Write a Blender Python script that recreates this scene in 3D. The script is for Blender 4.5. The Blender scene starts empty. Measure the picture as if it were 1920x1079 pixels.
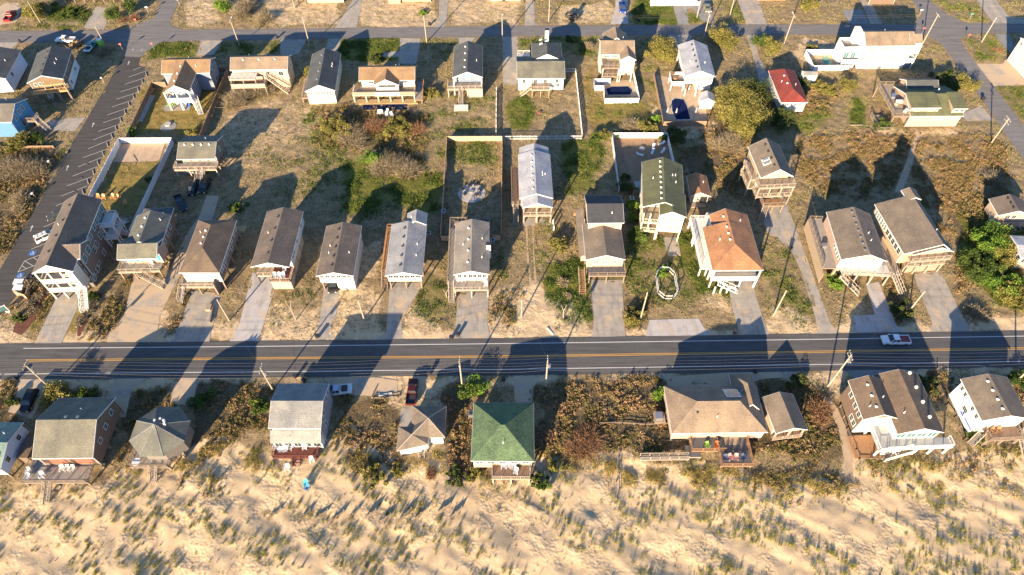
import bpy, bmesh, math, random
import numpy as np
from mathutils import Vector, Matrix
# ------------------------------------------------------------------ camera, world, sun, exposure
S = bpy.context.scene
C = S.collection
PI = math.pi
CAM_H, FOC, PITCH = 118.0, 1280.0, math.radians(52.7)
cam = bpy.data.cameras.new('camera'); cam.sensor_width = 36; cam.lens = 36*FOC/1920
cam.clip_start = 1; cam.clip_end = 9000
camo = bpy.data.objects.new('camera', cam); C.objects.link(camo)
camo.location = (0, 0, CAM_H); camo.rotation_euler = (math.radians(90)-PITCH, 0, 0)
S.camera = camo
SUN_EL, SHADOW_AZ = math.radians(16.5), math.radians(23.8)   # shadows fall away from the camera, a little to the right
sl = bpy.data.lights.new('sun', 'SUN'); sl.energy = 5.0; sl.angle = math.radians(0.55); sl.color = (1.0, 0.77, 0.505)
so = bpy.data.objects.new('sun', sl); C.objects.link(so)
sdir = Vector((-math.sin(SHADOW_AZ)*math.cos(SUN_EL), -math.cos(SHADOW_AZ)*math.cos(SUN_EL), math.sin(SUN_EL)))
so.rotation_euler = sdir.to_track_quat('Z', 'Y').to_euler(); so.location = sdir*400
W = bpy.data.worlds.new('World'); S.world = W; W.use_nodes = True
wt = W.node_tree; bg = wt.nodes['Background']
sky = wt.nodes.new('ShaderNodeTexSky'); sky.sky_type = 'NISHITA'; sky.sun_disc = False
sky.ozone_density = 5; sky.dust_density = .4; sky.sun_elevation = SUN_EL; sky.sun_rotation = math.radians(180)+SHADOW_AZ
wt.links.new(sky.outputs[0], bg.inputs[0]); bg.inputs[1].default_value = 0.078
S.view_settings.view_transform = 'Standard'; S.view_settings.look = 'None'
S.view_settings.gamma = 1; S.view_settings.exposure = 1.82
S.render.resolution_x = 1024; S.render.resolution_y = 575
try:
    S.cycles.max_bounces = 4; S.cycles.diffuse_bounces = 3; S.cycles.glossy_bounces = 2
    S.cycles.caustics_reflective = False; S.cycles.caustics_refractive = False
except Exception: pass

# ------------------------------------------------------------------ where a point of the photo lies on the ground
TILES = {'f': (0, 0, 1.0)}
for r_, y_ in (('a', 0), ('b', 240), ('c', 450), ('d', 660)):
    for i_ in range(4): TILES['%s%d' % (r_, i_)] = (480*i_, y_, 3.996)
CT, ST = math.cos(PITCH), math.sin(PITCH)
def G(t, x, y, z=0.0):
    ox, oy, k = TILES[t]; x = ox+x/k; y = oy+y/k
    u = (x-960)/FOC; w = -(y-539.5)/FOC
    dy = CT+w*ST; dz = -ST+w*CT
    s = (z-CAM_H)/dz
    return Vector((u*s, dy*s, z))
def GA(xs, ys, z=0.0):
    u = (xs-960)/FOC; w = -(ys-539.5)/FOC
    s = (z-CAM_H)/(-ST+w*CT)
    return u*s, (CT+w*ST)*s
def zof(t, ye, yg):            # height of a point seen at row ye that stands over the ground seen at row yg
    g = G(t, 0, yg).y
    ox, oy, k = TILES[t]; w = -((oy+ye/k)-539.5)/FOC
    return CAM_H - g*(ST-w*CT)/(CT+w*ST)

# ------------------------------------------------------------------ materials
MATS = {}
def L(c): return tuple(((v/255+0.055)/1.055)**2.4 if v/255 > 0.04045 else v/255/12.92 for v in c)
def nm(name):
    m = bpy.data.materials.new(name); m.use_nodes = True; nt = m.node_tree
    return m, nt, nt.nodes['Principled BSDF']
def mixn(nt, fac, a, b, mode='MIX'):
    n = nt.nodes.new('ShaderNodeMix'); n.data_type = 'RGBA'; n.blend_type = mode; n.clamp_factor = True
    if hasattr(fac, 'links'): nt.links.new(fac, n.inputs[0])
    else: n.inputs[0].default_value = fac
    for i, v in ((6, a), (7, b)):
        if hasattr(v, 'links'): nt.links.new(v, n.inputs[i])
        else: n.inputs[i].default_value = (v[0], v[1], v[2], 1)
    return n.outputs[2]
def noise(nt, scale, det=4, rough=.6, coord=None, dim=None):
    n = nt.nodes.new('ShaderNodeTexNoise'); n.inputs['Scale'].default_value = scale
    n.inputs['Detail'].default_value = det; n.inputs['Roughness'].default_value = rough
    if coord is not None: nt.links.new(coord, n.inputs['Vector'])
    return n.outputs[0]
def ramp(nt, src, p):
    n = nt.nodes.new('ShaderNodeValToRGB'); e = n.color_ramp.elements
    while len(e) < len(p): e.new(0.5)
    for i, (pos, v) in enumerate(p): e[i].position = pos; e[i].color = (v, v, v, 1)
    nt.links.new(src, n.inputs[0]); return n.outputs[0]
def coordn(nt, kind='Object', scale=None):
    t = nt.nodes.new('ShaderNodeTexCoord').outputs[kind]
    if scale:
        m = nt.nodes.new('ShaderNodeMapping'); m.inputs['Scale'].default_value = scale; nt.links.new(t, m.inputs[0]); t = m.outputs[0]
    return t
def bump(nt, b, h, strength, dist):
    n = nt.nodes.new('ShaderNodeBump'); n.inputs['Strength'].default_value = strength; n.inputs['Distance'].default_value = dist
    nt.links.new(h, n.inputs['Height']); nt.links.new(n.outputs[0], b.inputs['Normal'])
def basic(name, col, rough=.7, metal=0, var=.12, scale=2.0):
    if name in MATS: return MATS[name]
    m, nt, b = nm(name); b.inputs['Roughness'].default_value = rough; b.inputs['Metallic'].default_value = metal
    if var:
        f = ramp(nt, noise(nt, scale, 5, .65, coordn(nt)), [(.3, 0), (.7, 1)])
        d = tuple(c*(1-var) for c in col); u = tuple(min(1, c*(1+var)) for c in col)
        nt.links.new(mixn(nt, f, d, u), b.inputs[0])
    else: b.inputs[0].default_value = (*col, 1)
    MATS[name] = m; return m
def roofmat(name, col, contrast=.28):
    m, nt, b = nm('shingle_'+name); b.inputs['Roughness'].default_value = .9
    co = coordn(nt)
    f1 = ramp(nt, noise(nt, 3.2, 4, .85, coordn(nt, 'Object', (1, 1, 2.2))), [(.36, 0), (.64, 1)])
    f2 = ramp(nt, noise(nt, .35, 4, .6, coordn(nt, 'Object', (1, 1, .4))), [(.35, 0), (.65, 1)])
    wv = nt.nodes.new('ShaderNodeTexWave'); wv.wave_type = 'BANDS'; wv.bands_direction = 'Z'
    wv.inputs['Scale'].default_value = 2.2; wv.inputs['Distortion'].default_value = 1.2; nt.links.new(co, wv.inputs['Vector'])
    c1 = mixn(nt, f1, tuple(c*(1-contrast) for c in col), tuple(c*(1+contrast) for c in col))
    c2 = mixn(nt, f2, (.78, .78, .80), (1.2, 1.17, 1.1))
    c3 = mixn(nt, 1.0, c1, c2, 'MULTIPLY')
    c4 = mixn(nt, wv.outputs[1], tuple([.93]*3), (1.05, 1.05, 1.05))
    nt.links.new(mixn(nt, 1.0, c3, c4, 'MULTIPLY'), b.inputs[0])
    bump(nt, b, f1, .35, .03)
    MATS[name] = m; return m
def siding(name, col, shake=False, var=.1):
    m, nt, b = nm('siding_'+name); b.inputs['Roughness'].default_value = .75
    co = coordn(nt)
    f = ramp(nt, noise(nt, 6 if shake else 1.2, 4, .7, co), [(.3, 0), (.7, 1)])
    if shake: var = .35
    c1 = mixn(nt, f, tuple(c*(1-var) for c in col), tuple(min(.92, c*(1+var)) for c in col))
    wv = nt.nodes.new('ShaderNodeTexWave'); wv.bands_direction = 'Z'; wv.inputs['Scale'].default_value = 1.6; nt.links.new(co, wv.inputs['Vector'])
    nt.links.new(mixn(nt, 1.0, c1, mixn(nt, wv.outputs[1], (.88, .88, .88), (1.03, 1.03, 1.03)), 'MULTIPLY'), b.inputs[0])
    bump(nt, b, wv.outputs[1], .3, .03)
    MATS[name] = m; return m
def planks(name, col, var=.25, axis='X', sc=2.3):
    m, nt, b = nm('boards_'+name); b.inputs['Roughness'].default_value = .85
    co = coordn(nt)
    wv = nt.nodes.new('ShaderNodeTexWave'); wv.bands_direction = axis; wv.inputs['Scale'].default_value = sc; nt.links.new(co, wv.inputs['Vector'])
    f = ramp(nt, noise(nt, 1.5, 5, .7, coordn(nt, 'Object', (3, .6, 1) if axis == 'X' else (.6, 3, 1))), [(.3, 0), (.7, 1)])
    c1 = mixn(nt, f, tuple(c*(1-var) for c in col), tuple(min(.9, c*(1+var)) for c in col))
    nt.links.new(mixn(nt, 1.0, c1, mixn(nt, ramp(nt, wv.outputs[1], [(.0, .6), (.25, 1)]), (.7, .7, .7), (1, 1, 1)), 'MULTIPLY'), b.inputs[0])
    MATS[name] = m; return m

ROOFK = .8
for n_, c_ in dict(r_tan=(.26,.20,.145), r_brown=(.17,.125,.09), r_dkbrown=(.155,.128,.108), r_grey=(.155,.145,.13), r_ltgrey=(.26,.265,.26),
        r_silver=(.31,.32,.34), r_white=(.40,.42,.47), r_orange=(.27,.175,.10), r_rust=(.40,.20,.10), r_red=(.23,.042,.034), r_green=(.085,.15,.085),
        r_olive=(.125,.135,.07), r_slate=(.085,.095,.10), r_teal=(.13,.15,.145), r_tealgrey=(.15,.155,.135), r_black=(.05,.055,.065),
        r_mint=(.19,.28,.25), r_beige=(.28,.255,.22), r_warm=(.20,.165,.13), r_khaki=(.165,.162,.13)).items(): roofmat(n_, tuple(v*ROOFK for v in c_))
MATS['r_green'] = roofmat('r_green2', (.075,.125,.065), .55)
for n_, c_ in dict(w_white=(.66,.66,.65), w_cream=(.60,.56,.47), w_yellow=(.58,.56,.41), w_blue=(.16,.30,.42), w_slateblue=(.16,.20,.27),
        w_paleblue=(.55,.66,.80), w_grey=(.25,.24,.24), w_sky=(.16,.42,.60), w_tan=(.42,.33,.255), w_ltgrey=(.5,.5,.5), w_red=(.24,.09,.06),
        w_green=(.35,.44,.36)).items(): siding(n_, c_)
for n_, c_ in dict(s_brown=(.17,.115,.08), s_grey=(.16,.14,.125), s_pink=(.42,.31,.24), s_tan=(.38,.29,.20)).items(): siding(n_, c_, True)
planks('d_grey', (.27,.24,.21)); planks('d_brown', (.20,.13,.09)); planks('d_orange', (.30,.16,.075)); planks('d_tan', (.28,.225,.17)); planks('d_red', (.13,.04,.03)); planks('d_white', (.62,.6,.56), .08); planks('d_dark', (.10,.10,.105)); planks('d_pine', (.42,.29,.14))
planks('f_wood', (.24,.16,.105), .3, 'X', 3.2); planks('f_pink', (.46,.30,.20), .2, 'X', 3.2)
basic('trim', (.66,.66,.65), .5, 0, .05); basic('trim_tan', (.36,.30,.25), .7); basic('wood', (.22,.17,.125), .85, 0, .25, 4); basic('pole_wood', (.33,.275,.215), .85, 0, .2, 3)
basic('vinyl', (.66,.67,.69), .4, 0, .04, .6); basic('dark', (.03,.03,.035), .5, 0, .2); basic('metal', (.5,.5,.52), .35, .8, .1)
basic('white_plastic', (.68,.69,.7), .35, 0, .03); basic('rubber', (.025,.025,.025), .8, 0, .1); basic('chrome', (.6,.6,.6), .2, 1, .05)
basic('glass', (.035,.045,.05), .08, 0, 0); basic('glass_light', (.16,.20,.20), .15, 0, .1); basic('glass_teal', (.06,.15,.15), .12, 0, .1)
basic('screen_grey', (.33,.34,.34), .6, 0, .1)
def colr(r, g, b, rough=.45, nmx=None):
    return basic(nmx or 'paint_%d_%d_%d' % (r*100, g*100, b*100), (r, g, b), rough, 0, .05)

# ------------------------------------------------------------------ mesh builder
class MB:
    def __init__(s): s.v = []; s.f = []; s.mi = []; s.cur = 0
    def add(s, vs, fs):
        n = len(s.v); s.v += [tuple(v) for v in vs]; s.f += [tuple(n+i for i in f) for f in fs]; s.mi += [s.cur]*len(fs); return s
    def box(s, x0, x1, y0, y1, z0, z1):
        if x0 > x1: x0, x1 = x1, x0
        if y0 > y1: y0, y1 = y1, y0
        if z0 > z1: z0, z1 = z1, z0
        return s.add([(x0,y0,z0),(x1,y0,z0),(x1,y1,z0),(x0,y1,z0),(x0,y0,z1),(x1,y0,z1),(x1,y1,z1),(x0,y1,z1)],
              [(3,2,1,0),(4,5,6,7),(0,1,5,4),(1,2,6,5),(2,3,7,6),(3,0,4,7)])
    def bar(s, p, q, w=.1, h=.1):       # rectangular bar from p to q
        p = Vector(p); q = Vector(q); d = (q-p)
        if d.length < 1e-5: return s
        d.normalize(); up = Vector((0,0,1)) if abs(d.z) < .97 else Vector((1,0,0))
        a = d.cross(up).normalized()*(w/2); b = a.cross(d).normalized()*(h/2)
        return s.add([p-a-b, p+a-b, p+a+b, p-a+b, q-a-b, q+a-b, q+a+b, q-a+b],
              [(0,1,2,3),(7,6,5,4),(0,4,5,1),(1,5,6,2),(2,6,7,3),(3,7,4,0)])
    def tube(s, p, q, r0, r1=None, n=8, caps=True):
        r1 = r0 if r1 is None else r1; p = Vector(p); q = Vector(q); d = (q-p).normalized()
        up = Vector((0,0,1)) if abs(d.z) < .97 else Vector((1,0,0)); a = d.cross(up).normalized(); b = a.cross(d)
        vs = [p+(a*math.cos(t)+b*math.sin(t))*r0 for t in [2*PI*i/n for i in range(n)]]+[q+(a*math.cos(t)+b*math.sin(t))*r1 for t in [2*PI*i/n for i in range(n)]]
        fs = [(i, i+n, (i+1) % n+n, (i+1) % n) for i in range(n)]
        if caps: fs += [tuple(range(n)), tuple(range(2*n-1, n-1, -1))]
        return s.add(vs, fs)
    def prism(s, pts, z0, z1):         # polygon (x,y) from z0 to z1
        n = len(pts); ar = sum(pts[i][0]*pts[(i+1) % n][1]-pts[(i+1) % n][0]*pts[i][1] for i in range(n))
        if ar < 0: pts = pts[::-1]
        return s.add([(x, y, z0) for x, y in pts]+[(x, y, z1) for x, y in pts],
            [tuple(range(n-1, -1, -1)), tuple(range(n, 2*n))]+[(i, (i+1) % n, (i+1) % n+n, i+n) for i in range(n)])
    def build(s, name, m, parent=None, smooth=False, bevel=0):
        me = bpy.data.meshes.new(name); me.from_pydata(s.v, [], s.f)
        ms = m if isinstance(m, (list, tuple)) else [m]
        for x in ms: me.materials.append(MATS[x] if isinstance(x, str) else x)
        if len(ms) > 1: me.polygons.foreach_set('material_index', s.mi)
        if smooth: me.polygons.foreach_set('use_smooth', [True]*len(s.f))
        me.update()
        o = bpy.data.objects.new(name, me); C.objects.link(o)
        if parent: o.parent = parent
        if bevel:
            md = o.modifiers.new('bevel', 'BEVEL'); md.width = bevel; md.segments = 2; md.limit_method = 'ANGLE'
        return o
def empty(name, loc, rz=0):
    o = bpy.data.objects.new(name, None); C.objects.link(o); o.location = loc; o.rotation_euler = (0, 0, rz); return o
def tag(o, label=None, cat=None, group=None, kind=None):
    if label: o['label'] = label
    if cat: o['category'] = cat
    if group: o['group'] = group
    if kind: o['kind'] = kind
    return o
def copy_tree(o, parent=None):
    c = o.copy(); C.objects.link(c); c.parent = parent
    for ch in list(o.children): copy_tree(ch, c)
    return c
ORD = ['first', 'second', 'third', 'fourth', 'fifth', 'sixth', 'seventh', 'eighth', 'ninth', 'tenth', 'eleventh', 'twelfth', 'thirteenth', 'fourteenth', 'fifteenth', 'sixteenth', 'seventeenth', 'eighteenth', 'nineteenth', 'twentieth']
def rows(n, side='left'):
    if n == 1: return ['only']
    if n == 2: return ['left', 'right'] if side == 'left' else ['upper', 'lower']
    a, z = ('leftmost', 'rightmost') if side == 'left' else ('topmost', 'lowest')
    return [a]+[ORD[i]+(' from the left' if side == 'left' else ' from the top') for i in range(1, n-1)]+[z]

# ------------------------------------------------------------------ numpy noise
def _h(ix, iy, seed):
    n = (ix.astype(np.int64)*374761393 + iy.astype(np.int64)*668265263 + seed*2147483647) & 0xffffffff
    n = ((n ^ (n >> 13))*1274126177) & 0xffffffff
    return ((n ^ (n >> 16)) & 0xffff)/65535.0
def vn(X, Y, s, seed=0):
    x = X/s; y = Y/s; ix = np.floor(x); iy = np.floor(y); fx = x-ix; fy = y-iy
    fx = fx*fx*(3-2*fx); fy = fy*fy*(3-2*fy)
    a = _h(ix, iy, seed); b = _h(ix+1, iy, seed); c = _h(ix, iy+1, seed); d = _h(ix+1, iy+1, seed)
    return (a*(1-fx)+b*fx)*(1-fy)+(c*(1-fx)+d*fx)*fy
def fbm(X, Y, s, o=4, seed=0, g=.5):
    r = 0; a = 1; t = 0
    for i in range(o): r = r+a*vn(X, Y, s/2**i, seed+i*17); t += a; a *= g
    return r/t
# ------------------------------------------------------------------ terrain: one sheet reaching the horizon
XS = np.concatenate([[-6000, -1500, -500, -260], np.arange(-176, 200, .42), [280, 520, 1500, 6000]])
YS = np.concatenate([[-3000, -600, -120, -20], np.arange(22, 246, .42), [330, 520, 1500, 7000]])
GX, GY = np.meshgrid(XS, YS)
def inpoly(px, py, poly):
    r = np.zeros(px.shape, bool); n = len(poly); j = n-1
    for i in range(n):
        xi, yi = poly[i]; xj, yj = poly[j]
        if yi != yj:
            c = ((yi > py) != (yj > py)) & (px < (xj-xi)*(py-yi)/(yj-yi)+xi); r ^= c
        j = i
    return r
def wpoly(t, pts, z=0.0): return [tuple(G(t, x, y, z)[:2]) for x, y in pts]
def mask_of(poly, px=GX, py=GY):
    xs = [p[0] for p in poly]; ys = [p[1] for p in poly]
    i0, i1 = np.searchsorted(XS, min(xs)-3), np.searchsorted(XS, max(xs)+3)
    j0, j1 = np.searchsorted(YS, min(ys)-3), np.searchsorted(YS, max(ys)+3)
    m = np.zeros(GX.shape, bool); sl_ = (slice(max(0, j0), j1), slice(max(0, i0), i1))
    m[sl_] = inpoly(px[sl_], py[sl_], poly); return m
def blur(a, k=1, it=2):
    a = a.astype(float)
    for _ in range(it):
        for ax in (0, 1):
            s = a.copy()
            for d in range(1, k+1): s = s+np.roll(a, d, ax)+np.roll(a, -d, ax)
            a = s/(2*k+1)
    return a
# paved sheets:  name, label-less structure, material, z, polygon
PAVED = []
def paved(name, t, pts, mat, z=.01): PAVED.append((name, wpoly(t, pts), mat, z))
MAIN_TOP = [(-500, 650), (0, 645), (480, 640), (960, 634.5), (1440, 627.5), (1920, 620.5), (2500, 611)]
MAIN_BOT = [(-500, 716), (0, 712), (480, 708), (960, 704), (1440, 698), (1920, 688), (2500, 678)]
paved('main_road', 'f', MAIN_TOP+MAIN_BOT[::-1], 'asphalt', .014)
paved('back_road', 'f', [(-300,58),(0,58),(175,58),(235,55),(290,34),(303,0),(312,-80),(345,-80),(337,0),(318,40),(322,50),(345,56),(480,55),(960,49),(1440,46.5),(1713,46),(1729,30),(1710,0),(1690,-60),(1718,-60),(1742,0),(1772,26),(1810,43),(1920,45),(2300,45),
    (2300,66),(1920,62),(1865,62),(1815,65),(1800,74),(1815,100),(1862,160),(1920,238),(1990,330),(2010,420),(1920,300),(1898,270),(1815,150),(1765,82),(1737,66),(1700,65.5),(1440,65.5),(960,68),(480,75),(350,77),(300,80),(272,100),(262,108),(232,106),(236,92),(225,80),(150,80),(0,80),(-300,80)], 'asphalt_old', .012)
paved('parking_lot', 'f', [(232,106),(264,106),(259,124),(281,128),(243,195),(207,262),(165,350),(145,385),(60,520),(25,562),(0,590),(-60,660),(-110,660),(-60,590),(0,505),(75,378),(140,262),(205,152)], 'asphalt_new', .010)
DR = [
 ('c0',[(260,775),(430,415),(470,370),(600,380),(610,450),(460,775)],'concrete'),
 ('c0',[(800,768),(930,560),(1000,270),(1220,300),(1290,190),(1390,-30),(1500,-190),(1545,-330),(1640,-330),(1600,-180),(1470,60),(1360,250),(1200,560),(1180,690),(1170,765)],'concrete_sandy'),
 ('c0',[(1275,765),(1345,640),(1440,380),(1660,400),(1620,560),(1580,690),(1570,762)],'concrete'),
 ('c0',[(1720,760),(1790,640),(1890,250),(2100,235),(2055,370),(1985,600),(1935,757)],'concrete_pale'),
 ('c1',[(440,752),(470,650),(510,360),(625,355),(600,560),(560,640),(580,740)],'concrete'),
 ('c1',[(900,748),(975,690),(1005,320),(1240,320),(1240,350),(1110,560),(1090,640),(1095,742)],'concrete'),
 ('c1',[(1480,740),(1500,620),(1510,390),(1740,395),(1735,640),(1760,738)],'concrete'),
 ('c2',[(603,730),(612,600),(590,300),(825,300),(840,600),(850,722)],'concrete'),
 ('c2',[(1000,722),(1030,600),(1400,590),(1440,660),(1490,718)],'concrete_pale'),
 ('c2',[(1130,-20),(1240,-20),(1265,120),(1170,125)],'concrete'),
 ('c2',[(1690,716),(1690,650),(1650,500),(1620,340),(1700,270),(1790,268),(1830,430),(1890,620),(1925,708)],'concrete'),
 ('b3',[(-105,375),(30,370),(130,540),(330,1080),(460,1450),(530,1540),(370,1545),(360,1440),(250,1080),(190,950),(150,910),(70,820),(0,800),(-60,620),(-80,480)],'concrete'),
 ('c3',[(640,695),(640,570),(800,560),(735,330),(830,315),(935,565),(960,640),(1035,690)],'concrete_pale'),
 ('c3',[(1220,690),(1230,620),(1090,260),(1180,240),(1300,245),(1430,520),(1500,640),(1520,685)],'concrete'),
 # back road driveways
 ('a0',[(625,210),(720,50),(800,60),(800,180),(775,225)],'concrete'),
 ('a0',[(280,960),(360,900),(640,880),(560,985),(300,975)],'concrete'),
 ('a0',[(-30,310),(150,315),(20,420),(-60,420)],'concrete'),
 ('a0',[(-20,60),(60,20),(160,60),(120,170),(-20,190)],'concrete_sandy'),
 ('a0',[(1475,415),(1510,305),(1665,305),(1600,415)],'concrete'),
 ('a0',[(2100,298),(2300,296),(2240,400),(2100,450)],'concrete'),
 ('a1',[(610,390),(640,290),(540,290),(520,390)],'concrete'),
 ('a1',[(1070,480),(1080,285),(1235,290),(1200,480)],'concrete'),
 ('a1',[(940,430),(950,390),(1090,385),(1090,428)],'concrete'),
 ('a1',[(590,212),(700,40),(745,-30),(800,-30),(755,208)],'concrete'),
 ('a1',[(1330,205),(1370,120),(1375,-40),(1440,-40),(1430,150),(1410,202)],'concrete'),
 ('a1',[(1515,282),(1640,282),(1615,340),(1525,340)],'concrete'),
 ('a1',[(1848,275),(1962,275),(1965,640),(1850,640)],'concrete'),
 ('a2',[(95,195),(105,-40),(160,-40),(175,170),(210,190)],'concrete'),
 ('a2',[(740,180),(775,60),(775,-40),(870,-40),(870,180)],'concrete_pale'),
 ('a2',[(1195,10),(1370,-30),(1490,-30),(1510,170),(1440,170),(1400,130),(1350,60),(1310,70),(1330,185),(1245,185)],'concrete_grey'),
 ('a2',[(1680,-30),(1840,-30),(1910,184),(1755,184)],'concrete'),
 ('a2',[(1165,258),(1355,258),(1300,400),(1240,400)],'concrete'),
 ('a2',[(1755,264),(1815,262),(1850,430),(1920,560),(1918,720),(1890,690),(1850,600),(1835,520)],'concrete'),
 ('a3',[(555,75),(700,72),(760,180),(600,182)],'concrete_grey'),
 ('a3',[(680,-30),(740,-30),(860,180),(765,182)],'concrete'),
 ('a3',[(1555,-10),(1700,-10),(1800,120),(1918,150),(1918,182),(1690,180),(1640,110)],'concrete'),
 ('a3',[(1700,255),(1800,255),(1880,420),(1840,420),(1760,340)],'concrete_grey'),
 ('a3',[(1550,478),(1760,480),(1780,445),(1960,600),(1960,640),(1690,645),(1640,580)],'concrete_sandy'),
 ('a3',[(1460,850),(1600,790),(1690,905),(1430,908)],'concrete'),
 # sea side pads
 ('d0',[(150,205),(410,205),(350,290),(240,500),(60,450),(130,300)],'concrete_sandy'),
 ('d0',[(890,195),(1090,195),(985,290),(940,490),(860,490),(720,440),(780,290)],'concrete_sandy'),
 ('d0',[(1300,270),(1360,195),(1495,195),(1470,280),(1440,400),(1275,390)],'concrete_sandy'),
 ('d1',[(560,210),(900,190),(1060,215),(1060,330),(880,330),(520,320)],'concrete_sandy'),
 ('d1',[(1090,420),(1180,410),(1165,560),(1070,560)],'concrete'),
 ('d2',[(10,180),(160,180),(150,380),(20,380)],'concrete_sandy'),
 ('d2',[(1110,190),(1480,165),(1918,130),(2160,140),(2140,190),(1900,200),(1700,250),(1150,255)],'concrete_sandy'),
 ('d3',[(570,130),(1010,135),(1030,200),(880,240),(640,200)],'concrete_grey'),
]
for i_, (t_, p_, m_) in enumerate(DR): paved('driveway', t_, p_, m_, .006+.0006*(i_ % 3))
paved('patio', 'a2', [(690,610),(900,600),(950,725),(700,728)], 'sand_paver', .03)
paved('patio', 'a2', [(1075,560),(1400,620),(1470,900),(1135,905)], 'sand_paver', .03)
paved('patio', 'a0', [(1230,790),(1440,780),(1420,830),(1225,835)], 'concrete', .03)
paved('path', 'a0', [(1125,715),(1165,715),(1065,915),(1015,912)], 'concrete_pale', .03)
paved('path', 'b3', [(950,480),(1000,340),(1040,250),(1060,160),(1120,40),(1160,40),(1100,160),(1090,250),(1060,340),(1000,490)], 'sand_path', .012)
paved('path', 'd3', [(240,120),(380,260),(520,420),(600,600),(640,760),(650,1000),(560,1000),(570,800),(520,560),(440,380),(340,240)], 'sand_path', .02)
paved('sand_court', 'b0', [(905,112),(1238,112),(1192,250),(848,258)], 'sand_paver', .03)
paved('mulch_yard', 'b2', [(765,78),(1160,76),(1225,385),(815,440)], 'mulch_tan', .02)
paved('mulch_bed', 'c0', [(95,690),(110,640),(190,540),(320,370),(410,400),(330,440),(268,560),(262,600),(160,716)], 'mulch', .03)
paved('mulch_bed', 'c0', [(578,722),(582,660),(680,480),(735,400),(775,400),(705,520),(640,640),(600,722)], 'mulch', .03)
for p in ([(100,700-840),(112,700-840),(128,1000-840),(150,1180-840),(132,1182-840),(114,1000-840)], [(150,700-840),(162,700-840),(172,1000-840),(186,1160-840),(170,1165-840),(160,1000-840)]): paved('wheel_track', 'c2', p, 'sand_path', .02)
# materials of the ground
def sandmix(nt, base, sandcol, lo, hi, co):
    f = ramp(nt, noise(nt, .32, 6, .62, co), [(lo, 0), (hi, 1)]); return mixn(nt, f, base, sandcol)
SAND = (.55, .42, .28)
def paving(name, col, sand_lo, sand_hi, var=.12, joints=0):
    m, nt, b = nm(name); b.inputs['Roughness'].default_value = .9; co = coordn(nt)
    f = ramp(nt, noise(nt, .8, 6, .7, co), [(.3, 0), (.7, 1)])
    c = mixn(nt, f, tuple(x*(1-var) for x in col), tuple(x*(1+var) for x in col))
    f2 = ramp(nt, noise(nt, 14, 2, .6, co), [(.3, .9), (.7, 1.08)])
    c = mixn(nt, 1.0, c, f2, 'MULTIPLY')
    if joints:
        br = nt.nodes.new('ShaderNodeTexBrick'); br.offset = 0; br.inputs['Scale'].default_value = .28; br.inputs['Mortar Size'].default_value = .006
        br.inputs['Color1'].default_value = (1, 1, 1, 1); br.inputs['Color2'].default_value = (.93, .93, .93, 1); br.inputs['Mortar'].default_value = (.6, .6, .6, 1)
        br.inputs['Brick Width'].default_value = 1; br.inputs['Row Height'].default_value = 1
        nt.links.new(co, br.inputs['Vector']); c = mixn(nt, 1.0, c, br.outputs[0], 'MULTIPLY')
    st = ramp(nt, noise(nt, .45, 4, .7, coordn(nt, 'Object', (1.6, .5, 1))), [(.30, .70), (.52, 1.0)]); c = mixn(nt, 1.0, c, st, 'MULTIPLY')
    if sand_hi: c = sandmix(nt, c, tuple(x*.8 for x in SAND), sand_lo, sand_hi, co)
    nt.links.new(c, b.inputs[0]); MATS[name] = m
def asphalt(name, col, crack=0, streak=(.25, 3)):
    m, nt, b = nm(name); b.inputs['Roughness'].default_value = .9; b.inputs['Specular IOR Level'].default_value = .15; co = coordn(nt)
    f = ramp(nt, noise(nt, .5, 5, .65, coordn(nt, 'Object', (streak[0], streak[1], 1))), [(.3, .74), (.7, 1.28)])
    f2 = ramp(nt, noise(nt, 12, 3, .7, co), [(.3, .85), (.7, 1.15)])
    c = mixn(nt, 1.0, mixn(nt, 1.0, col, f, 'MULTIPLY'), f2, 'MULTIPLY')
    if crack:
        v = nt.nodes.new('ShaderNodeTexVoronoi'); v.feature = 'DISTANCE_TO_EDGE'; v.inputs['Scale'].default_value = .16; nt.links.new(co, v.inputs['Vector'])
        c = mixn(nt, ramp(nt, v.outputs[0], [(0, crack), (.012, 0)]), c, tuple(x*.5 for x in col))
    nt.links.new(c, b.inputs[0]); MATS[name] = m
paving('concrete', (.32,.295,.26), .53, .66, .14, 1); paving('concrete_pale', (.42,.40,.39), .55, .68, .1, 1)
paving('concrete_sandy', (.34,.30,.25), .40, .50, .12); paving('concrete_grey', (.22,.22,.22), .64, .76)
paving('sand_paver', (.43,.32,.22), 0, 0, .08); paving('mulch_tan', (.27,.175,.105), 0, 0, .18); paving('mulch', (.12,.045,.03), 0, 0, .25); paving('sand_path', (.40,.30,.20), 0, 0, .12)
asphalt('asphalt', (.088,.088,.090), .35); asphalt('asphalt_old', (.165,.158,.155), .5); asphalt('asphalt_new', (.068,.066,.065))
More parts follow.
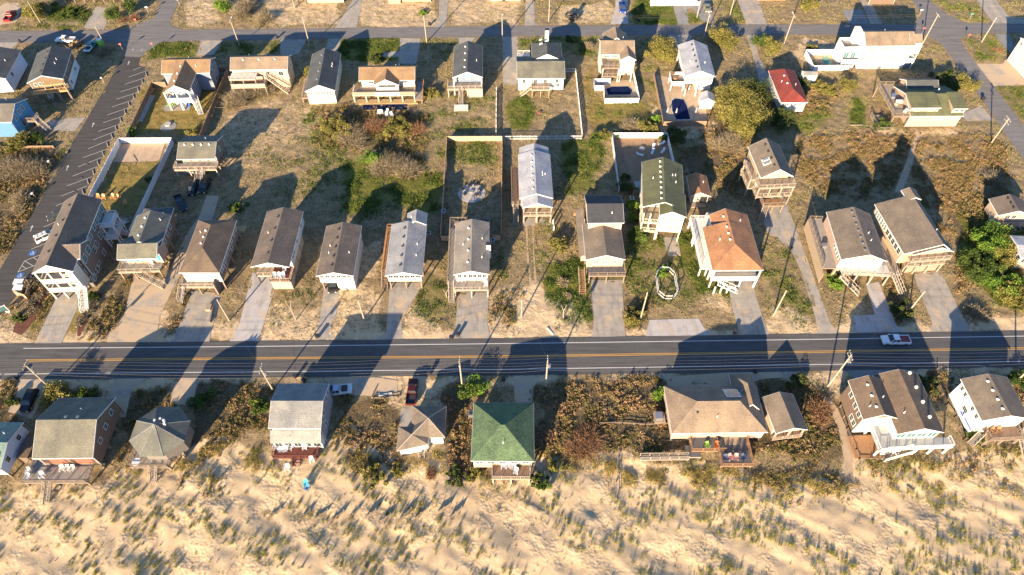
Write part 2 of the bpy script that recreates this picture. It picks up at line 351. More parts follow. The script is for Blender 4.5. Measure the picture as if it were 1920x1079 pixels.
# zones of the ground, in photo pixels
Z = []
def zone(ch, w, pts, t='f'): Z.append((ch, w, wpoly(t, pts)))
zone('s', 1, [(-700,950),(0,930),(60,905),(190,905),(240,870),(300,885),(350,840),(420,800),(500,850),(590,850),(640,790),(700,840),(750,830),(850,830),(870,900),(1010,880),(1060,830),(1150,840),(1200,860),(1560,900),(1600,850),(1780,850),(2100,840),(2600,1500),(-1300,1500)])
zone('s', .8, [(-500,640),(960,622),(1440,615),(1920,606),(2500,600),(2500,624),(1920,624),(1440,632),(960,640),(-500,655)])
zone('s', .8, [(-500,710),(960,702),(1440,696),(1920,684),(2500,680),(2500,712),(1920,700),(1540,712),(1040,712),(700,735),(500,715),(240,735),(-500,735)])
for p in ([(-50,580),(30,600),(60,645),(-50,655)], [(90,620),(230,600),(290,560),(340,625),(290,650),(90,650)], [(385,600),(480,585),(480,640),(385,640)], [(490,560),(600,570),(600,640),(480,640)],
          [(610,540),(680,520),(722,560),(722,640),(600,640)], [(640,480),(722,440),(722,520),(660,530)], [(755,560),(850,600),(850,640),(750,640)], [(905,540),(1020,520),(1060,640),(900,640)], [(1320,540),(1380,560),(1390,600),(1310,585)],
          [(1290,400),(1310,400),(1340,500),(1300,500)], [(1440,560),(1530,590),(1530,625),(1440,625)], [(1590,560),(1640,560),(1600,625),(1560,625)], [(1700,590),(1730,590),(1740,625),(1690,625)], [(1800,590),(2000,580),(2000,625),(1800,625)],
          [(1040,10),(1150,0),(1160,45),(1040,48)], [(1200,180),(1345,230),(1340,262),(1250,260)], [(1500,70),(1570,75),(1600,140),(1480,110)], [(700,760),(850,830),(850,760),(800,680)], [(480,-20),(650,-20),(640,52),(500,52)], [(670,-20),(820,-20),(820,52),(670,52)], [(840,-20),(980,-20),(980,48),(840,48)],
          [(340,-20),(400,-20),(420,45),(345,52)], [(-20,0),(40,0),(40,45),(-20,50)], [(1540,700),(1600,690),(1600,780),(1560,760)], [(1750,690),(1790,690),(1880,840),(1830,850)], [(620,500),(650,520),(650,540),(600,540)], [(1015,560),(1100,555),(1110,640),(1000,640)], [(1640,235),(1800,240),(1800,256),(1650,250)]):
    zone('s', .55, p)
zone('s', .45, [(480,180),(600,190),(640,230),(500,300),(420,330),(400,280)]); zone('s', .3, [(400,270),(620,280),(500,400),(380,420)])
zone('s', .4, [(820,180),(940,200),(940,230),(830,230)]); zone('s', .4, [(1060,150),(1090,150),(1090,255),(1030,255)])
GREENS = [([(270,78),(378,78),(370,110),(280,115)],.7),([(400,80),(560,78),(540,100),(400,110)],.5),([(625,72),(755,72),(745,115),(620,115)],.9),([(785,72),(860,72),(850,100),(790,130)],.35),([(965,70),(1125,66),(1110,110),(965,90)],.5),
 ([(945,182),(1005,180),(1000,250),(948,250)],.75),([(1190,-10),(1275,-10),(1275,46),(1185,46)],.75),([(1270,20),(1320,25),(1310,46),(1280,46)],.8),([(1340,0),(1400,0),(1410,46),(1380,46)],.5),([(1700,-10),(1830,-10),(1860,42),(1780,40)],.4),([(1800,70),(1870,70),(1880,118),(1835,120)],.5),([(1860,160),(1990,160),(1990,250),(1930,250)],.5),
 ([(95,0),(180,20),(165,48),(90,45)],.7),([(0,50),(150,50),(150,60),(0,60)],.6),([(1590,180),(1612,180),(1625,240),(1605,235)],.9),([(1450,590),(1400,470),(1440,440),(1520,620)],.35),
 ([(1020,490),(1100,480),(1112,600),(1060,605),(1020,560)],1),([(1180,450),(1340,440),(1370,560),(1190,590)],.45),([(1060,260),(1150,270),(1090,380),(1050,330)],.5),([(1000,420),(1060,340),(1050,480),(1000,520)],.35),([(840,260),(940,260),(935,310),(840,310)],.5),
 ([(620,230),(840,250),(830,400),(680,420),(600,380),(560,300)],.42),([(560,220),(600,200),(660,280),(600,280)],.6),([(800,170),(940,180),(930,255),(800,255)],.4),([(1800,400),(1920,400),(1920,590),(1860,560),(1790,500)],.8),([(180,260),(60,270),(60,300),(140,300)],.3),([(0,560),(60,560),(40,600),(0,590)],.4),
 ([(440,370),(450,365),(440,410),(425,410)],1),([(930,460),(960,460),(950,600),(920,590)],.4),([(780,500),(850,520),(840,620),(770,600)],.5),([(520,540),(600,530),(600,600),(500,600)],.3),([(1530,360),(1500,260),(1540,250),(1580,380)],.2),([(1110,190),(1230,180),(1230,225),(1115,228)],.45),([(1540,460),(1590,500),(1580,540),(1560,540)],.6),([(950,120),(1000,68),(1060,80),(1060,110)],.4),([(1440,500),(1480,450),(1530,600),(1500,620)],.4)]
GREENS += [([(1120,470),(1190,440),(1190,540),(1120,560)],.5),([(1260,440),(1330,420),(1400,560),(1310,560)],.7),([(1040,270),(1140,270),(1120,360),(1060,380)],.6),([(240,560),(260,530),(240,600)],.3),([(640,310),(700,300),(720,380),(650,400)],.7),([(740,330),(830,320),(820,400),(730,380)],.7),([(450,260),(600,250),(600,380),(520,380)],.35),([(1440,470),(1520,560),(1540,600),(1500,610),(1430,500)],.5),([(1190,60),(1230,60),(1240,200),(1200,200)],.4),([(1440,230),(1560,190),(1560,240),(1460,250)],.5)]
for p, w in GREENS: zone('g', w, p)
SCRUB = [([(-40,270),(60,262),(110,300),(60,400),(20,470),(-40,500)],.8),([(590,210),(650,200),(800,215),(800,270),(600,280)],.7),([(360,720),(470,715),(480,780),(440,830),(350,860)],.8),([(470,720),(510,730),(500,800),(470,800)],.7),
 ([(1010,720),(1245,712),(1255,870),(1150,830),(1050,860),(1005,870)],.9),([(1450,700),(1600,760),(1590,860),(1540,880),(1450,830),(1400,850),(1300,850)],.75),([(640,750),(745,745),(750,900),(690,900),(620,830)],.8),
 ([(840,730),(885,730),(885,860),(870,900),(840,880)],.8),([(0,700),(50,720),(30,800),(0,830)],.8),([(80,725),(200,730),(190,770),(80,770)],.8),([(235,735),(330,730),(330,770),(260,830),(210,880),(230,820)],.8),
 ([(1500,250),(1880,255),(1900,360),(1830,520),(1800,560),(1760,470),(1700,340),(1560,380),(1490,330)],.42),([(1330,200),(1460,215),(1400,270),(1340,300),(1330,260)],.7),([(1240,880),(1600,880),(1600,920),(1250,925)],.5),([(1600,850),(1920,840),(1920,900),(1600,900)],.35),
 ([(90,600),(150,540),(60,540),(20,580)],.6),([(155,640),(220,520),(260,530),(200,640)],.9),([(300,620),(350,560),(340,540),(380,560),(330,640)],.6),([(920,560),(970,540),(970,620),(910,620)],.7),([(1170,560),(1215,560),(1210,620),(1170,625)],.7),([(1665,520),(1700,600),(1680,615),(1640,560)],.7),([(1530,400),(1600,540),(1560,560),(1500,380)],.2),
 ([(1090,720),(1000,715),(1010,760)],.6),([(1740,700),(1780,700),(1780,760),(1750,760)],.7),([(1900,690),(2000,690),(2000,790),(1910,760)],.8),([(640,280),(800,260),(800,340),(700,330)],.4),([(950,620),(940,660),(900,620)],.3),([(330,880),(420,880),(400,960),(330,930)],.4),([(1780,380),(1880,340),(1860,420),(1800,480)],.6),([(1250,270),(1400,290),(1400,380),(1300,330)],.6),([(1430,170),(1440,215),(1560,215),(1560,160)],.6),([(1780,600),(1830,560),(1860,600),(1800,615)],.5)]
for p, w in SCRUB: zone('b', w, p)
LAWN = [([(215,310),(298,305),(270,400),(180,400)],1),([(270,150),(300,180),(400,150),(430,130),(380,230),(245,260)],.75),([(1090,140),(1110,110),(1130,190),(1230,180),(1200,110),(1260,230),(1100,255)],.6),([(1155,258),(1262,258),(1280,330),(1180,330)],.9),([(1570,180),(1620,180),(1620,240),(1570,240)],.4),([(60,560),(110,545),(60,640),(45,640)],.8),([(120,600),(165,570),(150,640),(120,640)],.8),([(1210,480),(1330,460),(1340,580),(1200,585)],.35),([(1040,0),(1160,0),(1150,46),(1040,46)],.6)]
for p, w in LAWN: zone('l', w, p)
zone('s', 1, [(100,385),(205,380),(245,560),(400,738),(20,738),(90,600)], 'c2')
zone('l', 1.1, [(870,268),(1190,256),(1080,520),(740,520)], 'b0'); zone('l', 1, [(1230,850),(1180,700),(1240,640),(1640,560),(1690,560),(1490,1010),(960,1000),(1080,760)], 'a0')
zone('s', .5, [(430,200),(520,190),(500,260),(420,300),(400,260)])
WX = GX+(fbm(GX, GY, 5, 4, 5)-.5)*5; WY = GY+(fbm(GX, GY, 5, 4, 9)-.5)*5
CH = {k: np.zeros(GX.shape) for k in 'sgbl'}
for ch, w, poly in Z: CH[ch] = np.maximum(CH[ch], mask_of(poly, WX, WY)*w)
for k in CH: CH[k] = blur(CH[k], 2, 2)
PV = np.zeros(GX.shape, bool)
for n_, poly, m_, z_ in PAVED: PV |= mask_of(poly)
PVB = blur(PV, 2, 2)
inner = (GX > -176) & (GX < 200) & (GY > 22) & (GY < 246)
# relief: dunes with wind-cut hollows on the sea side, faint lumps in the yards
dune = np.clip((58-GY+3*(fbm(GX, GY, 9, 2, 3)-.5))/9, 0, 1)*CH['s']; dune = blur(dune, 3, 2)
ca, sa = math.cos(.5), math.sin(.5)
RX = (GX*ca-GY*sa); RY = (GX*sa+GY*ca)
rid = 1-np.abs(2*fbm(RX*.45, RY, 3.6, 3, 21)-1)
h_dune = (fbm(GX, GY, 11, 3, 31)-.5)*1.3+(rid-.7)*.38+(fbm(GX, GY, 2.4, 2, 41)-.5)*.30+(fbm(GX, GY, 1.1, 2, 51)-.5)*.07
lump = (fbm(GX, GY, 2.4, 4, 61)-.5)*.35+(fbm(GX, GY, .9, 2, 71)-.5)*.16
free = np.clip(1-PVB*2.2, 0, 1)
GZ = np.where(inner, dune*h_dune+(1-dune)*(lump*free)-.10*PVB*(PVB > .35)-.012*(1-free)*(PVB <= .35), 0)
GZ = np.where(inner & ~PV, np.where(PVB > .02, np.minimum(GZ, .02+(1-PVB)*.3), GZ), GZ)
GZ[PV] = -.06
edge_ = PV & (PVB < .86) & inner; GZ = np.where(edge_, (fbm(GX, GY, 1.7, 3, 91)-.55)*.22*(1-PVB)-.004, GZ)
def hat(x, y):
    i = np.clip(np.searchsorted(XS, x)-1, 0, len(XS)-1); j = np.clip(np.searchsorted(YS, y)-1, 0, len(YS)-1)
    return GZ[j, i], i, j
ny, nx = GX.shape
co_ = np.stack([GX, GY, GZ], -1).reshape(-1, 3).astype(np.float32)
idx = np.arange(nx*ny).reshape(ny, nx)
fc = np.stack([idx[:-1, :-1], idx[:-1, 1:], idx[1:, 1:], idx[1:, :-1]], -1).reshape(-1, 4)
def fast_mesh(name, co, faces, k):
    me = bpy.data.meshes.new(name); n = len(faces)
    me.vertices.add(len(co)); me.vertices.foreach_set('co', np.ascontiguousarray(co, np.float32).ravel())
    me.loops.add(n*k); me.loops.foreach_set('vertex_index', np.ascontiguousarray(faces, np.int32).ravel())
    me.polygons.add(n); me.polygons.foreach_set('loop_start', np.arange(0, n*k, k, dtype=np.int32))
    try: me.polygons.foreach_set('loop_total', np.full(n, k, np.int32))
    except Exception: pass
    me.update(calc_edges=True); return me
gm = fast_mesh('ground', co_, fc, 4)
gm.polygons.foreach_set('use_smooth', np.ones(len(fc), bool))
at = gm.attributes.new('zone', 'FLOAT_COLOR', 'POINT')
at.data.foreach_set('color', np.stack([CH['s'], CH['g'], CH['b'], CH['l']], -1).reshape(-1).astype(np.float32))
go = bpy.data.objects.new('ground', gm); C.objects.link(go); tag(go, kind='structure')
m, nt, b = nm('ground'); b.inputs['Roughness'].default_value = .95; b.inputs['Specular IOR Level'].default_value = .2
co = coordn(nt)
an = nt.nodes.new('ShaderNodeAttribute'); an.attribute_name = 'zone'
sep = nt.nodes.new('ShaderNodeSeparateColor'); nt.links.new(an.outputs['Color'], sep.inputs[0])
def mth(op, a, b_, clamp=False):
    n = nt.nodes.new('ShaderNodeMath'); n.operation = op; n.use_clamp = clamp
    for i, v in enumerate((a, b_)):
        if hasattr(v, 'links'): nt.links.new(v, n.inputs[i])
        else: n.inputs[i].default_value = v
    return n.outputs[0]
fine = noise(nt, 3.2, 5, .75, co); mid = noise(nt, .55, 5, .65, co); grain = noise(nt, 9, 3, .8, co)
nz = mth('ADD', mth('MULTIPLY', noise(nt, 1.6, 8, .8, co), .75), mth('MULTIPLY', mid, .25))
def chan(w, soft=.05):      # noise-edged mask of a zone weight
    a = mth('ADD', w, mth('SUBTRACT', mth('MULTIPLY', nz, 1.3), 1.15))
    return mth('MULTIPLY', mth('ADD', a, soft), 1/(2*soft), True)
dry = mixn(nt, ramp(nt, fine, [(.38, 0), (.6, 1)]), (.085,.066,.036), (.32,.24,.13))
dry = mixn(nt, ramp(nt, mid, [(.42, 0), (.72, .7)]), dry, (.41,.305,.18))
grn = mixn(nt, ramp(nt, fine, [(.35, 0), (.65, 1)]), (.045,.058,.010), (.21,.20,.045))
scr = mixn(nt, ramp(nt, fine, [(.38, 0), (.62, 1)]), (.04,.032,.018), (.22,.16,.085))
lwn = mixn(nt, ramp(nt, mid, [(.3, 0), (.7, 1)]), (.15,.12,.032), (.28,.205,.07))
snd = mixn(nt, ramp(nt, mid, [(.3, 0), (.7, 1)]), (.46,.34,.205), (.59,.455,.29))
c = mixn(nt, chan(sep.outputs[2]), dry, scr)
c = mixn(nt, chan(an.outputs['Alpha']), c, lwn)
c = mixn(nt, chan(sep.outputs[1], .09), c, grn)
c = mixn(nt, chan(sep.outputs[0], .10), c, snd)
c = mixn(nt, 1.0, c, ramp(nt, grain, [(.3, .78), (.7, 1.16)]), 'MULTIPLY')
nt.links.new(c, b.inputs[0])
vo = nt.nodes.new('ShaderNodeTexVoronoi'); vo.feature = 'SMOOTH_F1'; vo.inputs['Scale'].default_value = 2.1; nt.links.new(co, vo.inputs['Vector'])
steps = mth('MULTIPLY', ramp(nt, noise(nt, .16, 3, .6, co), [(.48, 0), (.56, 1)]), vo.outputs[0])     # trampled sand
rough_ = mth('SUBTRACT', 1.0, mth('MULTIPLY', sep.outputs[0], .62, True)); bump(nt, b, mth('ADD', mth('MULTIPLY', mth('ADD', mth('MULTIPLY', fine, .7), mth('MULTIPLY', grain, .3)), rough_), mth('MULTIPLY', steps, .6)), .8, .22)
gm.materials.append(m)
# asphalt, concrete and paths as thin sheets
for n_, poly, m_, z_ in PAVED:
    mb = MB(); ar = sum(poly[i][0]*poly[(i+1) % len(poly)][1]-poly[(i+1) % len(poly)][0]*poly[i][1] for i in range(len(poly)))
    if ar < 0: poly = poly[::-1]
    mb.add([(x, y, z_) for x, y in poly], [tuple(range(len(poly)))]); tag(mb.build(n_, m_), kind='structure')
# painted markings
def strip(name, t, pts, w, m, z=.022, dash=None):
    P = [G(t, x, y) for x, y in pts]; mb = MB()
    for a, b2 in zip(P, P[1:]):
        d = (b2-a).normalized(); n = Vector((-d.y, d.x, 0))*w/2; ex = d*w*.0
        mb.add([(p.x, p.y, z) for p in (a-n-ex, b2-n+ex, b2+n+ex, a+n-ex)], [(0, 1, 2, 3)])
    return tag(mb.build(name, m), kind='structure')
def worn(name, col, lo, hi, under):
    m, nt, b = nm(name); b.inputs['Roughness'].default_value = .7
    f = ramp(nt, noise(nt, 2.2, 6, .8, coordn(nt)), [(lo, 0), (hi, 1)]); nt.links.new(mixn(nt, f, under, col), b.inputs[0]); MATS[name] = m
worn('paint_white', (.5,.5,.49), .24, .42, (.10,.10,.10)); worn('paint_yellow', (.58,.31,.05), .25, .38, (.10,.085,.06)); worn('paint_lot', (.48,.47,.45), .2, .34, (.06,.06,.06)); worn('paint_blue', (.03,.12,.35), .1, .2, (.05,.05,.06))
strip('white_edge_line', 'f', [(44,653.7),(480,650),(960,644.5),(1440,638),(1920,630.7),(2400,624)], .17, 'paint_white')
strip('white_edge_line', 'f', [(-300,704),(0,702),(480,697.5),(960,693),(1440,685.5),(1920,678),(2400,670)], .17, 'paint_white')
strip('yellow_centre_line', 'f', [(49,675.2),(480,671),(960,667.4),(1440,660),(1920,652.4),(2400,645)], .13, 'paint_yellow')
strip('yellow_centre_line', 'f', [(49,677.8),(480,673.6),(960,670),(1440,662.6),(1920,655),(2400,648)], .13, 'paint_yellow')
stalls = [((1057,505),(997,527)),((1120,526),(967,578)),((1095,582),(936,634)),((1063,640),(904,690)),((1030,695),(872,746)),((1000,750),(840,803)),((967,808),(805,863)),((935,868),(770,923)),((905,930),(735,987)),((870,985),(697,1050)),((835,1045),(660,1117)),
          ((800,1120),(622,1183)),((765,1180),(585,1252)),((728,1250),(543,1322)),((690,1325),(500,1395)),((655,1395),(460,1470)),((612,1468),(418,1545)),((560,1600),(328,1703)),((375,1812),(235,1869)),((330,1900),(185,1957)),((300,1975),(135,2040)),((240,2060),(92,2120))]
for a, b2 in stalls: strip('stall_line', 'a0', [a, b2], .12, 'paint_lot', .02)
strip('stall_line', 'a0', [(185,1957),(135,2040)], .12, 'paint_lot', .024)
for a, b2 in (((185,1957),(250,1995)),((250,1930),(300,1965)),((165,1995),(200,2015))): strip('stall_line', 'a0', [a, b2], .12, 'paint_lot', .028)
for k_, (x, y, ang) in enumerate([(964,473,1),(996,373,-1),(1062,375,-1),(698,935,1),(506,1257,1),(237,1710,1)]):
    p = G('a0', x, y); q = G('a0', x+14*(.6 if ang > 0 else -.6), y-22*(1 if ang > 0 else -1)); d = (q-p).normalized(); n = Vector((-d.y, d.x, 0)); k = .62 if ang > 0 else .4
    v = [p-d*1.6-n*.12, p-d*1.6+n*.12, p+d*.2+n*.12, p+d*.2+n*.45, p+d*1.4, p+d*.2-n*.45, p+d*.2-n*.12]
    mb = MB().add([(a.x*1, a.y, .021) for a in [p+(w-p)*k*1.1 for w in v]][::-1], [tuple(range(7))]); tag(mb.build('painted_arrow', 'paint_lot'), kind='structure')
for x, y in ((244,1898),(150,2066)):
    p = G('a0', x, y); mb = MB(); mb.cur = 0
    mb.add([(p.x-.75, p.y-.75, .021), (p.x+.75, p.y-.75, .021), (p.x+.75, p.y+.75, .021), (p.x-.75, p.y+.75, .021)], [(0, 1, 2, 3)]); mb.cur = 1
    z = .026
    for i in range(12):            # wheel of the wheelchair symbol
        if 3 <= i <= 4: continue
        a0, a1 = 2*PI*i/12, 2*PI*(i+1)/12
        mb.add([(p.x+r*math.cos(a), p.y-.15+r*math.sin(a), z) for r, a in ((.3,a0),(.42,a0),(.42,a1),(.3,a1))], [(0, 1, 2, 3)])
    for q in ([(-.12,0),(0,0),(0,.4),(-.12,.4)], [(-.15,.45),(.05,.45),(.05,.62),(-.15,.62)], [(0,.1),(.3,.1),(.3,.2),(0,.2)], [(.22,-.35),(.5,-.35),(.5,-.25),(.22,-.25)], [(.2,-.3),(.32,-.3),(.32,.1),(.2,.1)]):
        mb.add([(p.x+x_, p.y+y_, z+.002) for x_, y_ in q], [(0, 1, 2, 3)])
    tag(mb.build('wheelchair_marking', ['paint_blue', 'paint_white']), kind='structure')
# ------------------------------------------------------------------ houses
FOOT = []
rnd = random.Random(7)
def rail_mb(mb, p, q, z, h=1.0, solid=False, step=.32, post=1.8):
    p = Vector((*p, z)); q = Vector((*q, z)); d = q-p; n = max(1, round(d.length/post)); up = Vector((0, 0, h))
    if d.length < .3: return
    for i in range(n+1): a = p+d*i/n; mb.bar(a, a+up, .1, .1)
    mb.bar(p+up, q+up, .14, .07); mb.bar(p+up*.15, q+up*.15, .05, .08)
    if solid: mb.bar(p+up*.52, q+up*.52, .04, .72*h)
    else:
        k = max(2, int(d.length/step))
        for i in range(1, k): a = p+d*i/k; mb.bar(a+up*.15, a+up, .04, .04)
class House:
    def __init__(s, label, cat, t, FL, FR, ze, BL=None, D=None, name='beach_house', trim='trim', group=None):
        if isinstance(ze, tuple): ze = zof(t, *ze)
        s.ze = ze; s.t = t; s.trim = trim
        a = G(t, *FL, ze); b = G(t, *FR, ze); s.O = a; s.u = (b-a).normalized(); s.v = Vector((-s.u.y, s.u.x, 0)); s.W = (b-a).length
        s.D = D if D else (G(t, *BL, ze)-a).dot(s.v)
        s.root = empty(name, (a.x, a.y, 0), math.atan2(s.u.y, s.u.x)); tag(s.root, label, cat, group)
        FOOT.append([tuple((a+s.u*x+s.v*y)[:2]) for x, y in ((-.2,-.2),(s.W+.2,-.2),(s.W+.2,s.D+.2),(-.2,s.D+.2))])
        s.nv = 0
    def P(s, x, y, z=0, t=None):
        d = G(t or s.t, x, y, z)-s.O; d.z = 0; return (d.dot(s.u), d.dot(s.v))
    def w(s, x, y, z=0): return Vector((s.O.x, s.O.y, 0))+s.u*x+s.v*y+Vector((0, 0, z))
    def rise_from(s, x, y, yy=0):      # ridge height from the apex pixel, standing at local y = yy
        for i in range(10, 600):
            r = i*.01
            if s.P(x, y, s.ze+r)[1] <= yy: return r
        return 1.8
    def roof(s, mat, x0=0, x1=None, y0=0, y1=None, ze=None, rise=1.8, axis='y', hip=(0, 0), rx=None, wall='w_white', zf=2.6, ov=.4, fi=.35, bi=.35,
             vents=0, vent_mat='white_plastic', pipes=1, body=True, ped=False, th=.17, pedmat=None, li=None, ri=None):
        x1 = s.W if x1 is None else x1; y1 = s.D if y1 is None else y1; ze = s.ze if ze is None else ze
        if isinstance(rise, tuple): rise = s.rise_from(*rise)
        if axis == 'y': M = lambda a, b, z: (a, b, z); A0, A1, B0, B1 = x0, x1, y0, y1
        else: M = lambda a, b, z: (b, a, z); A0, A1, B0, B1 = y0, y1, x0, x1
        am = (A0+A1)/2 if rx is None else rx; zr = ze+rise; h0, h1 = hip
        vs = [(A0,B0,ze),(A1,B0,ze),(A1,B1,ze),(A0,B1,ze),(am,B0+h0,zr),(am,B1-h1,zr)]
        fs = [(0,4,5,3),(1,2,5,4)]
        if h0: fs.append((0,1,4))
        if h1: fs.append((2,3,5))
        if axis == 'y': fs = [f[::-1] if f == (0,4,5,3) else f for f in fs]
        T = [M(*v) for v in vs]; mb = MB(); n = 6
        # orient every top face upward
        def up(f):
            a, b, c = (Vector(T[i]) for i in f[:3]); return f if (b-a).cross(c-a).z > 0 else f[::-1]
        fs = [up(f) for f in fs]
        ed = {}
        for f in fs:
            for i in range(len(f)): ed[(f[i], f[(i+1) % len(f)])] = 1
        bd = [e for e in ed if (e[1], e[0]) not in ed]
        vv = T+[(x, y, z-th) for x, y, z in T]
        mb.add(vv, fs+[tuple(i+n for i in f[::-1]) for f in fs]+[(b+n, b, a, a+n)[::-1] for a, b in bd])
        ro = mb.build('roof', mat, s.root)
        tb = MB(); cx = (x0+x1)/2; cy = (y0+y1)/2
        for a, b in bd:
            p = Vector(T[a]); q = Vector(T[b]); mid = (p+q)/2; d = (q-p); nrm = Vector((d.y, -d.x, 0)).normalized()
            if nrm.dot(Vector((mid.x-cx, mid.y-cy, 0))) < 0: nrm = -nrm
            off = nrm*.022+Vector((0, 0, -th/2-.03)); tb.bar(p+off, q+off, .04, th+.02)
        tb.build('roof_trim', s.trim, ro)
        slope = rise/((A1-A0)/2)
        def zroof(a, b):
            z = ze+rise*min((a-A0)/max(.01, am-A0), (A1-a)/max(.01, A1-am))
            if h0: z = min(z, ze+rise*(b-B0)/h0)
            if h1: z = min(z, ze+rise*(B1-b)/h1)
            return z
        for i in range(vents):
            f = (i+.8)/(vents+.6); b = B0+h0+(B1-B0-h0-h1)*f; a = am-.75
            x, y, _ = M(a, b, 0); z = zroof(a, b)
            MB().box(x-.17, x+.17, y-.17, y+.17, z-.1, z+.22).add([(x-.24,y-.24,z+.2),(x+.24,y-.24,z+.2),(x+.24,y+.24,z+.2),(x-.24,y+.24,z+.2),(x,y,z+.36)], [(0,1,4),(1,2,4),(2,3,4),(3,0,4),(3,2,1,0)]).build('roof_vent', vent_mat, ro)
        for i in range(pipes):
            a = A0+(A1-A0)*rnd.choice((.25, .72, .8)); b = B0+h0+(B1-B0-h0-h1)*rnd.uniform(.25, .8); x, y, _ = M(a, b, 0); z = zroof(a, b)
            MB().tube((x, y, z-.1), (x, y, z+.55), .07).tube((x, y, z-.06), (x, y, z+.1), .15, .09).build('vent_pipe', 'white_plastic', ro)
        s.last = dict(x0=x0+(ov if li is None else li), x1=x1-(ov if ri is None else ri), y0=y0+fi, y1=y1-bi, ze=ze, zf=zf)
        if body:
            wx0, wx1, wy0, wy1 = s.last['x0'], s.last['x1'], s.last['y0'], s.last['y1']
            if axis == 'y': a0, a1, b0, b1 = wx0, wx1, wy0, wy1
            else: a0, a1, b0, b1 = wy0, wy1, wx0, wx1
            mb = MB()
            za = min(zroof(a0, (B0+B1)/2), 99)-th-.02; zb = zroof(a1, (B0+B1)/2)-th-.02
            if h0: za = min(za, zroof(am, b0)-th-.02); zb = min(zb, zroof(am, b0)-th-.02)
            if h1: za = min(za, zroof(am, b1)-th-.02); zb = min(zb, zroof(am, b1)-th-.02)
            def pent(bb0, bb1):
                pr = [(a0, zf), (a1, zf), (a1, zb), (am, zr-th-.03), (a0, za)]
                vs = [M(a, bb0, z) for a, z in pr]+[M(a, bb1, z) for a, z in pr]
                fs = [(0,1,2,3,4),(9,8,7,6,5),(0,5,6,1),(1,6,7,2),(2,7,8,3),(3,8,9,4),(4,9,5,0)]
                if axis == 'x': fs = [f[::-1] for f in fs]
                mb.add(vs, fs)
            if not h0 and not h1: pent(b0, b1)
            else:
                if axis == 'y': mb.box(a0, a1, b0, b1, zf, min(za, zb))
                else: mb.box(b0, b1, a0, a1, zf, min(za, zb))
                if not h0: pent(b0-.003, b0+.2)
                if not h1: pent(b1-.2, b1+.003)
            mb.build('wall', wall, s.root)
            if ped:       # closed gable over a porch
                b0_ = B0+.12; pr = [(A0+.25, ze-.1), (A1-.25, ze-.1), (A1-.25, ze+slope*.25-th), (am, zr-th-.03), (A0+.25, ze+slope*.25-th)]
                vs = [M(a, b0_, z) for a, z in pr]+[M(a, b0_+.12, z) for a, z in pr]
                mb = MB().add(vs, [(0,1,2,3,4),(9,8,7,6,5),(0,5,6,1),(1,6,7,2),(2,7,8,3),(3,8,9,4),(4,9,5,0)]); mb.build('gable', pedmat or wall, s.root)
            # corner boards
            for x in (wx0, wx1): MB().box(x-.02-.03*(x == wx0), x+.02+.03*(x == wx1), wy0-.03, wy0+.1, zf, (za if x == wx0 else zb)-.02).build('corner_board', s.trim, s.root)
        return s
    def win(s, face, pos, z, w=.9, h=1.1, pane='glass', frame=None, at=None):
        L_ = at or s.last; x0, x1, y0, y1 = L_['x0'], L_['x1'], L_['y0'], L_['y1']
        if isinstance(pos, int): pos = [(i+.5)/pos for i in range(pos)]
        for f in pos:
            fm = MB(); pm = MB(); e = .09
            if face in 'FB':
                x = x0+(x1-x0)*f; y = y0 if face == 'F' else y1; k = -1 if face == 'F' else 1
                for bx in ((x-w/2-e, x-w/2, z-h/2-e, z+h/2+e), (x+w/2, x+w/2+e, z-h/2-e, z+h/2+e), (x-w/2, x+w/2, z+h/2, z+h/2+e), (x-w/2, x+w/2, z-h/2-e, z-h/2), (x-.02, x+.02, z-h/2, z+h/2)):
                    fm.box(bx[0], bx[1], y+k*.07, y+k*.004, bx[2], bx[3])
                pm.box(x-w/2, x+w/2, y+k*.03, y+k*.004, z-h/2, z+h/2)
            else:
                y = y0+(y1-y0)*f; x = x0 if face == 'L' else x1; k = -1 if face == 'L' else 1
                for bx in ((y-w/2-e, y-w/2, z-h/2-e, z+h/2+e), (y+w/2, y+w/2+e, z-h/2-e, z+h/2+e), (y-w/2, y+w/2, z+h/2, z+h/2+e), (y-w/2, y+w/2, z-h/2-e, z-h/2), (y-w/2, y+w/2, z-.02, z+.02)):
                    fm.box(x+k*.07, x+k*.004, bx[0], bx[1], bx[2], bx[3])
                pm.box(x+k*.03, x+k*.004, y-w/2, y+w/2, z-h/2, z+h/2)
            o = fm.build('window', frame or s.trim, s.root); pm.build('pane', pane, o)
        return s
    def door(s, face, f, z, w=.95, h=2.05, m='w_cream'):
        L_ = s.last; x0, x1, y0, y1 = L_['x0'], L_['x1'], L_['y0'], L_['y1']; mb = MB()
        if face == 'F': x = x0+(x1-x0)*f; mb.box(x-w/2, x+w/2, y0-.05, y0-.004, z, z+h)
        else:
            y = y0+(y1-y0)*f; x = x0 if face == 'L' else x1; k = -1 if face == 'L' else 1; mb.box(x+k*.05, x+k*.004, y-w/2, y+w/2, z, z+h)
        d = mb.build('door', m, s.root); return s
    def posts(s, xs, ys, z1, m='wood', r=.13, z0=-.3):
        me = None
        for x in xs:
            for y in ys:
                if me is None: o = MB().box(-r, r, -r, r, z0, z1).build('post', m, s.root); me = o
                else: o = me.copy(); C.objects.link(o)
                o.location = (x, y, 0)
        return s
    def pil(s, m='wood', z=None, n=3, r=.14):
        q = s.last; z = (q['zf'] if z is None else z); k = max(2, round((q['y1']-q['y0'])/3.6)+1)
        return s.posts([q['x0']+.2+(q['x1']-q['x0']-.4)*i/(n-1) for i in range(n)], [q['y0']+.2+(q['y1']-q['y0']-.4)*i/(k-1) for i in range(k)], z, m, r)
    def box(s, name, m, x0, x1, y0, y1, z0, z1): MB().box(x0, x1, y0, y1, z0, z1).build(name, m, s.root); return s
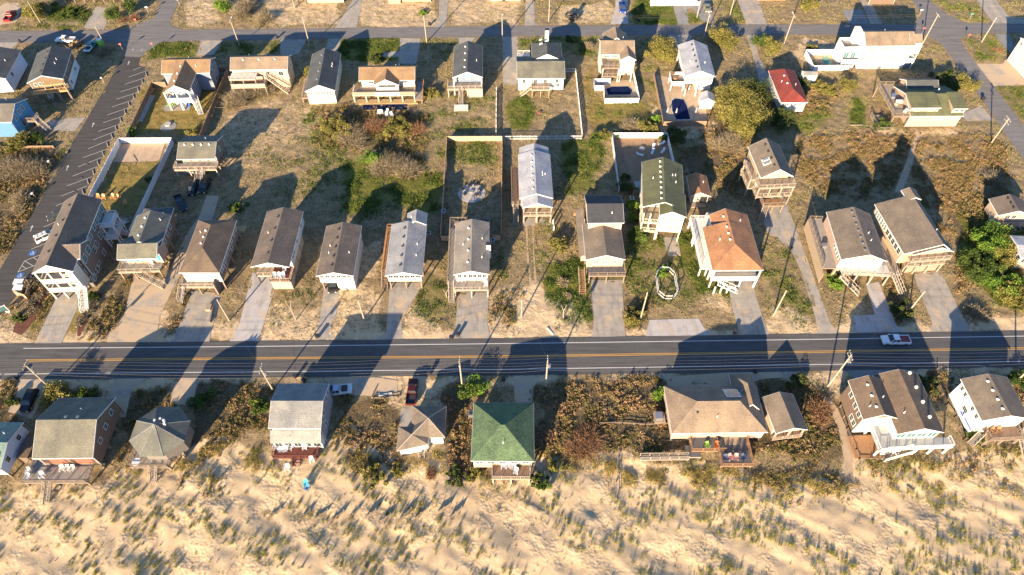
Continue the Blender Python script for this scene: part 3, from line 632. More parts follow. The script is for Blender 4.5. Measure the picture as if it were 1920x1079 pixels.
    def deck(s, x0, x1, y0, y1, z, rails='FLR', m='d_grey', rm='trim_tan', posts=True, solid=False, pm='wood', gapF=None, rh=1.0, np_=None):
        if x0 > x1: x0, x1 = x1, x0
        if y0 > y1: y0, y1 = y1, y0
        s.nv += 1; z += .0043*(s.nv % 7)
        mb = MB().box(x0, x1, y0, y1, z-.06, z); mb.box(x0+.02, x1-.02, y0+.02, y1-.02, z-.24, z-.062); o = mb.build('deck', m, s.root)
        MB().box(x0-.04, x1+.04, y0-.05, y0-.003, z-.28, z+.01).build('deck_trim', rm, o)
        mb = MB(); e = .08
        for c in rails:
            if c == 'F':
                if gapF: rail_mb(mb, (x0+e, y0+e), (gapF[0], y0+e), z, rh, solid); rail_mb(mb, (gapF[1], y0+e), (x1-e, y0+e), z, rh, solid)
                else: rail_mb(mb, (x0+e, y0+e), (x1-e, y0+e), z, rh, solid)
            if c == 'B': rail_mb(mb, (x0+e, y1-e), (x1-e, y1-e), z, rh, solid)
            if c == 'L': rail_mb(mb, (x0+e, y0+e), (x0+e, y1-e), z, rh, solid)
            if c == 'R': rail_mb(mb, (x1-e, y0+e), (x1-e, y1-e), z, rh, solid)
        if mb.v: mb.build('railing', rm, s.root)
        if posts:
            n = np_ or max(2, round((x1-x0)/3.2)+1); s.posts([x0+.2+(x1-x0-.4)*i/(n-1) for i in range(n)], [y0+.25] if y1-y0 < 4 else [y0+.25, y1-.5], z-.24, pm)
        return s
    def deckpx(s, a, b, z, t=None, **k):
        x0, y0 = s.P(*a, z, t); x1, y1 = s.P(*b, z, t); s.deck(x0, x1, y0, y1, z, **k); s.dk = (min(x0, x1), max(x0, x1), min(y0, y1), max(y0, y1), z)
        c = s.dk; FOOT.append([tuple(s.w(x, y)[:2]) for x, y in ((c[0], c[2]), (c[1], c[2]), (c[1], c[3]), (c[0], c[3]))]); return s
    def stairs(s, p, q, z0, z1, w=1.1, m='d_grey', rm='trim_tan'):     # p top, q bottom (local xy)
        P0 = Vector((*p, z1)); Q = Vector((*q, z0)); n = max(3, int(abs(z1-z0)/.2)); d = Q-P0; h = Vector((d.x, d.y, 0)).normalized(); sd = Vector((-h.y, h.x, 0))*w/2
        mb = MB()
        for i in range(n): a = P0+d*(i+.5)/n; mb.bar(a-sd, a+sd, .27, .05)
        st = mb.build('stairs', m, s.root); rb = MB()
        for k in (-1, 1):
            rb.bar(P0+sd*k, Q+sd*k, .06, .28)
            rb.bar(P0+sd*k+Vector((0,0,.95)), Q+sd*k+Vector((0,0,.95)), .08, .08)
            for i in range(0, n+1, 3): a = P0+d*i/n+sd*k; rb.bar(a, a+Vector((0,0,.95)), .08, .08)
        rb.build('stair_rail', rm, st); return s
    def chimney(s, x, y, z0, z1, w=.7, m='w_white'):
        o = MB().box(x-w/2, x+w/2, y-w/2, y+w/2, z0, z1).build('chimney', m, s.root); MB().box(x-w/2-.06, x+w/2+.06, y-w/2-.06, y+w/2+.06, z1+.002, z1+.12).build('chimney_cap', 'dark', o); return s
    def skylight(s, x, y, z, w=.6, l=1.1, sl=(0, 0), m='glass'):
        o = MB().add([(x+a*w/2, y+b*l/2, z+c+a*sl[0]*w/2+b*sl[1]*l/2) for c in (-.1, .12) for a, b in ((-1,-1),(1,-1),(1,1),(-1,1))], [(3,2,1,0),(4,5,6,7),(0,1,5,4),(1,2,6,5),(2,3,7,6),(3,0,4,7)]).build('skylight', 'trim', s.root)
        k = .8; MB().add([(x+a*w*k/2, y+b*l*k/2, z+.135+a*sl[0]*w*k/2+b*sl[1]*l*k/2) for a, b in ((-1,-1),(1,-1),(1,1),(-1,1))], [(0,1,2,3)]).build('pane', m, o); return s
# ================================================================== sea-side row (left to right)
h = House('pale green roofed house cut off by the left edge beside the sandy dunes', 'house', 'd0', (-330,880), (0,885), 4.2, BL=(-330,690))
h.roof('r_mint', y1=9, rise=1.4, axis='x', wall='w_paleblue', zf=1.2).pil(); h.box('side_porch', 'r_brown', h.W+.3, h.W+2.4, 3, 7.5, 0, 2.4); h.skylight(h.W-2, 2.2, 5.0, 2.4, .8, (0, .3))
h.win('R', 2, 3.1)
A1 = h = House('wide olive roofed beach house with a broad grey deck facing the dunes, red shingle side', 'house', 'd0', (240,800), (693,795), 5.2, D=11)
h.D = 12.0
h.roof('r_khaki', y1=11.8, rise=3.0, axis='x', wall='s_brown', zf=1.4, pipes=1).pil(n=4)
h.win('R', [.3, .55, .8], 4.3, .9, 1.0, 'dark'); h.win('F', 4, 3.3, 1.6, 1.3, 'glass', 'w_red')
for f in (.45, .65): h.skylight(h.W*f, 6.6, 7.9, .4, .4, (0, -.2), 'glass_light')
h.box('red_panel', 'w_red', 2, 4.6, .30, .34, 2.2, 4.2); h.box('red_panel', 'w_red', 6.4, 9.4, .30, .34, 2.2, 4.2)
h.deckpx((168,985), (720,800), 1.7, rails='FLR', m='d_grey', rm='wood')
h.stairs(((h.dk[0]+h.dk[1])/2-1.1, h.dk[2]), ((h.dk[0]+h.dk[1])/2-1.1, h.dk[2]-3.4), 0, 1.65, 1.1, 'd_grey', 'pole_wood')
A2 = h = House('eight-sided grey house with a pointed roof and a weathered deck on the sand', 'house', 'd0', (1030,740), (1390,740), 5.0, D=10, name='octagonal_house')
cx, cy = h.P(1200, 592, 5.0); R = 5.3; ring = [(cx+R*math.cos(PI/8+i*PI/4), cy+R*math.sin(PI/8+i*PI/4)*.98) for i in range(8)]
mb = MB(); mb.add([(x, y, 5) for x, y in ring]+[(cx, cy, 7.6)]+[(x, y, 4.8) for x, y in ring], [(i, (i+1) % 8, 8) for i in range(8)]+[tuple(range(16, 8, -1))]+[((i+1) % 8, i, i+9, (i+1) % 8+9) for i in range(8)])
ro = mb.build('roof', 'r_tealgrey', h.root); tb = MB()
for i in range(8): tb.bar((*ring[i], 5.03), (cx, cy, 7.63), .12, .06)
tb.build('ridge_cap', 'r_ltgrey', ro)
MB().prism([(cx+(x-cx)*.88, cy+(y-cy)*.88) for x, y in ring], 1.2, 5.0).build('wall', 's_grey', h.root)
for dx, dy in ((-.4,1.0),(.5,1.3),(1.2,1.0),(1.5,.4)): MB().box(cx+dx-.16, cx+dx+.16, cy+dy-.16, cy+dy+.16, 6.6, 7.35).build('roof_vent', 'white_plastic', ro)
h.deckpx((968,866), (1320,700), 1.4, rails='FLR', m='d_grey', rm='wood'); c = h.dk; h.stairs((c[0]+(c[1]-c[0])*.62, c[2]), (c[0]+(c[1]-c[0])*.62, c[2]-2.2), 0, 1.35, 1.2, 'd_grey', 'pole_wood')
h.posts([cx-3.5, cx, cx+3.5], [cy-3, cy+3], 1.3); h.box('storage_box', 'wood', c[1]+.2, c[1]+1.8, c[3]-1.5, c[3]+.4, 0, 1.6)
A3 = h = House('two-storey grey beach house with stepped pale roof and dark red deck', 'house', 'd1', (92,572), (485,572), 6.4, D=9.5)
h.roof('r_ltgrey', y1=9.0, rise=1.7, axis='x', wall='w_grey', zf=.3, pipes=0); L1 = dict(h.last)
h.win('R', [.25, .4, .75, .9], 5.2, .8, 1.2); h.win('R', [.3], 2.6, .8, 1.2)
x0, y0 = h.P(106, 683, 3.4); x1, _ = h.P(487, 683, 3.4)
mb = MB(); mb.add([(x0,y0,3.4),(x1,y0,3.4),(x1,.3,4.9),(x0,.3,4.9),(x0,y0,3.2),(x1,y0,3.2),(x1,.3,4.7),(x0,.3,4.7)], [(0,1,2,3),(7,6,5,4),(0,4,5,1),(1,5,6,2),(3,2,6,7),(0,3,7,4)]); mb.build('porch_roof', 'r_ltgrey', h.root)
h.last = dict(x0=x0+.2, x1=x1-.2, y0=y0+.4, y1=.3, ze=3.2, zf=.3); h.box('porch_wall', 'w_white', x0+.2, x1-.2, y0+.4, .34, .3, 3.25); h.win('F', 5, 1.9, 1.3, 1.3); h.door('F', .62, .8)
h.deckpx((125,795), (480,690), .75, rails='LFR', m='d_red', rm='d_red', gapF=None); c = h.dk; h.stairs(((c[0]+c[1])/2+.3, c[2]), ((c[0]+c[1])/2+.3, c[2]-1.4), 0, .72, 1.3, 'd_red', 'd_red')
A4 = h = House('small low brown hip-roofed cottage with a torn pale patch on its roof', 'cottage', 'd1', (1055,742), (1290,700), 2.9, D=6, name='beach_cottage')
def px(x, y, z): return (*h.P(x, y, z), z)
V = [px(1172,405,3), px(1425,408,3), px(1415,640,3), px(1295,641,3), px(1288,692,3), px(1055,742,3), px(1070,562,3), px(1166,562,3), px(1290,497,5.0), px(1168,620,4.2)]
mb = MB(); n = len(V); F = [(7,8,0),(0,8,1),(1,8,2),(2,8,3),(3,8,9),(3,9,4),(4,9,5),(5,9,6),(6,9,7),(7,9,8)]
F = [f if (Vector(V[f[1]])-Vector(V[f[0]])).cross(Vector(V[f[2]])-Vector(V[f[0]])).z > 0 else f[::-1] for f in F]
mb.add(V+[(x, y, z-.2) for x, y, z in V], F+[tuple(i+n for i in f[::-1]) for f in F]+[((i+1) % 8, i, i+n, (i+1) % 8+n) for i in range(8)]); ro = mb.build('roof', 'r_warm', h.root)
tb = MB()
for i in range(8): tb.bar(Vector(V[i])-Vector((0,0,.1)), Vector(V[(i+1) % 8])-Vector((0,0,.1)), .1, .22)
for a, b in ((0,8),(1,8),(2,8),(8,9),(9,5)): tb.bar(V[a], V[b], .14, .08)
tb.build('roof_trim', 'trim_tan', ro)
ctr = Vector((sum(v[0] for v in V[:8])/8, sum(v[1] for v in V[:8])/8)); MB().prism([(ctr.x+(x-ctr.x)*.9, ctr.y+(y-ctr.y)*.9) for x, y, z in V[:8]], -.3, 2.85).build('wall', 'w_white', h.root)
p = [px(1075,738,3.06), px(1110,715,3.2), px(1170,705,3.35), px(1205,686,3.55), px(1286,690,3.08), px(1286,705,3.02), px(1180,722,3.08)]
h.posts([h.P(1225,745,0)[0], h.P(1262,745,0)[0]], [h.P(1225,790,0)[1]], 1.0); h.stairs(h.P(1243,745,.6), h.P(1243,800,0), 0, .6, 1.0, 'd_grey', 'pole_wood')
MB().box(*sorted((h.P(1305,640,2)[0], h.P(1412,640,2)[0])), h.P(1305,655,1.6)[1]-.1, h.P(1305,655,1.6)[1], .6, 2.5).build('front_wall_panel', 'w_yellow', h.root)
A5 = h = House('square house under a mottled green pyramid roof with a small beach deck', 'house', 'f', (883,864.5), (1001.5,865.5), 5.2, BL=(888,755.5))
h.roof('r_green', rise=2.6, axis='x', hip=(h.W/2-.3, h.W/2-.3), wall='w_tan', zf=1.6, vents=0, pipes=1).pil(n=4)
h.win('F', 5, 4.1, 1.1, 1.0); h.deckpx((922,898), (994,868), 2.6, rails='LFR', m='d_brown', rm='pole_wood', pm='pole_wood')
A6 = h = House('large tan hip-roofed house with a glassed centre skylight and orange-trimmed deck', 'house', 'd2', (1198,612), (1918,602), 4.0, BL=(1150,258))
h.roof('r_tan', rise=3.0, axis='x', hip=(h.D/2, h.D/2), wall='s_pink', zf=.9, pipes=1).pil(n=5)
sx = h.P(1650, 335, 5.5)[0]; ya, yb = h.D*.60, h.D*.86; zz = lambda y: 4+3.0*(h.D-y)/(h.D/2)+.06
h.roof('r_tan', x0=h.W*.74, x1=h.W-.2, y0=h.D*.45, y1=h.D+2.6, ze=3.9, rise=2.5, wall='s_pink', zf=.9, hip=(0, 3.5), pipes=1)
o = MB().add([(sx-1.35,ya,zz(ya)),(sx+1.35,ya,zz(ya)),(sx+1.35,yb,zz(yb)),(sx-1.35,yb,zz(yb)),(sx-1.35,ya,zz(ya)+.15),(sx+1.35,ya,zz(ya)+.15),(sx+1.35,yb,zz(yb)+.15),(sx-1.35,yb,zz(yb)+.15)], [(4,5,6,7),(0,1,5,4),(1,2,6,5),(2,3,7,6),(3,0,4,7)]).build('skylight', 'trim', h.root)
MB().add([(sx-1.2,ya+.15,zz(ya+.15)+.16),(sx+1.2,ya+.15,zz(ya+.15)+.16),(sx+1.2,yb-.15,zz(yb-.15)+.16),(sx-1.2,yb-.15,zz(yb-.15)+.16)], [(0,1,2,3)]).build('pane', 'glass_light', o)
h.last = dict(x0=.4, x1=h.W-.4, y0=.35, y1=5)
for y in (3, 5.2): h.box('roof_vent', 'dark', 4.6, 4.95, y, y+.4, 5.6, 6.1)
h.win('F', [.35, .5, .85, .93], 2.9, 1.4, 1.1, 'glass_light')
h.deckpx((1340,745), (1575,618), 1.3, rails='LF', m='d_dark', rm='d_orange', posts=True); h.deckpx((1565,858), (1750,618), 1.3, rails='LFR', m='d_dark', rm='d_orange')
h.deckpx((1598,694), (1695,630), 1.34, rails='', m='d_tan', posts=False)
h.deckpx((960,810), (1320,770), 1.0, rails='FB', m='d_dark', rm='pole_wood'); h.deckpx((1310,790), (1400,700), 1.1, rails='', m='d_dark', rm='pole_wood')
h.box('air_conditioner', 'metal', -1.9, -.6, 4.0, 5.4, 1.0, 2.0); h.box('ac_platform', 'd_tan', -2.1, 0, 3.6, 5.8, .8, 1.0)
A7 = h = House('narrow brown shingled outbuilding with gable roof right of the big tan house', 'shed', 'd3', (60,612), (298,583), 3.3, BL=(18,335), name='outbuilding')
h.roof('r_warm', rise=1.5, wall='s_pink', zf=.5, fi=1.2, ped=True, pipes=0, trim=None) if False else h.roof('r_warm', rise=1.5, wall='s_pink', zf=.5, fi=1.2, ped=True, pipes=0)
h.posts([.4, h.W/2, h.W-.4], [.3], 3.1, 'pole_wood'); h.deck(.2, h.W-.2, 0, 1.4, .6, rails='F', m='d_brown', rm='pole_wood', rh=.8)
A8 = h = House('large brown-roofed twin-gable house with white decks and dark shingle side', 'house', 'd3', (715,508), (975,498), 6.4, BL=(622,215))
h.roof('r_brown', rise=1.7, wall='s_brown', zf=.5, vents=3, pipes=2)
h.win('L', [.2, .45, .75], 4.9, .9, 1.3); h.win('L', [.15, .3], 2.2, .9, 1.3); h.win('F', 3, 4.8, 1.2, 1.3, 'glass_teal'); h.box('front_siding', 'w_white', .42, h.W-.42, .27, .33, .6, 6.2)
W0 = h.W; xb, yb = h.P(970, 617, 6.0); xc, _ = h.P(1325, 612, 6.0); ybk = h.P(1045, 255, 6.0)[1]
h.roof('r_brown', x0=W0-1.0, x1=xc, y0=yb, y1=max(ybk, yb+12), ze=6.0, rise=1.9, wall='w_white', zf=.6, vents=0, pipes=1, rx=h.P(1185, 590, 7.9)[0])
x0 = h.last['x0']; h.win('F', 4, 4.6, 1.5, 1.5, 'glass_teal'); mb = MB()
for k in range(4):
    y = yb+2.5+k*3; x = xc-2.2; MB().box(x-.2, x+.2, y-.2, y+.2, 6.4, 7.5).build('roof_vent', 'white_plastic', h.root)
h.deckpx((885,735), (1350,640), 3.1, rails='FR', m='screen_grey', rm='trim', pm='trim', posts=True); h.deckpx((830,745), (900,540), 3.1, rails='LF', m='screen_grey', rm='trim', pm='trim')
h.deckpx((655,800), (870,620), .5, rails='', m='d_orange', rm='d_tan', posts=False)
h.stairs(h.P(1090,730,3.0), h.P(850,800,.3), .3, 3.0, 1.2, 'd_dark', 'trim')
A9 = h = House('brown-roofed house with pale blue side wall at the right edge by the dunes', 'house', 'd3', (1605,517), (1965,500), 6.2, BL=(1460,203))
h.roof('r_warm', rise=1.6, wall='w_paleblue', zf=.6, vents=4, pipes=0); h.win('L', [.15, .35, .72, .88], 4.9, .7, .9); h.win('L', [.45], 3.0, 1.3, .9); h.win('F', 4, 4.8, 1.2, 1.0, 'glass')
h.box('front_siding', 'w_white', .42, h.W-.42, .27, .33, .7, 6.0)
lg = MB(); X = .33   # small dark blue boat emblem and lettering line on the side wall
lg.add([(X, h.D*.36, 1.9), (X, h.D*.36+1.2, 1.9), (X, h.D*.36+.95, 1.55), (X, h.D*.36+.2, 1.55)], [(0,1,2,3)]).add([(X, h.D*.36+.6, 2.0), (X, h.D*.36+.6, 3.0), (X, h.D*.36+.1, 2.1)], [(0,1,2)])
for k in range(9): lg.add([(X, h.D*.30-k*.32, 1.75), (X, h.D*.30-k*.32, 2.05), (X, h.D*.30-k*.32-.2, 2.05), (X, h.D*.30-k*.32-.2, 1.75)], [(0,1,2,3)])
lg.build('wall_emblem', colr(.05,.1,.35), h.root)
h.deckpx((1655,665), (1845,540), 2.6, rails='LFR', m='d_brown', rm='wood'); c = h.dk; h.stairs((c[1]+.6, c[3]-1), (c[1]+1.0, c[2]-2.6), 0, 2.6, 1.2)
h.stairs((c[0]-.6, c[3]-1.5), (c[0]-2.2, c[2]+.3), 0.4, 2.4, 1.1)

# ================================================================== row above the main road (left to right)
B1 = h = House('long three-storey motel with brown roof and cream balconies beside the parking lot', 'motel', 'b0', (238,1092), (545,1075), 8.8, BL=(528,550), name='motel_building')
h.roof('r_dkbrown', rise=2.3, wall='s_grey', zf=2.6, fi=2.6, ped=True, pedmat='w_cream', vents=0, pipes=3, ov=.35)
ro = [o for o in h.root.children if o.name.startswith('roof')][0]
for i in range(7): MB().box(h.W/2-1.3, h.W/2-.95, 4+i*4.4, 4.4+i*4.4, 10.3, 10.75).build('roof_vent', 'dark', ro)
for zz in (7.5, 4.7):
    h.win('R', [.07, .12, .2, .26, .38, .47, .62, .72, .82, .93], zz, 1.0, 1.5, 'glass_teal')
h.win('R', [.06, .16, .3], 1.9+.2, 1.0, 1.4, 'glass_teal'); h.box('ground_storey', 's_grey', 1.2, h.W-.36, 2.8, h.D-.6, 0, 2.598)
h.win('R', [.08, .22, .5, .7], 1.5, 1.0, 1.3, 'glass_teal', at=dict(x0=1.2, x1=h.W-.36, y0=2.8, y1=h.D-.6))
for zz in (2.6, 5.5): h.deck(.3, h.W-1.6, 0, 2.6, zz, rails='FL', m='d_white', rm='w_cream', solid=True, posts=False)
h.posts([.4, h.W*.36, h.W*.66], [.2], 8.5, 'w_cream', .16); h.box('stair_tower', 'w_cream', h.W-1.6, h.W-.3, -.05, 2.6, 2.6, 8.6)
h.win('F', [.3, .7], 7.8, .5, .6, at=dict(x0=h.W-2.6, x1=h.W-.3, y0=-.06, y1=2)); h.win('F', [.3, .7], 5.2, .5, .6, at=dict(x0=h.W-2.6, x1=h.W-.3, y0=-.06, y1=2))
h.stairs((h.W-.7, -.1), (h.W-.5, -4.2), 0, 3.0, 1.5, 'd_white', 'trim')
h.roof('r_dkbrown', x0=h.W-4.2, x1=h.W+.5, y0=3.2, y1=8.6, ze=8.9, rise=1.7, axis='x', wall='s_grey', zf=3.0, pipes=0, ov=.3, hip=(0, 0)); h.win('R', 2, 7.2, 1.4, 1.6, 'glass_teal')
for k, zz in ((0, 2.9), (1, 5.8)):
    h.deck(h.W-.3, h.W+2.6, h.D-6.5+k*1.0, h.D-2.5+k, zz, rails='FRB', m='d_white', rm='trim', pm='trim')
h.stairs((h.W+1.2, h.D-2.5), (h.W+1.2, h.D+1.5), 0, 2.9, 1.2, 'd_white', 'trim')
B2 = h = House('brown shingled house with grey-green roofs, turquoise shutters and front deck', 'house', 'b0', (875,987), (1172,977), 6.6, D=6)
rr = 1.6; yr = h.P(875, 872, h.ze+rr)[1]
h.roof('r_khaki', y1=2*yr, rise=rr, axis='x', wall='s_pink', zf=2.8, fi=1.9, pipes=0, ov=.4); yb_ = 2*yr; h.pil()
for f in (.13, .3, .64, .86): h.box('shutter', colr(.03,.55,.62), h.W*f, h.W*f+.5, 1.80, 1.88, 3.6, 5.9)
h.win('F', [.22, .45, .74], 4.8, 1.0, 1.6, 'glass_light')
bx0, by1 = h.P(1000, 662, 6.6); h.roof('r_tealgrey', x0=.6, x1=h.W-.1, y0=yb_-2.5, y1=by1, rise=1.75, wall='s_brown', zf=2.8, vents=3, hip=(0, 0)).pil(); h.win('R', [.1, .3, .55, .8], 5.0, .9, 1.2, 'glass_teal')
h.roof('r_slate', x0=1.4, x1=h.W-.3, y0=by1-.8, y1=by1+2.6, ze=6.3, rise=1.2, wall='s_brown', zf=2.8, hip=(0, 1.8), pipes=1)
h.deckpx((888,1085), (1225,1000), 2.8, rails='LF', m='d_grey', rm='pole_wood'); c = h.dk; h.stairs(((c[0]+c[1])/2+.3, c[2]-.6), (c[1]+.6, c[2]-2.2), 0, 2.8, 1.3, 'd_grey', 'pole_wood')
B3 = h = House('brown hip-roofed house with long slate-grey side wall and a small front deck', 'house', 'b0', (1340,1086), (1642,1086), 6.2, BL=(1487,692))
h.roof('r_brown', rise=2.0, wall='s_grey', zf=2.7, hip=(5.2, 3.2), vents=3, pipes=1).pil(); h.win('R', [.1, .17, .3, .42, .54, .68, .82, .93], 5.1, .8, 1.4, 'glass_light'); h.win('R', [.25, .6], 3.8, .7, 1.1)
h.win('F', 6, 5.0, .8, 1.1, 'glass_light'); h.box('front_siding', 'w_cream', .42, h.W-.42, .27, .33, 2.8, 6.0); h.deckpx((1352,1195), (1640,1100), 2.7, rails='LF', m='d_grey', rm='pole_wood'); c = h.dk
h.stairs((c[0]+.4, c[2]), (c[0]-.2, c[2]-2.3), .4, 2.5, 1.1); h.box('privacy_wall', 's_grey', c[1], c[1]+.12, c[2], c[3], 0, 4.0); h.box('rear_landing', 'd_pine', h.W*.2, h.W+.6, h.D, h.D+1.6, 2.4, 2.6)
B4 = h = House('grey-brown gabled house with carport and small red deck of white chairs', 'house', 'f', (470,501), (542,501), 6.0, BL=(500,397))
h.roof('r_dkbrown', rise=(503.5,493), wall='w_ltgrey', zf=2.7, fi=2.6, ped=True, pedmat='w_yellow', vents=4, vent_mat='dark', pipes=1); h.pil(); h.win('R', [.12, .2, .45, .8], 4.6, .8, 1.0, 'glass'); h.win('F', 2, 4.4, 1.4, 1.4)
h.box('lower_storey', 'w_tan', h.W-4.4, h.W-.5, .6, h.D-4, 0, 2.69); h.deck(h.W-4.6, h.W-.2, -1.4, 2.6, 2.72, rails='LFR', m='d_red', rm='w_tan', posts=False); h.box('storage_room', 'w_tan', h.W-4.5, h.W-.3, -1.3, .596, 0, 2.46)
h.deck(.2, h.W-4.64, 0.2, 2.6, 2.72, rails='F', m='d_tan', rm='w_tan', posts=True)
B5 = h = House('grey-brown gabled house with six small front windows and a car underneath', 'house', 'f', (592.5,518), (662.5,517.5), 5.4, BL=(611.5,424))
h.roof('r_dkbrown', rise=(625,511.3), wall='w_ltgrey', zf=2.4, fi=.5, vents=5, vent_mat='dark', pipes=3).pil(); h.win('F', 6, 4.55, .8, .7); h.box('lower_storey', 'w_cream', h.W*.47, h.W-.4, .5, h.D-1, 0, 2.39)
h.box('rear_enclosure', 'w_ltgrey', .5, h.W*.46, 6.5, h.D-1, 0, 2.39); h.win('R', 3, 4.4, .8, .9)
B6 = h = House('silver-roofed gabled house with six screened front windows and orange side deck', 'house', 'f', (722,517.5), (791.5,517), 5.2, BL=(734,421))
h.roof('r_silver', rise=(755,511), wall='w_cream', zf=2.6, fi=.5, vents=5, vent_mat='dark', pipes=2).pil(n=3); h.win('F', 6, 4.3, .95, .85); xm, _ = h.P(763, 405, 5.5)
h.roof('r_silver', x0=h.W*.42, x1=h.W-.1, y0=h.D-.3, y1=h.D+3.2, ze=5.35, rise=1.3, wall='w_cream', zf=2.6, pipes=1)
h.deck(-1.5, .38, 3.5, h.D+.6, 2.6, rails='LB', m='d_orange', rm='d_orange'); h.deck(-1.5, h.W*.42, h.D+.62, h.D+1.6, 2.6, rails='LB', m='d_orange', rm='d_orange', posts=False)
h.stairs((-.8, 3.4), (-.8, .2), 0, 2.6, 1.2, 'd_brown', 'wood'); h.box('nameplate', 'white_plastic', h.W*.44, h.W*.56, .42, .46, 3.35, 3.7)
B7 = h = House('pale tan gabled house with white chimney and porch of white chairs, between two wooden fences', 'house', 'f', (850.5,515.5), (917,514.5), 5.6, BL=(854.5,418))
h.roof('r_beige', rise=(884,508.5), wall='w_cream', zf=2.8, fi=.5, vents=4, pipes=3).pil(); h.win('F', [.12, .29, .46, .6, .75, .9], 4.5, .72, 1.1); h.chimney(h.W-.1, h.D*.48, 2.8, 7.2, .9)
h.deckpx((851,545), (916,524), 2.8, rails='FR', m='d_grey', rm='trim_tan', pm='trim_tan'); h.deck(-1.6, .38, 0, h.D+.8, 2.8, rails='L', m='d_grey', rm='wood', posts=True); h.stairs((-.7, -.1), (-.7, -3.2), 0, 2.8, 1.1)
h.deck(-1.6, h.W, h.D+.82, h.D+3.4, 2.8, rails='LBR', m='d_dark', rm='wood')
for x in (-.6, .9): h.box('planter_box', 'd_brown', x, x+1.1, h.D+1.6, h.D+2.6, 2.82, 3.5)
h.box('bench', colr(.25,.04,.05), h.W*.62, h.W-.6, h.D+1.6, h.D+2.4, 2.82, 3.2); h.box('cushion', colr(.35,.6,.85), 3, 4.6, h.D+1.3, h.D+1.9, 2.82, 3.1)
B8 = h = House('white-roofed gabled house with screened upper porch and open carport beneath', 'house', 'b2', (57,530), (308,527), 5.6, BL=(50,200))
h.roof('r_white', rise=1.5, wall='w_tan', zf=2.8, vents=6, pipes=3).pil(); y_, = [h.P(190, 598, 5.4)[1]]
h.roof('r_white', x0=.6, x1=h.W-.2, y0=y_, y1=.2, ze=5.4, rise=1.4, wall='w_tan', zf=2.8, fi=2.6, bi=0, ped=True, pipes=0)
h.roof('r_white', x0=.4, x1=h.W-.3, y0=h.D-.2, y1=h.D+2.6, ze=5.5, rise=1.4, wall='w_tan', zf=2.8, pipes=0)
h.deck(.8, h.W-.4, y_, .2, 2.8, rails='FLR', m='d_tan', rm='pole_wood'); h.posts([.9, h.W/2, h.W-.5], [y_+.3], 5.2, 'pole_wood'); MB().box(.5, h.W-.2, y_-.5, h.D*.4, 0, .05).build('carport_slab', 'concrete', h.root)
h.deck(-1.8, .38, 1, h.D-2, 2.8, rails='L', m='d_brown', rm='wood'); h.stairs((-.9, .9), (-.9, -3), 0, 2.8, 1.1); h.posts([h.W+.1], [y_-2.2, y_-.2], 1.6, 'trim'); MB().bar((h.W+.1, y_-2.2, 1.5), (h.W+.1, y_-.2, 1.5), .12, .12).build('shower_rail', 'trim', h.root)
B9 = h = House('dark shingled house with a tall black-roofed rear block and open front deck', 'house', 'b2', (553,990), (850,987), 5.6, BL=(545,770))
h.roof('r_warm', rise=1.5, wall='s_pink', zf=2.8, vents=0, pipes=0, rx=h.P(710, 960, 7.1)[0], y1=10.2).pil(); h.win('F', [.25, .5, .76], 4.4, 1.0, 1.2, 'glass_light')
mb = MB(); yA, yB = 1.6, 15.5; xa = h.P(490, 800, 4.6)[0]; mb.add([(xa,yA,4.7),(.5,yA,5.78),(.5,yB,5.78),(xa,yB,4.7),(xa,yA,4.5),(.5,yA,5.58),(.5,yB,5.58),(xa,yB,4.5)], [(0,1,2,3),(7,6,5,4),(0,4,5,1),(3,2,6,7),(0,3,7,4)]); mb.build('side_roof', 'r_warm', h.root)
h.box('side_wall', 's_pink', xa+.4, .38, yA+.4, yB-.4, 2.8, 4.5)
x0, y0 = h.P(565, 714, 8.2); x1, _ = h.P(840, 712, 8.2)
h.roof('r_black', x0=x0, x1=x1, y0=y0, y1=y0+8.4, ze=8.2, rise=1.7, axis='x', wall='s_pink', zf=2.8, pipes=1, ov=.4).pil(); h.win('F', [.12, .86], 6.4, .5, .4, 'dark')
h.deckpx((575,1110), (838,1015), 2.8, rails='FR', m='d_dark', rm='wood'); h.stairs((-.8, -.3), (-.6, -5.0), 0, 2.8, 1.3, 'd_orange', 'wood'); h.box('planter', 'd_orange', xa-.2, xa+1.4, yB+.2, yB+1.4, 2.6, 3.5)
B10 = h = House('tall pale yellow house with long green roof, tallest in the row above the road', 'house', 'b2', (978,592), (1296,616), 8.6, BL=(916,252))
h.roof('r_olive', rise=2.0, wall='w_cream', zf=2.9, fi=3.2, vents=8, pipes=4).pil('w_yellow', n=4); h.win('L', [.2, .7], 6.8, .8, 1.1, 'glass_teal'); h.win('F', [.15, .35], 6.8, 1.3, 1.8, 'glass_light')
x0, y0 = h.P(1108, 655, 8.5); x1 = h.W+.25
h.roof('r_olive', x0=x0, x1=x1, y0=y0, y1=5, ze=8.5, rise=1.35, wall='w_yellow', zf=2.9, pipes=0, fi=.4, bi=1.6, ov=.35, rx=h.P(1205, 622, 9.8)[0]); h.win('F', 3, 7.1, .8, 1.2, 'glass_light'); h.win('F', 3, 4.5, .8, 1.2, 'glass_light')
for zz in (2.9, 5.7): h.deck(.2, x0+.3, y0+.2, 3.2, zz, rails='FL', m='d_tan', rm='w_yellow', pm='w_yellow', posts=zz < 3)
h.posts([.4, x0*.5, x0+.1], [y0+.5], 8.3, 'w_yellow'); h.posts([x0+.4, x1-.5], [y0+.5], 2.9, 'w_yellow')
h.box('garage_box', 'w_tan', .6, h.W*.4, 3.6, 9, 0, 2.89); h.box('rear_terrace', 'screen_grey', -.6, 5, h.D, h.D+2.2, .02, .35)
h = House('small brown-roofed wooden shed beside the tall green-roofed house', 'shed', 'b2', (1338,512), (1490,514), 2.7, BL=(1318,360), name='garden_shed')
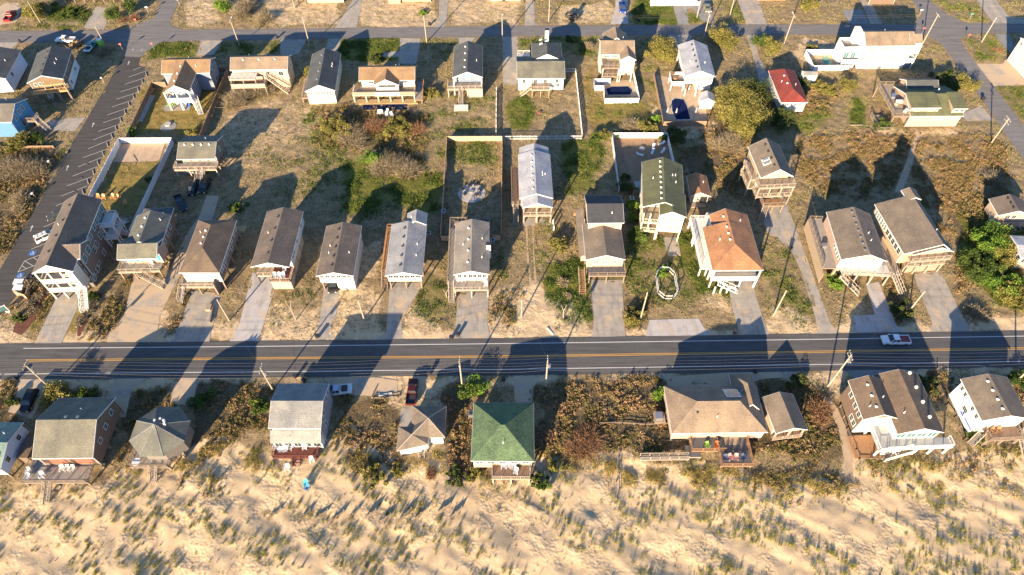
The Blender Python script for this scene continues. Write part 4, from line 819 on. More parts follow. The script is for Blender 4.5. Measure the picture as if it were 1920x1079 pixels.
h.roof('r_rust', rise=1.2, wall='w_tan', zf=0, fi=.5, pipes=1, rx=h.W*.45); h.win('F', [.35], 1.5, .9, 1.4, 'glass_light'); h.box('open_bay', 'dark', h.W*.55, h.W-.5, .42, .47, .2, 2.1); h.box('step', 'd_tan', .6, h.W-.8, -1.2, .3, 0, .3)
B11 = h = House('orange hip-roofed house with white decks on its left side and front stairs', 'house', 'b2', (1503,1068), (1884,1066), 5.9, BL=(1432,748))
yN = h.D; h.roof('r_rust', rise=2.1, y1=yN, wall='w_cream', zf=2.8, hip=(5.5, 0), fi=2.0, vents=3, pipes=1, rx=h.W*.5).pil('trim', n=4)
xn = h.P(1490, 700, 5.9)[0]; yt = h.P(1483, 652, 5.9)[1]
h.roof('r_rust', x0=max(xn, 1.6), x1=h.W-.02, y0=yN-.25, y1=yt, ze=5.9, rise=2.05, rx=h.W*.5, wall='w_cream', zf=2.8, vents=1, pipes=1).pil('trim')
h.deck(-1.4, max(xn, 1.6)+.2, yN+.2, yt+1.8, 2.8, rails='LB', m='d_white', rm='trim', pm='trim'); h.deck(max(xn, 1.6)+.22, h.W-.6, yt+.1, yt+2.6, 2.8, rails='B', m='d_white', rm='trim', posts=False)
h.deck(-1.4, .38, 3.0, yN+.18, 2.8, rails='L', m='d_white', rm='trim', pm='trim'); h.deck(.3, h.W-.4, -.2, 2.0, 2.8, rails='F', m='d_white', rm='trim', pm='trim', solid=True); h.win('F', 5, 4.5, 1.0, 1.2, at=dict(x0=.4, x1=h.W-.4, y0=2.0, y1=9))
h.posts([.5, h.W-.5], [0], 5.6, 'trim'); h.stairs((1.6, -.9), (6.2, -1.6), .6, 2.8, 1.2, 'd_white', 'trim'); h.posts([1.2, 2.6, 4.0], [-1.6], 2.2, 'trim')
B12 = h = House('tall narrow brown-roofed stilt house with wraparound decks and twin skylights', 'house', 'f', (1427,334), (1488,331), 8.0, BL=(1405.5,275))
h.roof('r_warm', rise=2.4, wall='s_tan', zf=3.2, fi=1.6, vents=4, vent_mat='dark', pipes=0, ped=True, pedmat='w_tan'); h.win('F', 1, 7.2, 1.8, 1.6, 'glass_light'); h.win('F', 2, 4.6, 1.2, 1.4, 'glass')
for k in (0, 1): h.skylight(h.W*.26, h.D*.42-k*1.2, 9.35, 1.6, .7, (.45, 0), 'glass_light')
for zz in (3.2, 6.0): h.deck(-.3, h.W+.6, -1.4, 1.6, zz, rails='FLR', m='d_tan', rm='pole_wood', pm='pole_wood'); h.deck(-1.5, .38, 1.62, h.D*.7, zz, rails='L', m='d_tan', rm='pole_wood', pm='pole_wood')
h.deck(1.0, h.W-1.6, -3.8, -1.42, 2.4, rails='FLR', m='d_orange', rm='wood'); h.stairs((1.6, -3.8), (.4, -6.4), 0, 2.4, 1.2, 'd_tan', 'pole_wood'); h.pil('pole_wood'); h.last['zf'] = 6; h.pil('pole_wood')
B13 = h = House('brown-roofed stilt house with pale walkway down its left side and loungers on its deck', 'house', 'b3', (550,987), (893,1000), 7.0, BL=(480,632))
h.roof('r_warm', rise=1.9, wall='s_pink', zf=3.6, vents=7, vent_mat='metal', pipes=2, rx=h.W*.56, fi=.6).pil('pole_wood'); h.win('F', [.25, .45, .75], 5.7, 1.4, 1.3, 'glass_light'); h.box('front_siding', 'w_cream', .42, h.W-.42, .5, .56, 3.7, 6.7)
h.deckpx((555,1095), (885,1012), 3.6, rails='FR', m='d_white', rm='trim_tan', pm='trim_tan'); c = h.dk; h.deck(-2.6, .38, .4, h.D+1.0, 3.6, rails='LB', m='d_grey', rm='wood')
h.box('lattice_wall', 's_tan', -2.65, -2.57, c[2], h.D+1.0, .3, 3.3); h.win('L', [.12, .2, .28, .36], 5.4, .7, .9, 'dark'); h.stairs((c[0]-.2, c[2]-.6), (c[0]+4.2, c[2]-2.6), .2, 3.5, 1.3, 'd_grey', 'pole_wood')
h.box('lower_storey', 's_pink', .8, h.W*.5, 2, h.D-2, 0, 3.59); h.box('air_conditioner', 'metal', -1.6, -.7, h.D*.42, h.D*.42+1, 3.62, 4.5)
B14 = h = House('broad brown-roofed house with board-clad side, glazed gable front and rear lookout tower', 'house', 'b3', (1020,945), (1372,916), 7.2, BL=(852,568))
h.roof('r_warm', rise=2.2, wall='s_tan', zf=3.0, fi=.8, vents=0, pipes=1, rx=h.W*.74, ov=.5).pil(); h.win('L', [.6, .66, .72, .8, .86, .92], 5.8, .8, 1.6, 'glass_light'); h.win('L', [.1, .2, .3, .4, .5], 5.6, 1.1, 1.2, 'dark')
x0, y0 = h.P(1090, 950, 7.0); x1, _ = h.P(1412, 948, 7.0)
h.roof('r_warm', x0=x0, x1=x1, y0=y0, y1=2.2, ze=6.9, rise=1.7, wall='w_tan', zf=3.2, fi=1.3, ped=True, pipes=0, rx=x0+(x1-x0)*.62); h.win('F', 5, 5.6, 1.1, 1.5, 'glass')
h.deck(x0, x1-.2, y0-.2, y0+1.3, 3.2, rails='FR', m='d_tan', rm='pole_wood', pm='pole_wood'); h.deck(x0, x1-.2, y0-.6, y0+1.3, 5.3, rails='F', m='d_tan', rm='pole_wood', posts=False); h.box('slat_wall', 'd_tan', x0+1.4, x1-.5, y0+.5, y0+.6, 0, 3.0)
h.box('board_wall', 'd_tan', -2.3, -2.2, -1.5, h.D*.62, .2, 3.1); h.deck(-2.3, .48, -2.2, h.D+1.2, 3.2, rails='L', m='d_tan', rm='pole_wood'); h.stairs((-1.4, -2.2), (.4, -5.6), 0, 3.2, 1.3, 'd_grey', 'pole_wood')
xt, yt = h.P(1075, 500, 9.0); h.posts([xt-1.2, xt+1.2], [yt-1.2, yt+1.2], 9.0, 'trim_tan'); h.roof('r_warm', x0=xt-1.6, x1=xt+1.6, y0=yt-1.6, y1=yt+1.6, ze=8.9, rise=.8, wall='w_tan', zf=6.8, pipes=0, ov=.5); h.deck(xt-1.5, xt+1.5, yt-1.5, yt+1.5, 6.78, rails='FLR', m='d_tan', rm='trim_tan')
B15 = h = House('low brown-roofed cottage with pale front deck near the right edge', 'cottage', 'b3', (1727,657), (1985,660), 3.6, BL=(1640,532), name='beach_cottage')
h.roof('r_dkbrown', rise=1.6, wall='w_tan', zf=.6, vents=3, vent_mat='dark', pipes=0, fi=.9, ped=True).pil(); h.win('F', [.4, .6], 2.3, 1.0, 1.2); h.deckpx((1680,735), (1960,680), .6, rails='F', m='d_grey', rm='d_grey'); h.stairs(h.P(1830,740,.5), h.P(1860,790,0), 0, .5, 1.4)
h = House('flat white-roofed cottage cut off by the right edge behind the bushes', 'cottage', 'b3', (1900,972), (2240,990), 4.0, BL=(1815,806), name='beach_cottage')
h.roof('r_white', rise=.5, wall='w_tan', zf=0, axis='x', pipes=0); h.win('L', 4, 2.6, 1.2, 1.3, 'glass'); h.win('F', 4, 2.6, 1.2, 1.3, 'glass')

# ================================================================== row below the back road (left to right)
h = House('pale house corner cut off by the left edge below the back road', 'house', 'a0', (-260,610), (30,590), 5.0, BL=(-200,400))
h.roof('r_slate', rise=1.5, wall='w_paleblue', zf=.5, x1=h.W+.4); h.win('R', [.3], 3.5)
C1 = h = House('unfinished house with bare wood deck, brown upper siding and white wrapped lower wall', 'house', 'a0', (200,624), (470,592), 5.8, BL=(378,388))
h.roof('r_slate', rise=1.7, wall='s_brown', zf=3.2, vents=4, vent_mat='dark', pipes=2, rx=h.W*.5).pil(n=4); h.box('lower_storey', 'w_white', h.W*.4, h.W-.42, 3.0, h.D-.4, .2, 3.19); h.win('R', [.2, .4, .55, .7], 4.9, .8, 1.2); h.win('R', [.3, .75], 1.9, .7, 1.0)
h.win('F', [.15, .3, .45], 4.8, .6, .9); h.deck(.3, h.W+.3, -1.6, .3, 3.2, rails='FR', m='d_pine', rm='d_pine'); h.deck(h.W*.45, h.W+.2, -1.6, .3, 5.5, rails='', m='d_pine', rm='d_pine', posts=True); h.box('white_crate', 'white_plastic', 2.6, 3.8, .4, 1.4, 0, 1.0)
C1b = h = House('bright blue house with grey roof at the left edge beside the parking lot', 'house', 'a0', (-300,918), (85,916), 5.2, D=9)
h.roof('r_grey', y1=9.6, rise=2.1, axis='x', wall=siding('w_azure', (.08,.30,.50)).name and 'w_azure', zf=.2); h.win('R', [.25, .5, .7], 4.6, .9, 1.4, 'glass_light'); h.win('R', [.4], 1.8, 1.2, 1.4, 'dark')
h.box('front_wall_panel', siding('w_lightblue', (.075,.19,.32)), .4, h.W-.4, .24, .34, .2, 5.0); h.win('F', [.6, .88], 2.2, 1.2, .9, 'dark'); h.deck(h.W-.3, h.W+3.2, 3.5, 6, 2.6, rails='FR', m='d_grey', rm='wood'); h.stairs((h.W+3.0, 4.4), (h.W+6.0, 2.6), 0, 2.6, 1.2)
C2 = h = House('orange-roofed slate-blue house with white two-level porch and fenced yard', 'house', 'a0', (1208,555), (1570,547), 6.0, D=8)
rr = 1.9; yr = h.P(1400, 446, h.ze+rr)[1]; h.roof('r_orange', y1=2*yr, rise=rr, axis='x', wall='w_slateblue', zf=.3, vents=0, pipes=2); h.win('R', [.25, .6], 4.6, .9, 1.3); h.win('R', [.5], 1.8, 1.4, 1.4, 'dark')
x0, y0 = h.P(1235, 688, 6.0); x1, _ = h.P(1418, 676, 6.0); h.roof('r_orange', x0=x0, x1=x1, y0=y0, y1=yr, ze=6.0, rise=1.85, wall='w_slateblue', zf=.3, fi=2.6, ped=True, pedmat='w_white', vents=3, pipes=0)
h.win('R', [.35, .5, .65], 4.4, .8, 1.2); h.deck(x0-.6, x1, y0-.2, y0+2.6, 2.9, rails='FL', m='d_white', rm='trim', solid=True, pm='trim'); h.posts([x0-.4, (x0+x1)/2-.5, x1-.2], [y0], 5.8, 'trim')
mb = MB()
for k in range(3):
    for zz in (5.7, 2.6):
        a = x0-.4+(x1-x0+.2)*k/3; w_ = (x1-x0+.2)/3
        for i in range(6): t0, t1 = PI*i/6, PI*(i+1)/6; mb.bar((a+w_/2-math.cos(t0)*w_/2, y0, zz-.9+.85*math.sin(t0)), (a+w_/2-math.cos(t1)*w_/2, y0, zz-.9+.85*math.sin(t1)), .1, .12)
mb.build('porch_arch', 'trim', h.root); h.stairs((x1+.4, y0+1.0), (x1+1.6, y0-2.2), 0, 2.6, 1.2, 'd_white', 'trim')
C3 = h = House('brown-roofed tan house with weathered pink decks and outside stair', 'house', 'f', (431,132), (539,130), 6.2, D=9)
rr = 1.8; yr = h.P(490, 106.5, h.ze+rr)[1]; h.roof('r_tan', y1=2*yr, rise=rr, axis='x', wall='w_tan', zf=2.8, fi=.4, pipes=1, vents=3).pil(n=4); h.win('R', [.3, .7], 4.6, .8, 1.1); h.win('F', 4, 4.6, 1.2, 1.3)
h.box('lower_storey', 'w_tan', h.W*.72, h.W-.42, .6, 2*yr-1, 0, 2.79); h.deck(0, h.W*.6, -3.2, .3, 2.9, rails='FLR', m='d_tan', rm='w_tan', solid=True); h.deck(0, h.W*.45, -2.6, .3, 5.0, rails='F', m='d_white', rm='w_tan', posts=True); h.stairs((h.W*.6, -1), (h.W*.95, -2.2), .1, 4.9, 1.1, 'd_tan', 'w_tan')
C4 = h = House('dark grey-roofed gabled house with blank pale yellow front and a strip of small windows', 'house', 'f', (571.5,172), (628,170), (171, 196), BL=(591.5,102))
h.roof('r_slate', rise=1.9, wall='w_yellow', zf=-.2, fi=.3, vents=4, vent_mat='metal', pipes=2); h.win('F', 10, h.ze-.9, .4, .8, 'glass'); h.win('R', [.3, .6, .85], h.ze-1.2, .8, 1.0); h.deck(-1.6, .38, .8, h.D*.5, h.ze-2.7, rails='LF', m='d_tan', rm='wood')
C5 = h = House('orange-roofed house with cross gable and long wooden deck above a narrow pool', 'house', 'a1', (770,606), (1190,602), 5.5, D=8)
rr = 1.9; yr = h.P(980, 502, h.ze+rr)[1]; h.roof('r_orange', y1=2*yr, rise=rr, axis='x', wall='w_cream', zf=2.6, pipes=2, fi=1.2, bi=.4).pil(n=5); h.win('F', [.18, .82], 4.4, 1.3, 1.1)
x0, y0 = h.P(880, 640, 5.5); x1, _ = h.P(1070, 634, 5.5); h.roof('r_orange', x0=x0, x1=x1, y0=y0, y1=yr, ze=5.5, rise=1.75, wall='w_cream', zf=2.6, fi=1.0, ped=True, pedmat='w_yellow', pipes=0); h.win('F', 1, 4.6, 4.6, .9)
h.deck(-1.9, h.W-.2, y0-.4, 1.2, 2.6, rails='LR', m='d_tan', rm='trim_tan', pm='w_yellow'); c = (-1.9, h.W-.2, y0-.4); mb = MB(); rail_mb(mb, (c[0], c[2]), (x0, c[2]), 2.6, 1, True); rail_mb(mb, (x1, c[2]), (c[1], c[2]), 2.6, 1, True); mb.build('railing', 'd_tan', h.root)
h.box('porch_panel', 'w_yellow', x0, x1, y0-.52, y0-.45, 2.3, 3.6); MB().box(-1.9, h.W+.4, y0-1.1, y0+1, 0, .25).build('ground_deck', 'd_pine', h.root); h.deck(h.W-.3, h.W+1.8, y0-1, 5, 1.4, rails='R', m='d_grey', rm='d_orange')
C6 = h = House('slate-grey gabled house with blue front gable and tan stilt porch', 'house', 'a1', (1473,582), (1697,579), 5.9, BL=(1486,348))
h.roof('r_slate', rise=1.7, wall='w_slateblue', zf=2.8, fi=2.2, ped=True, pedmat='w_blue', vents=4, pipes=1).pil(); h.win('F', 3, 4.5, 1.2, 1.5, 'glass_light'); h.deck(-1.6, h.W-.1, -1.0, 2.2, 2.8, rails='FLR', m='d_grey', rm='w_tan', pm='w_tan'); h.posts([.2, h.W-.3], [.2], 5.7, 'trim')
h.box('lattice_panel', 'w_tan', h.W*.45, h.W-.1, -.98, -.9, .1, 2.5); h.stairs((h.W*.25, -1), (h.W*.25, -4.6), .5, 2.8, 1.2); h.deck(h.W*.25-1.8, h.W*.25+2, -7.0, -4.62, .5, rails='', m='d_white', rm='w_tan')
C7 = h = House('white house with tan front roof, hipped rear wing and small deck on a fenced lawn', 'house', 'a2', (38,590), (398,587), (588,690), D=8)
rr = 1.9; yr = h.P(200, 460, h.ze+rr)[1]; h.roof('r_khaki', y1=2*yr, rise=rr, axis='x', wall='w_white', zf=.4, pipes=0); h.win('F', [.12, .38, .6, .86], h.ze-1.1, .8, 1.2); h.win('F', [.3, .88], 2.0, .8, .9, 'glass')
h.roof('r_slate', x0=h.W*.33, x1=h.W-.4, y0=2*yr-3, y1=2*yr+5.5, ze=h.ze+.7, rise=2.0, wall='w_paleblue', zf=.4, hip=(0, 3.5), vents=0, pipes=0); h.chimney(h.W*.66, 2*yr+5.0, 3, 9.6, 1.0)
for k in (0, 1): h.skylight(h.W*.52, 2*yr+1.2+k*2.0, 7.75, .8, .8, (.45, 0), 'glass_light')
h.deck(h.W*.02, h.W*.3, 2*yr, 2*yr+3.6, 3.0, rails='LB', m='d_white', rm='trim'); h.deck(h.W*.3, h.W*.68, -2.6, .4, 2.6, rails='FLR', m='d_tan', rm='w_tan'); h.stairs((h.W*.3, -1.2), (h.W*.06, -1.6), 0, 2.6, 1.2, 'd_tan', 'w_tan')
C8 = h = House('tall three-storey cream house with brown roof and stacked balconies over a walled pool', 'house', 'a2', (664,410), (921,410), (410, 580), D=8)
rr = 1.9; yr = h.P(790, 304, h.ze+rr)[1]; h.roof('r_tan', y1=2*yr, rise=rr, axis='x', wall='w_cream', zf=.2, fi=2.2, vents=0, pipes=1); h.win('F', [.2, .45], h.ze-1.4, 1.4, 1.6); h.win('F', [.2, .45], h.ze-4.2, 1.4, 1.6)
x0, y0 = h.P(812, 452, h.ze); x1, _ = h.P(932, 460, h.ze); h.roof('r_tan', x0=x0, x1=x1, y0=y0, y1=yr, rise=1.3, wall='w_yellow', zf=2.9, fi=.4, pipes=0, ov=.3); h.win('F', 2, h.ze-1.5, .8, 1.3, 'glass_light'); h.win('F', 2, h.ze-4.2, .8, 1.3, 'glass_light')
h.roof('r_tan', x0=h.W*.15, x1=h.W*.85, y0=2*yr-3, y1=2*yr+2.6, rise=2.2, wall='w_cream', zf=2, pipes=1)
for zz in (h.ze-2.7, h.ze-5.4): h.deck(.6, x0+.2, y0+.2, 2.2, zz, rails='FL', m='d_tan', rm='wood', pm='w_cream')
h.posts([x0+.6, x1-.6], [y0+.6], 2.9, 'w_cream')
C9 = h = House('white-roofed gabled house with side deck above a pool yard', 'house', 'a2', (1296,572), (1523,574), (572, 680), BL=(1241,338))
h.roof('r_white', rise=1.7, wall='w_white', zf=h.ze-2.7, fi=.4, vents=5, vent_mat='dark', pipes=2); h.pil('trim'); h.win('F', 5, h.ze-1.2, .9, .9, 'glass_light'); h.box('lower_storey', 'w_white', h.W*.45, h.W-.5, .5, 9, 0, h.ze-2.71)
z = h.ze-2.6; h.deck(-3.4, .3, -.4, 4.2, z, rails='LFB', m='d_grey', rm='trim', solid=True, pm='trim'); h.posts([.4, h.W*.4], [-2.4], 2.2, 'trim'); MB().tube((-2, 2, z), (-2, 2, z+.75), .6, .6, 10).build('deck_table', 'd_orange', h.root)
h = House('small white vinyl shed with pale gable roof beside the pool yard', 'shed', 'a2', (1412,760), (1522,765), 2.5, BL=(1425,700), name='garden_shed')
h.roof('r_white', rise=1.0, wall='w_white', zf=0, pipes=0, ov=.15, fi=.15, bi=.15); h.door('F', .4, .1, 1.4, 1.9, 'trim')
C10 = h = House('bright red hip-roofed white cottage with two rows of small front windows', 'cottage', 'a3', (100,770), (300,768), (769, 850), BL=(8,530), name='beach_cottage')
h.roof('r_red', rise=1.7, wall='w_white', zf=.2, hip=(3.6, 1.6), vents=2, pipes=2); h.win('F', 6, h.ze-.85, .45, .7)
h = House('tiny white shed with grey roof behind the red-roofed cottage', 'shed', 'a3', (268,568), (370,570), 2.3, BL=(255,530), name='garden_shed'); h.roof('r_ltgrey', rise=.6, axis='x', wall='w_white', zf=0, pipes=0, ov=.1, fi=.1, bi=.1)
C11 = h = House('largest white three-storey house with tan roof and balconied left wing', 'house', 'a3', (735,347), (1108,343), (345, 525), D=8)
rr = 2.0; yr = h.P(900, 238, h.ze+rr)[1]; z = h.ze; h.roof('r_tan', y1=2*yr, rise=rr, axis='x', wall='w_white', zf=.2, pipes=1, x1=h.W); h.roof('r_tan', x0=h.W-1.4, x1=h.W+2.0, y0=.6, y1=2*yr-2, ze=z+.3, rise=1.4, axis='x', wall='w_white', zf=z-1.6, pipes=0, ov=.2)
at = dict(x0=.4, x1=h.W-.4, y0=.35, y1=5); h.win('F', [.12, .35, .42, .5, .9], z-1.2, .9, 1.1, 'glass_light', at=at); h.win('F', [.06, .2, .66, .82], z-4.2, .9, 1.1, 'glass_light', at=at); h.win('F', [.2, .3, .4, .5], z-7, .9, 1.1, 'glass_light', at=at)
for i, zz in enumerate((z-2.6, z-5.4)): h.deck(h.W-.38, h.W+2.2, .4, 4.5, zz, rails='FR', m='d_white', rm='trim', solid=True, pm='trim')
h.posts([h.W+2.0], [.6], z-.2, 'trim'); h.box('side_storey', 'w_slateblue', h.W-.38, h.W+1.6, 1.0, 8, 0, z-5.7)
h.box('left_wing', 'w_white', -4.6, .38, 2.4, 2*yr-.5, .1, z-2.9); h.deck(-4.6, .38, 2.4, 2*yr-.5, z-2.85, rails='FLB', m='d_grey', rm='trim', solid=True, posts=False); h.box('left_tower', 'w_white', -1.2, .38, 5.5, 2*yr, z-2.8, z+1.4)
h.deck(-4.6, .38, .4, 2.38, z-5.6, rails='FL', m='d_grey', rm='trim', solid=True, pm='trim'); h.win('F', [.3, .7], z-4.4, 1.3, 1.6, 'glass_teal', at=dict(x0=-4.6, x1=.38, y0=2.4, y1=4))
C12 = h = House('green-roofed shingle house with two dormers and a busy roof deck', 'house', 'a3', (1070,872), (1468,870), (871, 960), D=8)
rr = 2.3; yr = h.P(1265, 702, h.ze+rr)[1]; h.roof('r_olive', y1=2*yr, rise=rr, axis='x', wall='s_pink', zf=.2, pipes=2); h.win('F', [.12, .5, .6, .66, .82, .9], h.ze-.9, .9, .9, 'glass_light')
z = h.ze
for a, b2, dd in ((-.2, h.W*.53, .9), (h.W*.76, h.W+.3, .5)):
    mb = MB(); mb.add([(a,dd,z+1.9),(b2,dd,z+1.9),(b2,yr+.1,z+rr+.42),(a,yr+.1,z+rr+.42),(a,dd,z+1.7),(b2,dd,z+1.7),(b2,yr+.1,z+rr+.2),(a,yr+.1,z+rr+.2)], [(0,1,2,3),(7,6,5,4),(0,4,5,1),(1,5,6,2),(2,6,7,3),(3,7,4,0)]); mb.build('dormer_roof', 'r_olive', h.root); MB().box(a-.03, b2+.03, dd-.05, dd-.005, z+1.68, z+1.92).build('dormer_trim', 'trim', h.root); MB().box(a+.2, a+.34, dd+.35, dd+.395, z-.2, z+1.68).build('dormer_board', 'trim', h.root); MB().box(b2-.34, b2-.2, dd+.35, dd+.395, z-.2, z+1.68).build('dormer_board', 'trim', h.root)
    MB().box(a+.25, b2-.25, dd+.4, yr, z-.3, z+1.72).build('dormer_wall', 's_pink', h.root); h.win('F', [.25, .75] if a < 1 else [.35, .75], z+1.05, 1.3 if a < 1 else .8, .8, 'glass_light' if a < 1 else 'glass', at=dict(x0=a+.25, x1=b2-.25, y0=dd+.4, y1=yr))
h.roof('r_slate', x0=h.W*.18, x1=h.W*.8, y0=2*yr-3, y1=2*yr+3.0, ze=z+.2, rise=1.8, wall='s_pink', zf=.2, hip=(0, 0), axis='x', pipes=0)
h.deck(-4.2, .3, .2, 2*yr+1, z-.2, rails='FLB', m='d_tan', rm='wood', posts=True); h.deck(-7.5, -4.3, -1.5, 5, .4, rails='FL', m='d_tan', rm='wood')
MB().tube((-2, 5, z-.2), (-2, 5, z+.5), .6).build('deck_table', 'd_tan', h.root)
h = House('tall cream-walled house set at an angle, cut off by the right edge', 'house', 'a3', (1892,283), (2035,425), (283, 455), D=11); h.roof('r_grey', rise=1.6, wall='w_cream', zf=.1, pipes=0, ov=.15); h.win('F', [.12, .5], h.ze-1.2, .7, .9, 'glass'); h.win('F', [.22], h.ze-4.4, 2.4, 2.2, 'trim')
C14 = h = House('grey shingled house with long tan roof, porch and boardwalk behind the motel', 'house', 'b0', (1322,236), (1607,232), 5.4, D=8)
rr = 1.7; yr = h.P(1460, 105, h.ze+rr)[1]; h.roof('r_khaki', y1=2*yr, rise=rr, axis='x', wall='s_grey', zf=2.6, fi=1.6, pipes=1, vents=4).pil(n=4); h.win('F', 4, 4.1, 1.2, 1.2); h.win('R', [.5], 4.3, .8, 1.2, 'glass_light')
h.deck(-1.4, h.W-.3, -.8, 1.6, 2.6, rails='FLR', m='d_grey', rm='w_tan', pm='trim_tan'); h.stairs((h.W*.55, -.8), (h.W*.5, -5.6), .1, 2.6, 1.5); h.win('F', 6, 1.3, .8, 1.2, 'glass', at=dict(x0=0, x1=h.W*.55, y0=.4, y1=2)); h.box('lower_storey', 's_grey', 0, h.W*.55, .42, 7, 0, 2.35)
# ================================================================== beyond the back road, cut by the top edge
h = House('cream house among trees at the top left, cut off by the top edge', 'house', 'a0', (500,-60), (920,-66), (0, 60), D=9); h.roof('r_tan', rise=1.6, axis='x', wall='w_cream', zf=2.6, pipes=0).pil(n=5); h.win('F', 5, h.ze-1, 1.2, 1.2); h.deck(-1, h.W, -2.2, .3, 2.6, rails='F', m='d_tan', rm='w_tan', solid=True)
h = House('tan board house cut off by the top edge left of the first long driveway', 'house', 'a1', (360,-50), (650,-55), (-20, 62), D=9); h.roof('r_tan', rise=1.6, axis='x', wall='w_tan', zf=.1, pipes=0); h.deck(-2.6, -.1, 0, 3, 2.6, rails='FL', m='d_tan', rm='wood')
h = House('orange board house cut off by the top edge between two driveways', 'house', 'a1', (1070,-60), (1310,-62), (-35, 48), D=9); h.roof('r_tan', rise=1.6, axis='x', wall='f_pink', zf=.1, pipes=0); h.box('lean_to', 'f_pink', -3.6, .2, -.6, 3, 0, 2.2)
h = House('pale yellow house cut off by the top edge above the middle driveway', 'house', 'a1', (1745,-60), (1990,-62), (-30, 44), D=9); h.roof('r_tan', rise=1.6, axis='x', wall='w_yellow', zf=.1, pipes=0); h.box('doorway', 'dark', h.W*.4, h.W*.5, .28, .34, .1, 2.4)
h = House('white house with bright green lawn cut off by the top edge', 'house', 'a2', (1050,-90), (1420,-92), (-70, 45), D=9); h.roof('r_grey', rise=1.6, axis='x', wall='w_white', zf=.1, pipes=0); h.win('F', 5, 1.8, 1.2, 1.2, 'glass_teal'); h.deck(0, h.W, -2, .3, .5, rails='F', m='d_white', rm='trim')
h = House('brown-gabled house cut off by the top edge inside a large shadow', 'house', 'a3', (770,-20), (975,-20), 2.6, D=9); h.roof('r_brown', rise=1.6, wall='s_brown', zf=0, pipes=0)
h = House('pale pink boarded house cut off at the top right of the middle', 'house', 'a3', (-60,-60), (160,-60), (-40, 28), D=8); h.roof('r_tan', rise=1.4, axis='x', wall='f_pink', zf=0, pipes=0)
# ------------------------------------------------------------------ helpers for placing things
def hz(t, base, top):            # height of an upright from its foot and head in the photo
    g = G(t, *base); best = min((abs(G(t, *top, z).y-g.y), z) for z in [i*.05 for i in range(1, 320)]); return g, best[1]
def heading(t, a, b, z=0.0):
    p, q = G(t, *a, z), G(t, *b, z); return (p+q)/2, math.atan2(q.y-p.y, q.x-p.x)
# ------------------------------------------------------------------ poles and wires
POLE_TOP = {}
def utility_pole(t, base, top, label, arms=1, tr=False, group='utility poles', key=None, lean=0, lamp=False, wide=1.1):
    g, h = hz(t, base, top); z0 = float(hat(g.x, g.y)[0])
    r = empty('utility_pole', (g.x, g.y, z0)); tag(r, label, 'utility pole', group); h -= z0
    MB().tube((0,0,-.5), (0,0,h), .17, .12, 10).build('pole', 'pole_wood', r, smooth=False)
    for i in range(arms):
        z = h-.35-i*.9; MB().box(-.06, .06, -wide, wide, z-.07, z+.07).build('crossarm', 'wood', r)
        mb = MB()
        for y in (-wide+.1, -.4, .4, wide-.1): mb.tube((0, y, z+.07), (0, y, z+.27), .05, .04, 6)
        mb.build('insulators', 'white_plastic', r)['kind'] = 'stuff'
    if tr: MB().tube((.38, 0, h-2.6), (.38, 0, h-1.6), .28, .28, 10).build('transformer', 'metal', r); MB().box(.1, .25, -.05, .05, h-2.2, h-2.0).build('bracket', 'metal', r)
    if lamp: MB().bar((0, 0, h-.3), (0, 1.3, h-.1), .06, .06).build('lamp_arm', 'metal', r); MB().box(-.12, .12, 1.1, 1.7, h-.16, h-.04).build('lamp_head', 'white_plastic', r)
    r.rotation_euler = (0, 0, rnd.uniform(-.05, .05))
    if key: POLE_TOP[key] = (g.x, g.y, h+z0)
for i, (b_, t_, ar, tr, lb) in enumerate([((95,728),(55,683),1,True,'leaning grey utility pole with crossarm beside the black car, lower side of main road'), ((512,732),(485,690),1,True,'utility pole with crossarm left of the two-storey grey beach house'),
        ((867,727),(862,677),1,False,'utility pole beside the bright yellow-green bush and green-roofed house'), ((1023,726),(1024,675),2,True,'utility pole with grey transformer right of the green pyramid roof'),
        ((1552,725),(1590,665),2,True,'tall leaning utility pole with long crossarm left of the twin-gable beach house'), ((1905,715),(1960,662),1,False,'utility pole cut off by the right edge beside the pale blue-walled house')]):
    utility_pole('f', b_, t_, lb, ar, tr, 'utility poles on the sea side of the main road', 'm%d' % i)
for i, (b_, t_, lb) in enumerate([((430,602),(404,562),'short service pole at the edge of the driveway of the hip-roofed brown house'), ((683,600),(668,565),'short pale pole on the sandy yard right of the car-under-house driveway'), ((978,595),(976,562),'short pale pole left of the sandy twin-track lane'),
        ((1201,598),(1215,548),'pale pole left of the white octagonal ring'), ((1450,592),(1473,545),'pale pole on the weedy lot left of the long curved driveway'), ((1705,583),(1735,546),'slender service pole between the two big stilt houses at right')]):
    utility_pole('f', b_, t_, lb, 0, False, 'service poles on the house side of the main road', 's%d' % i, lamp=False)
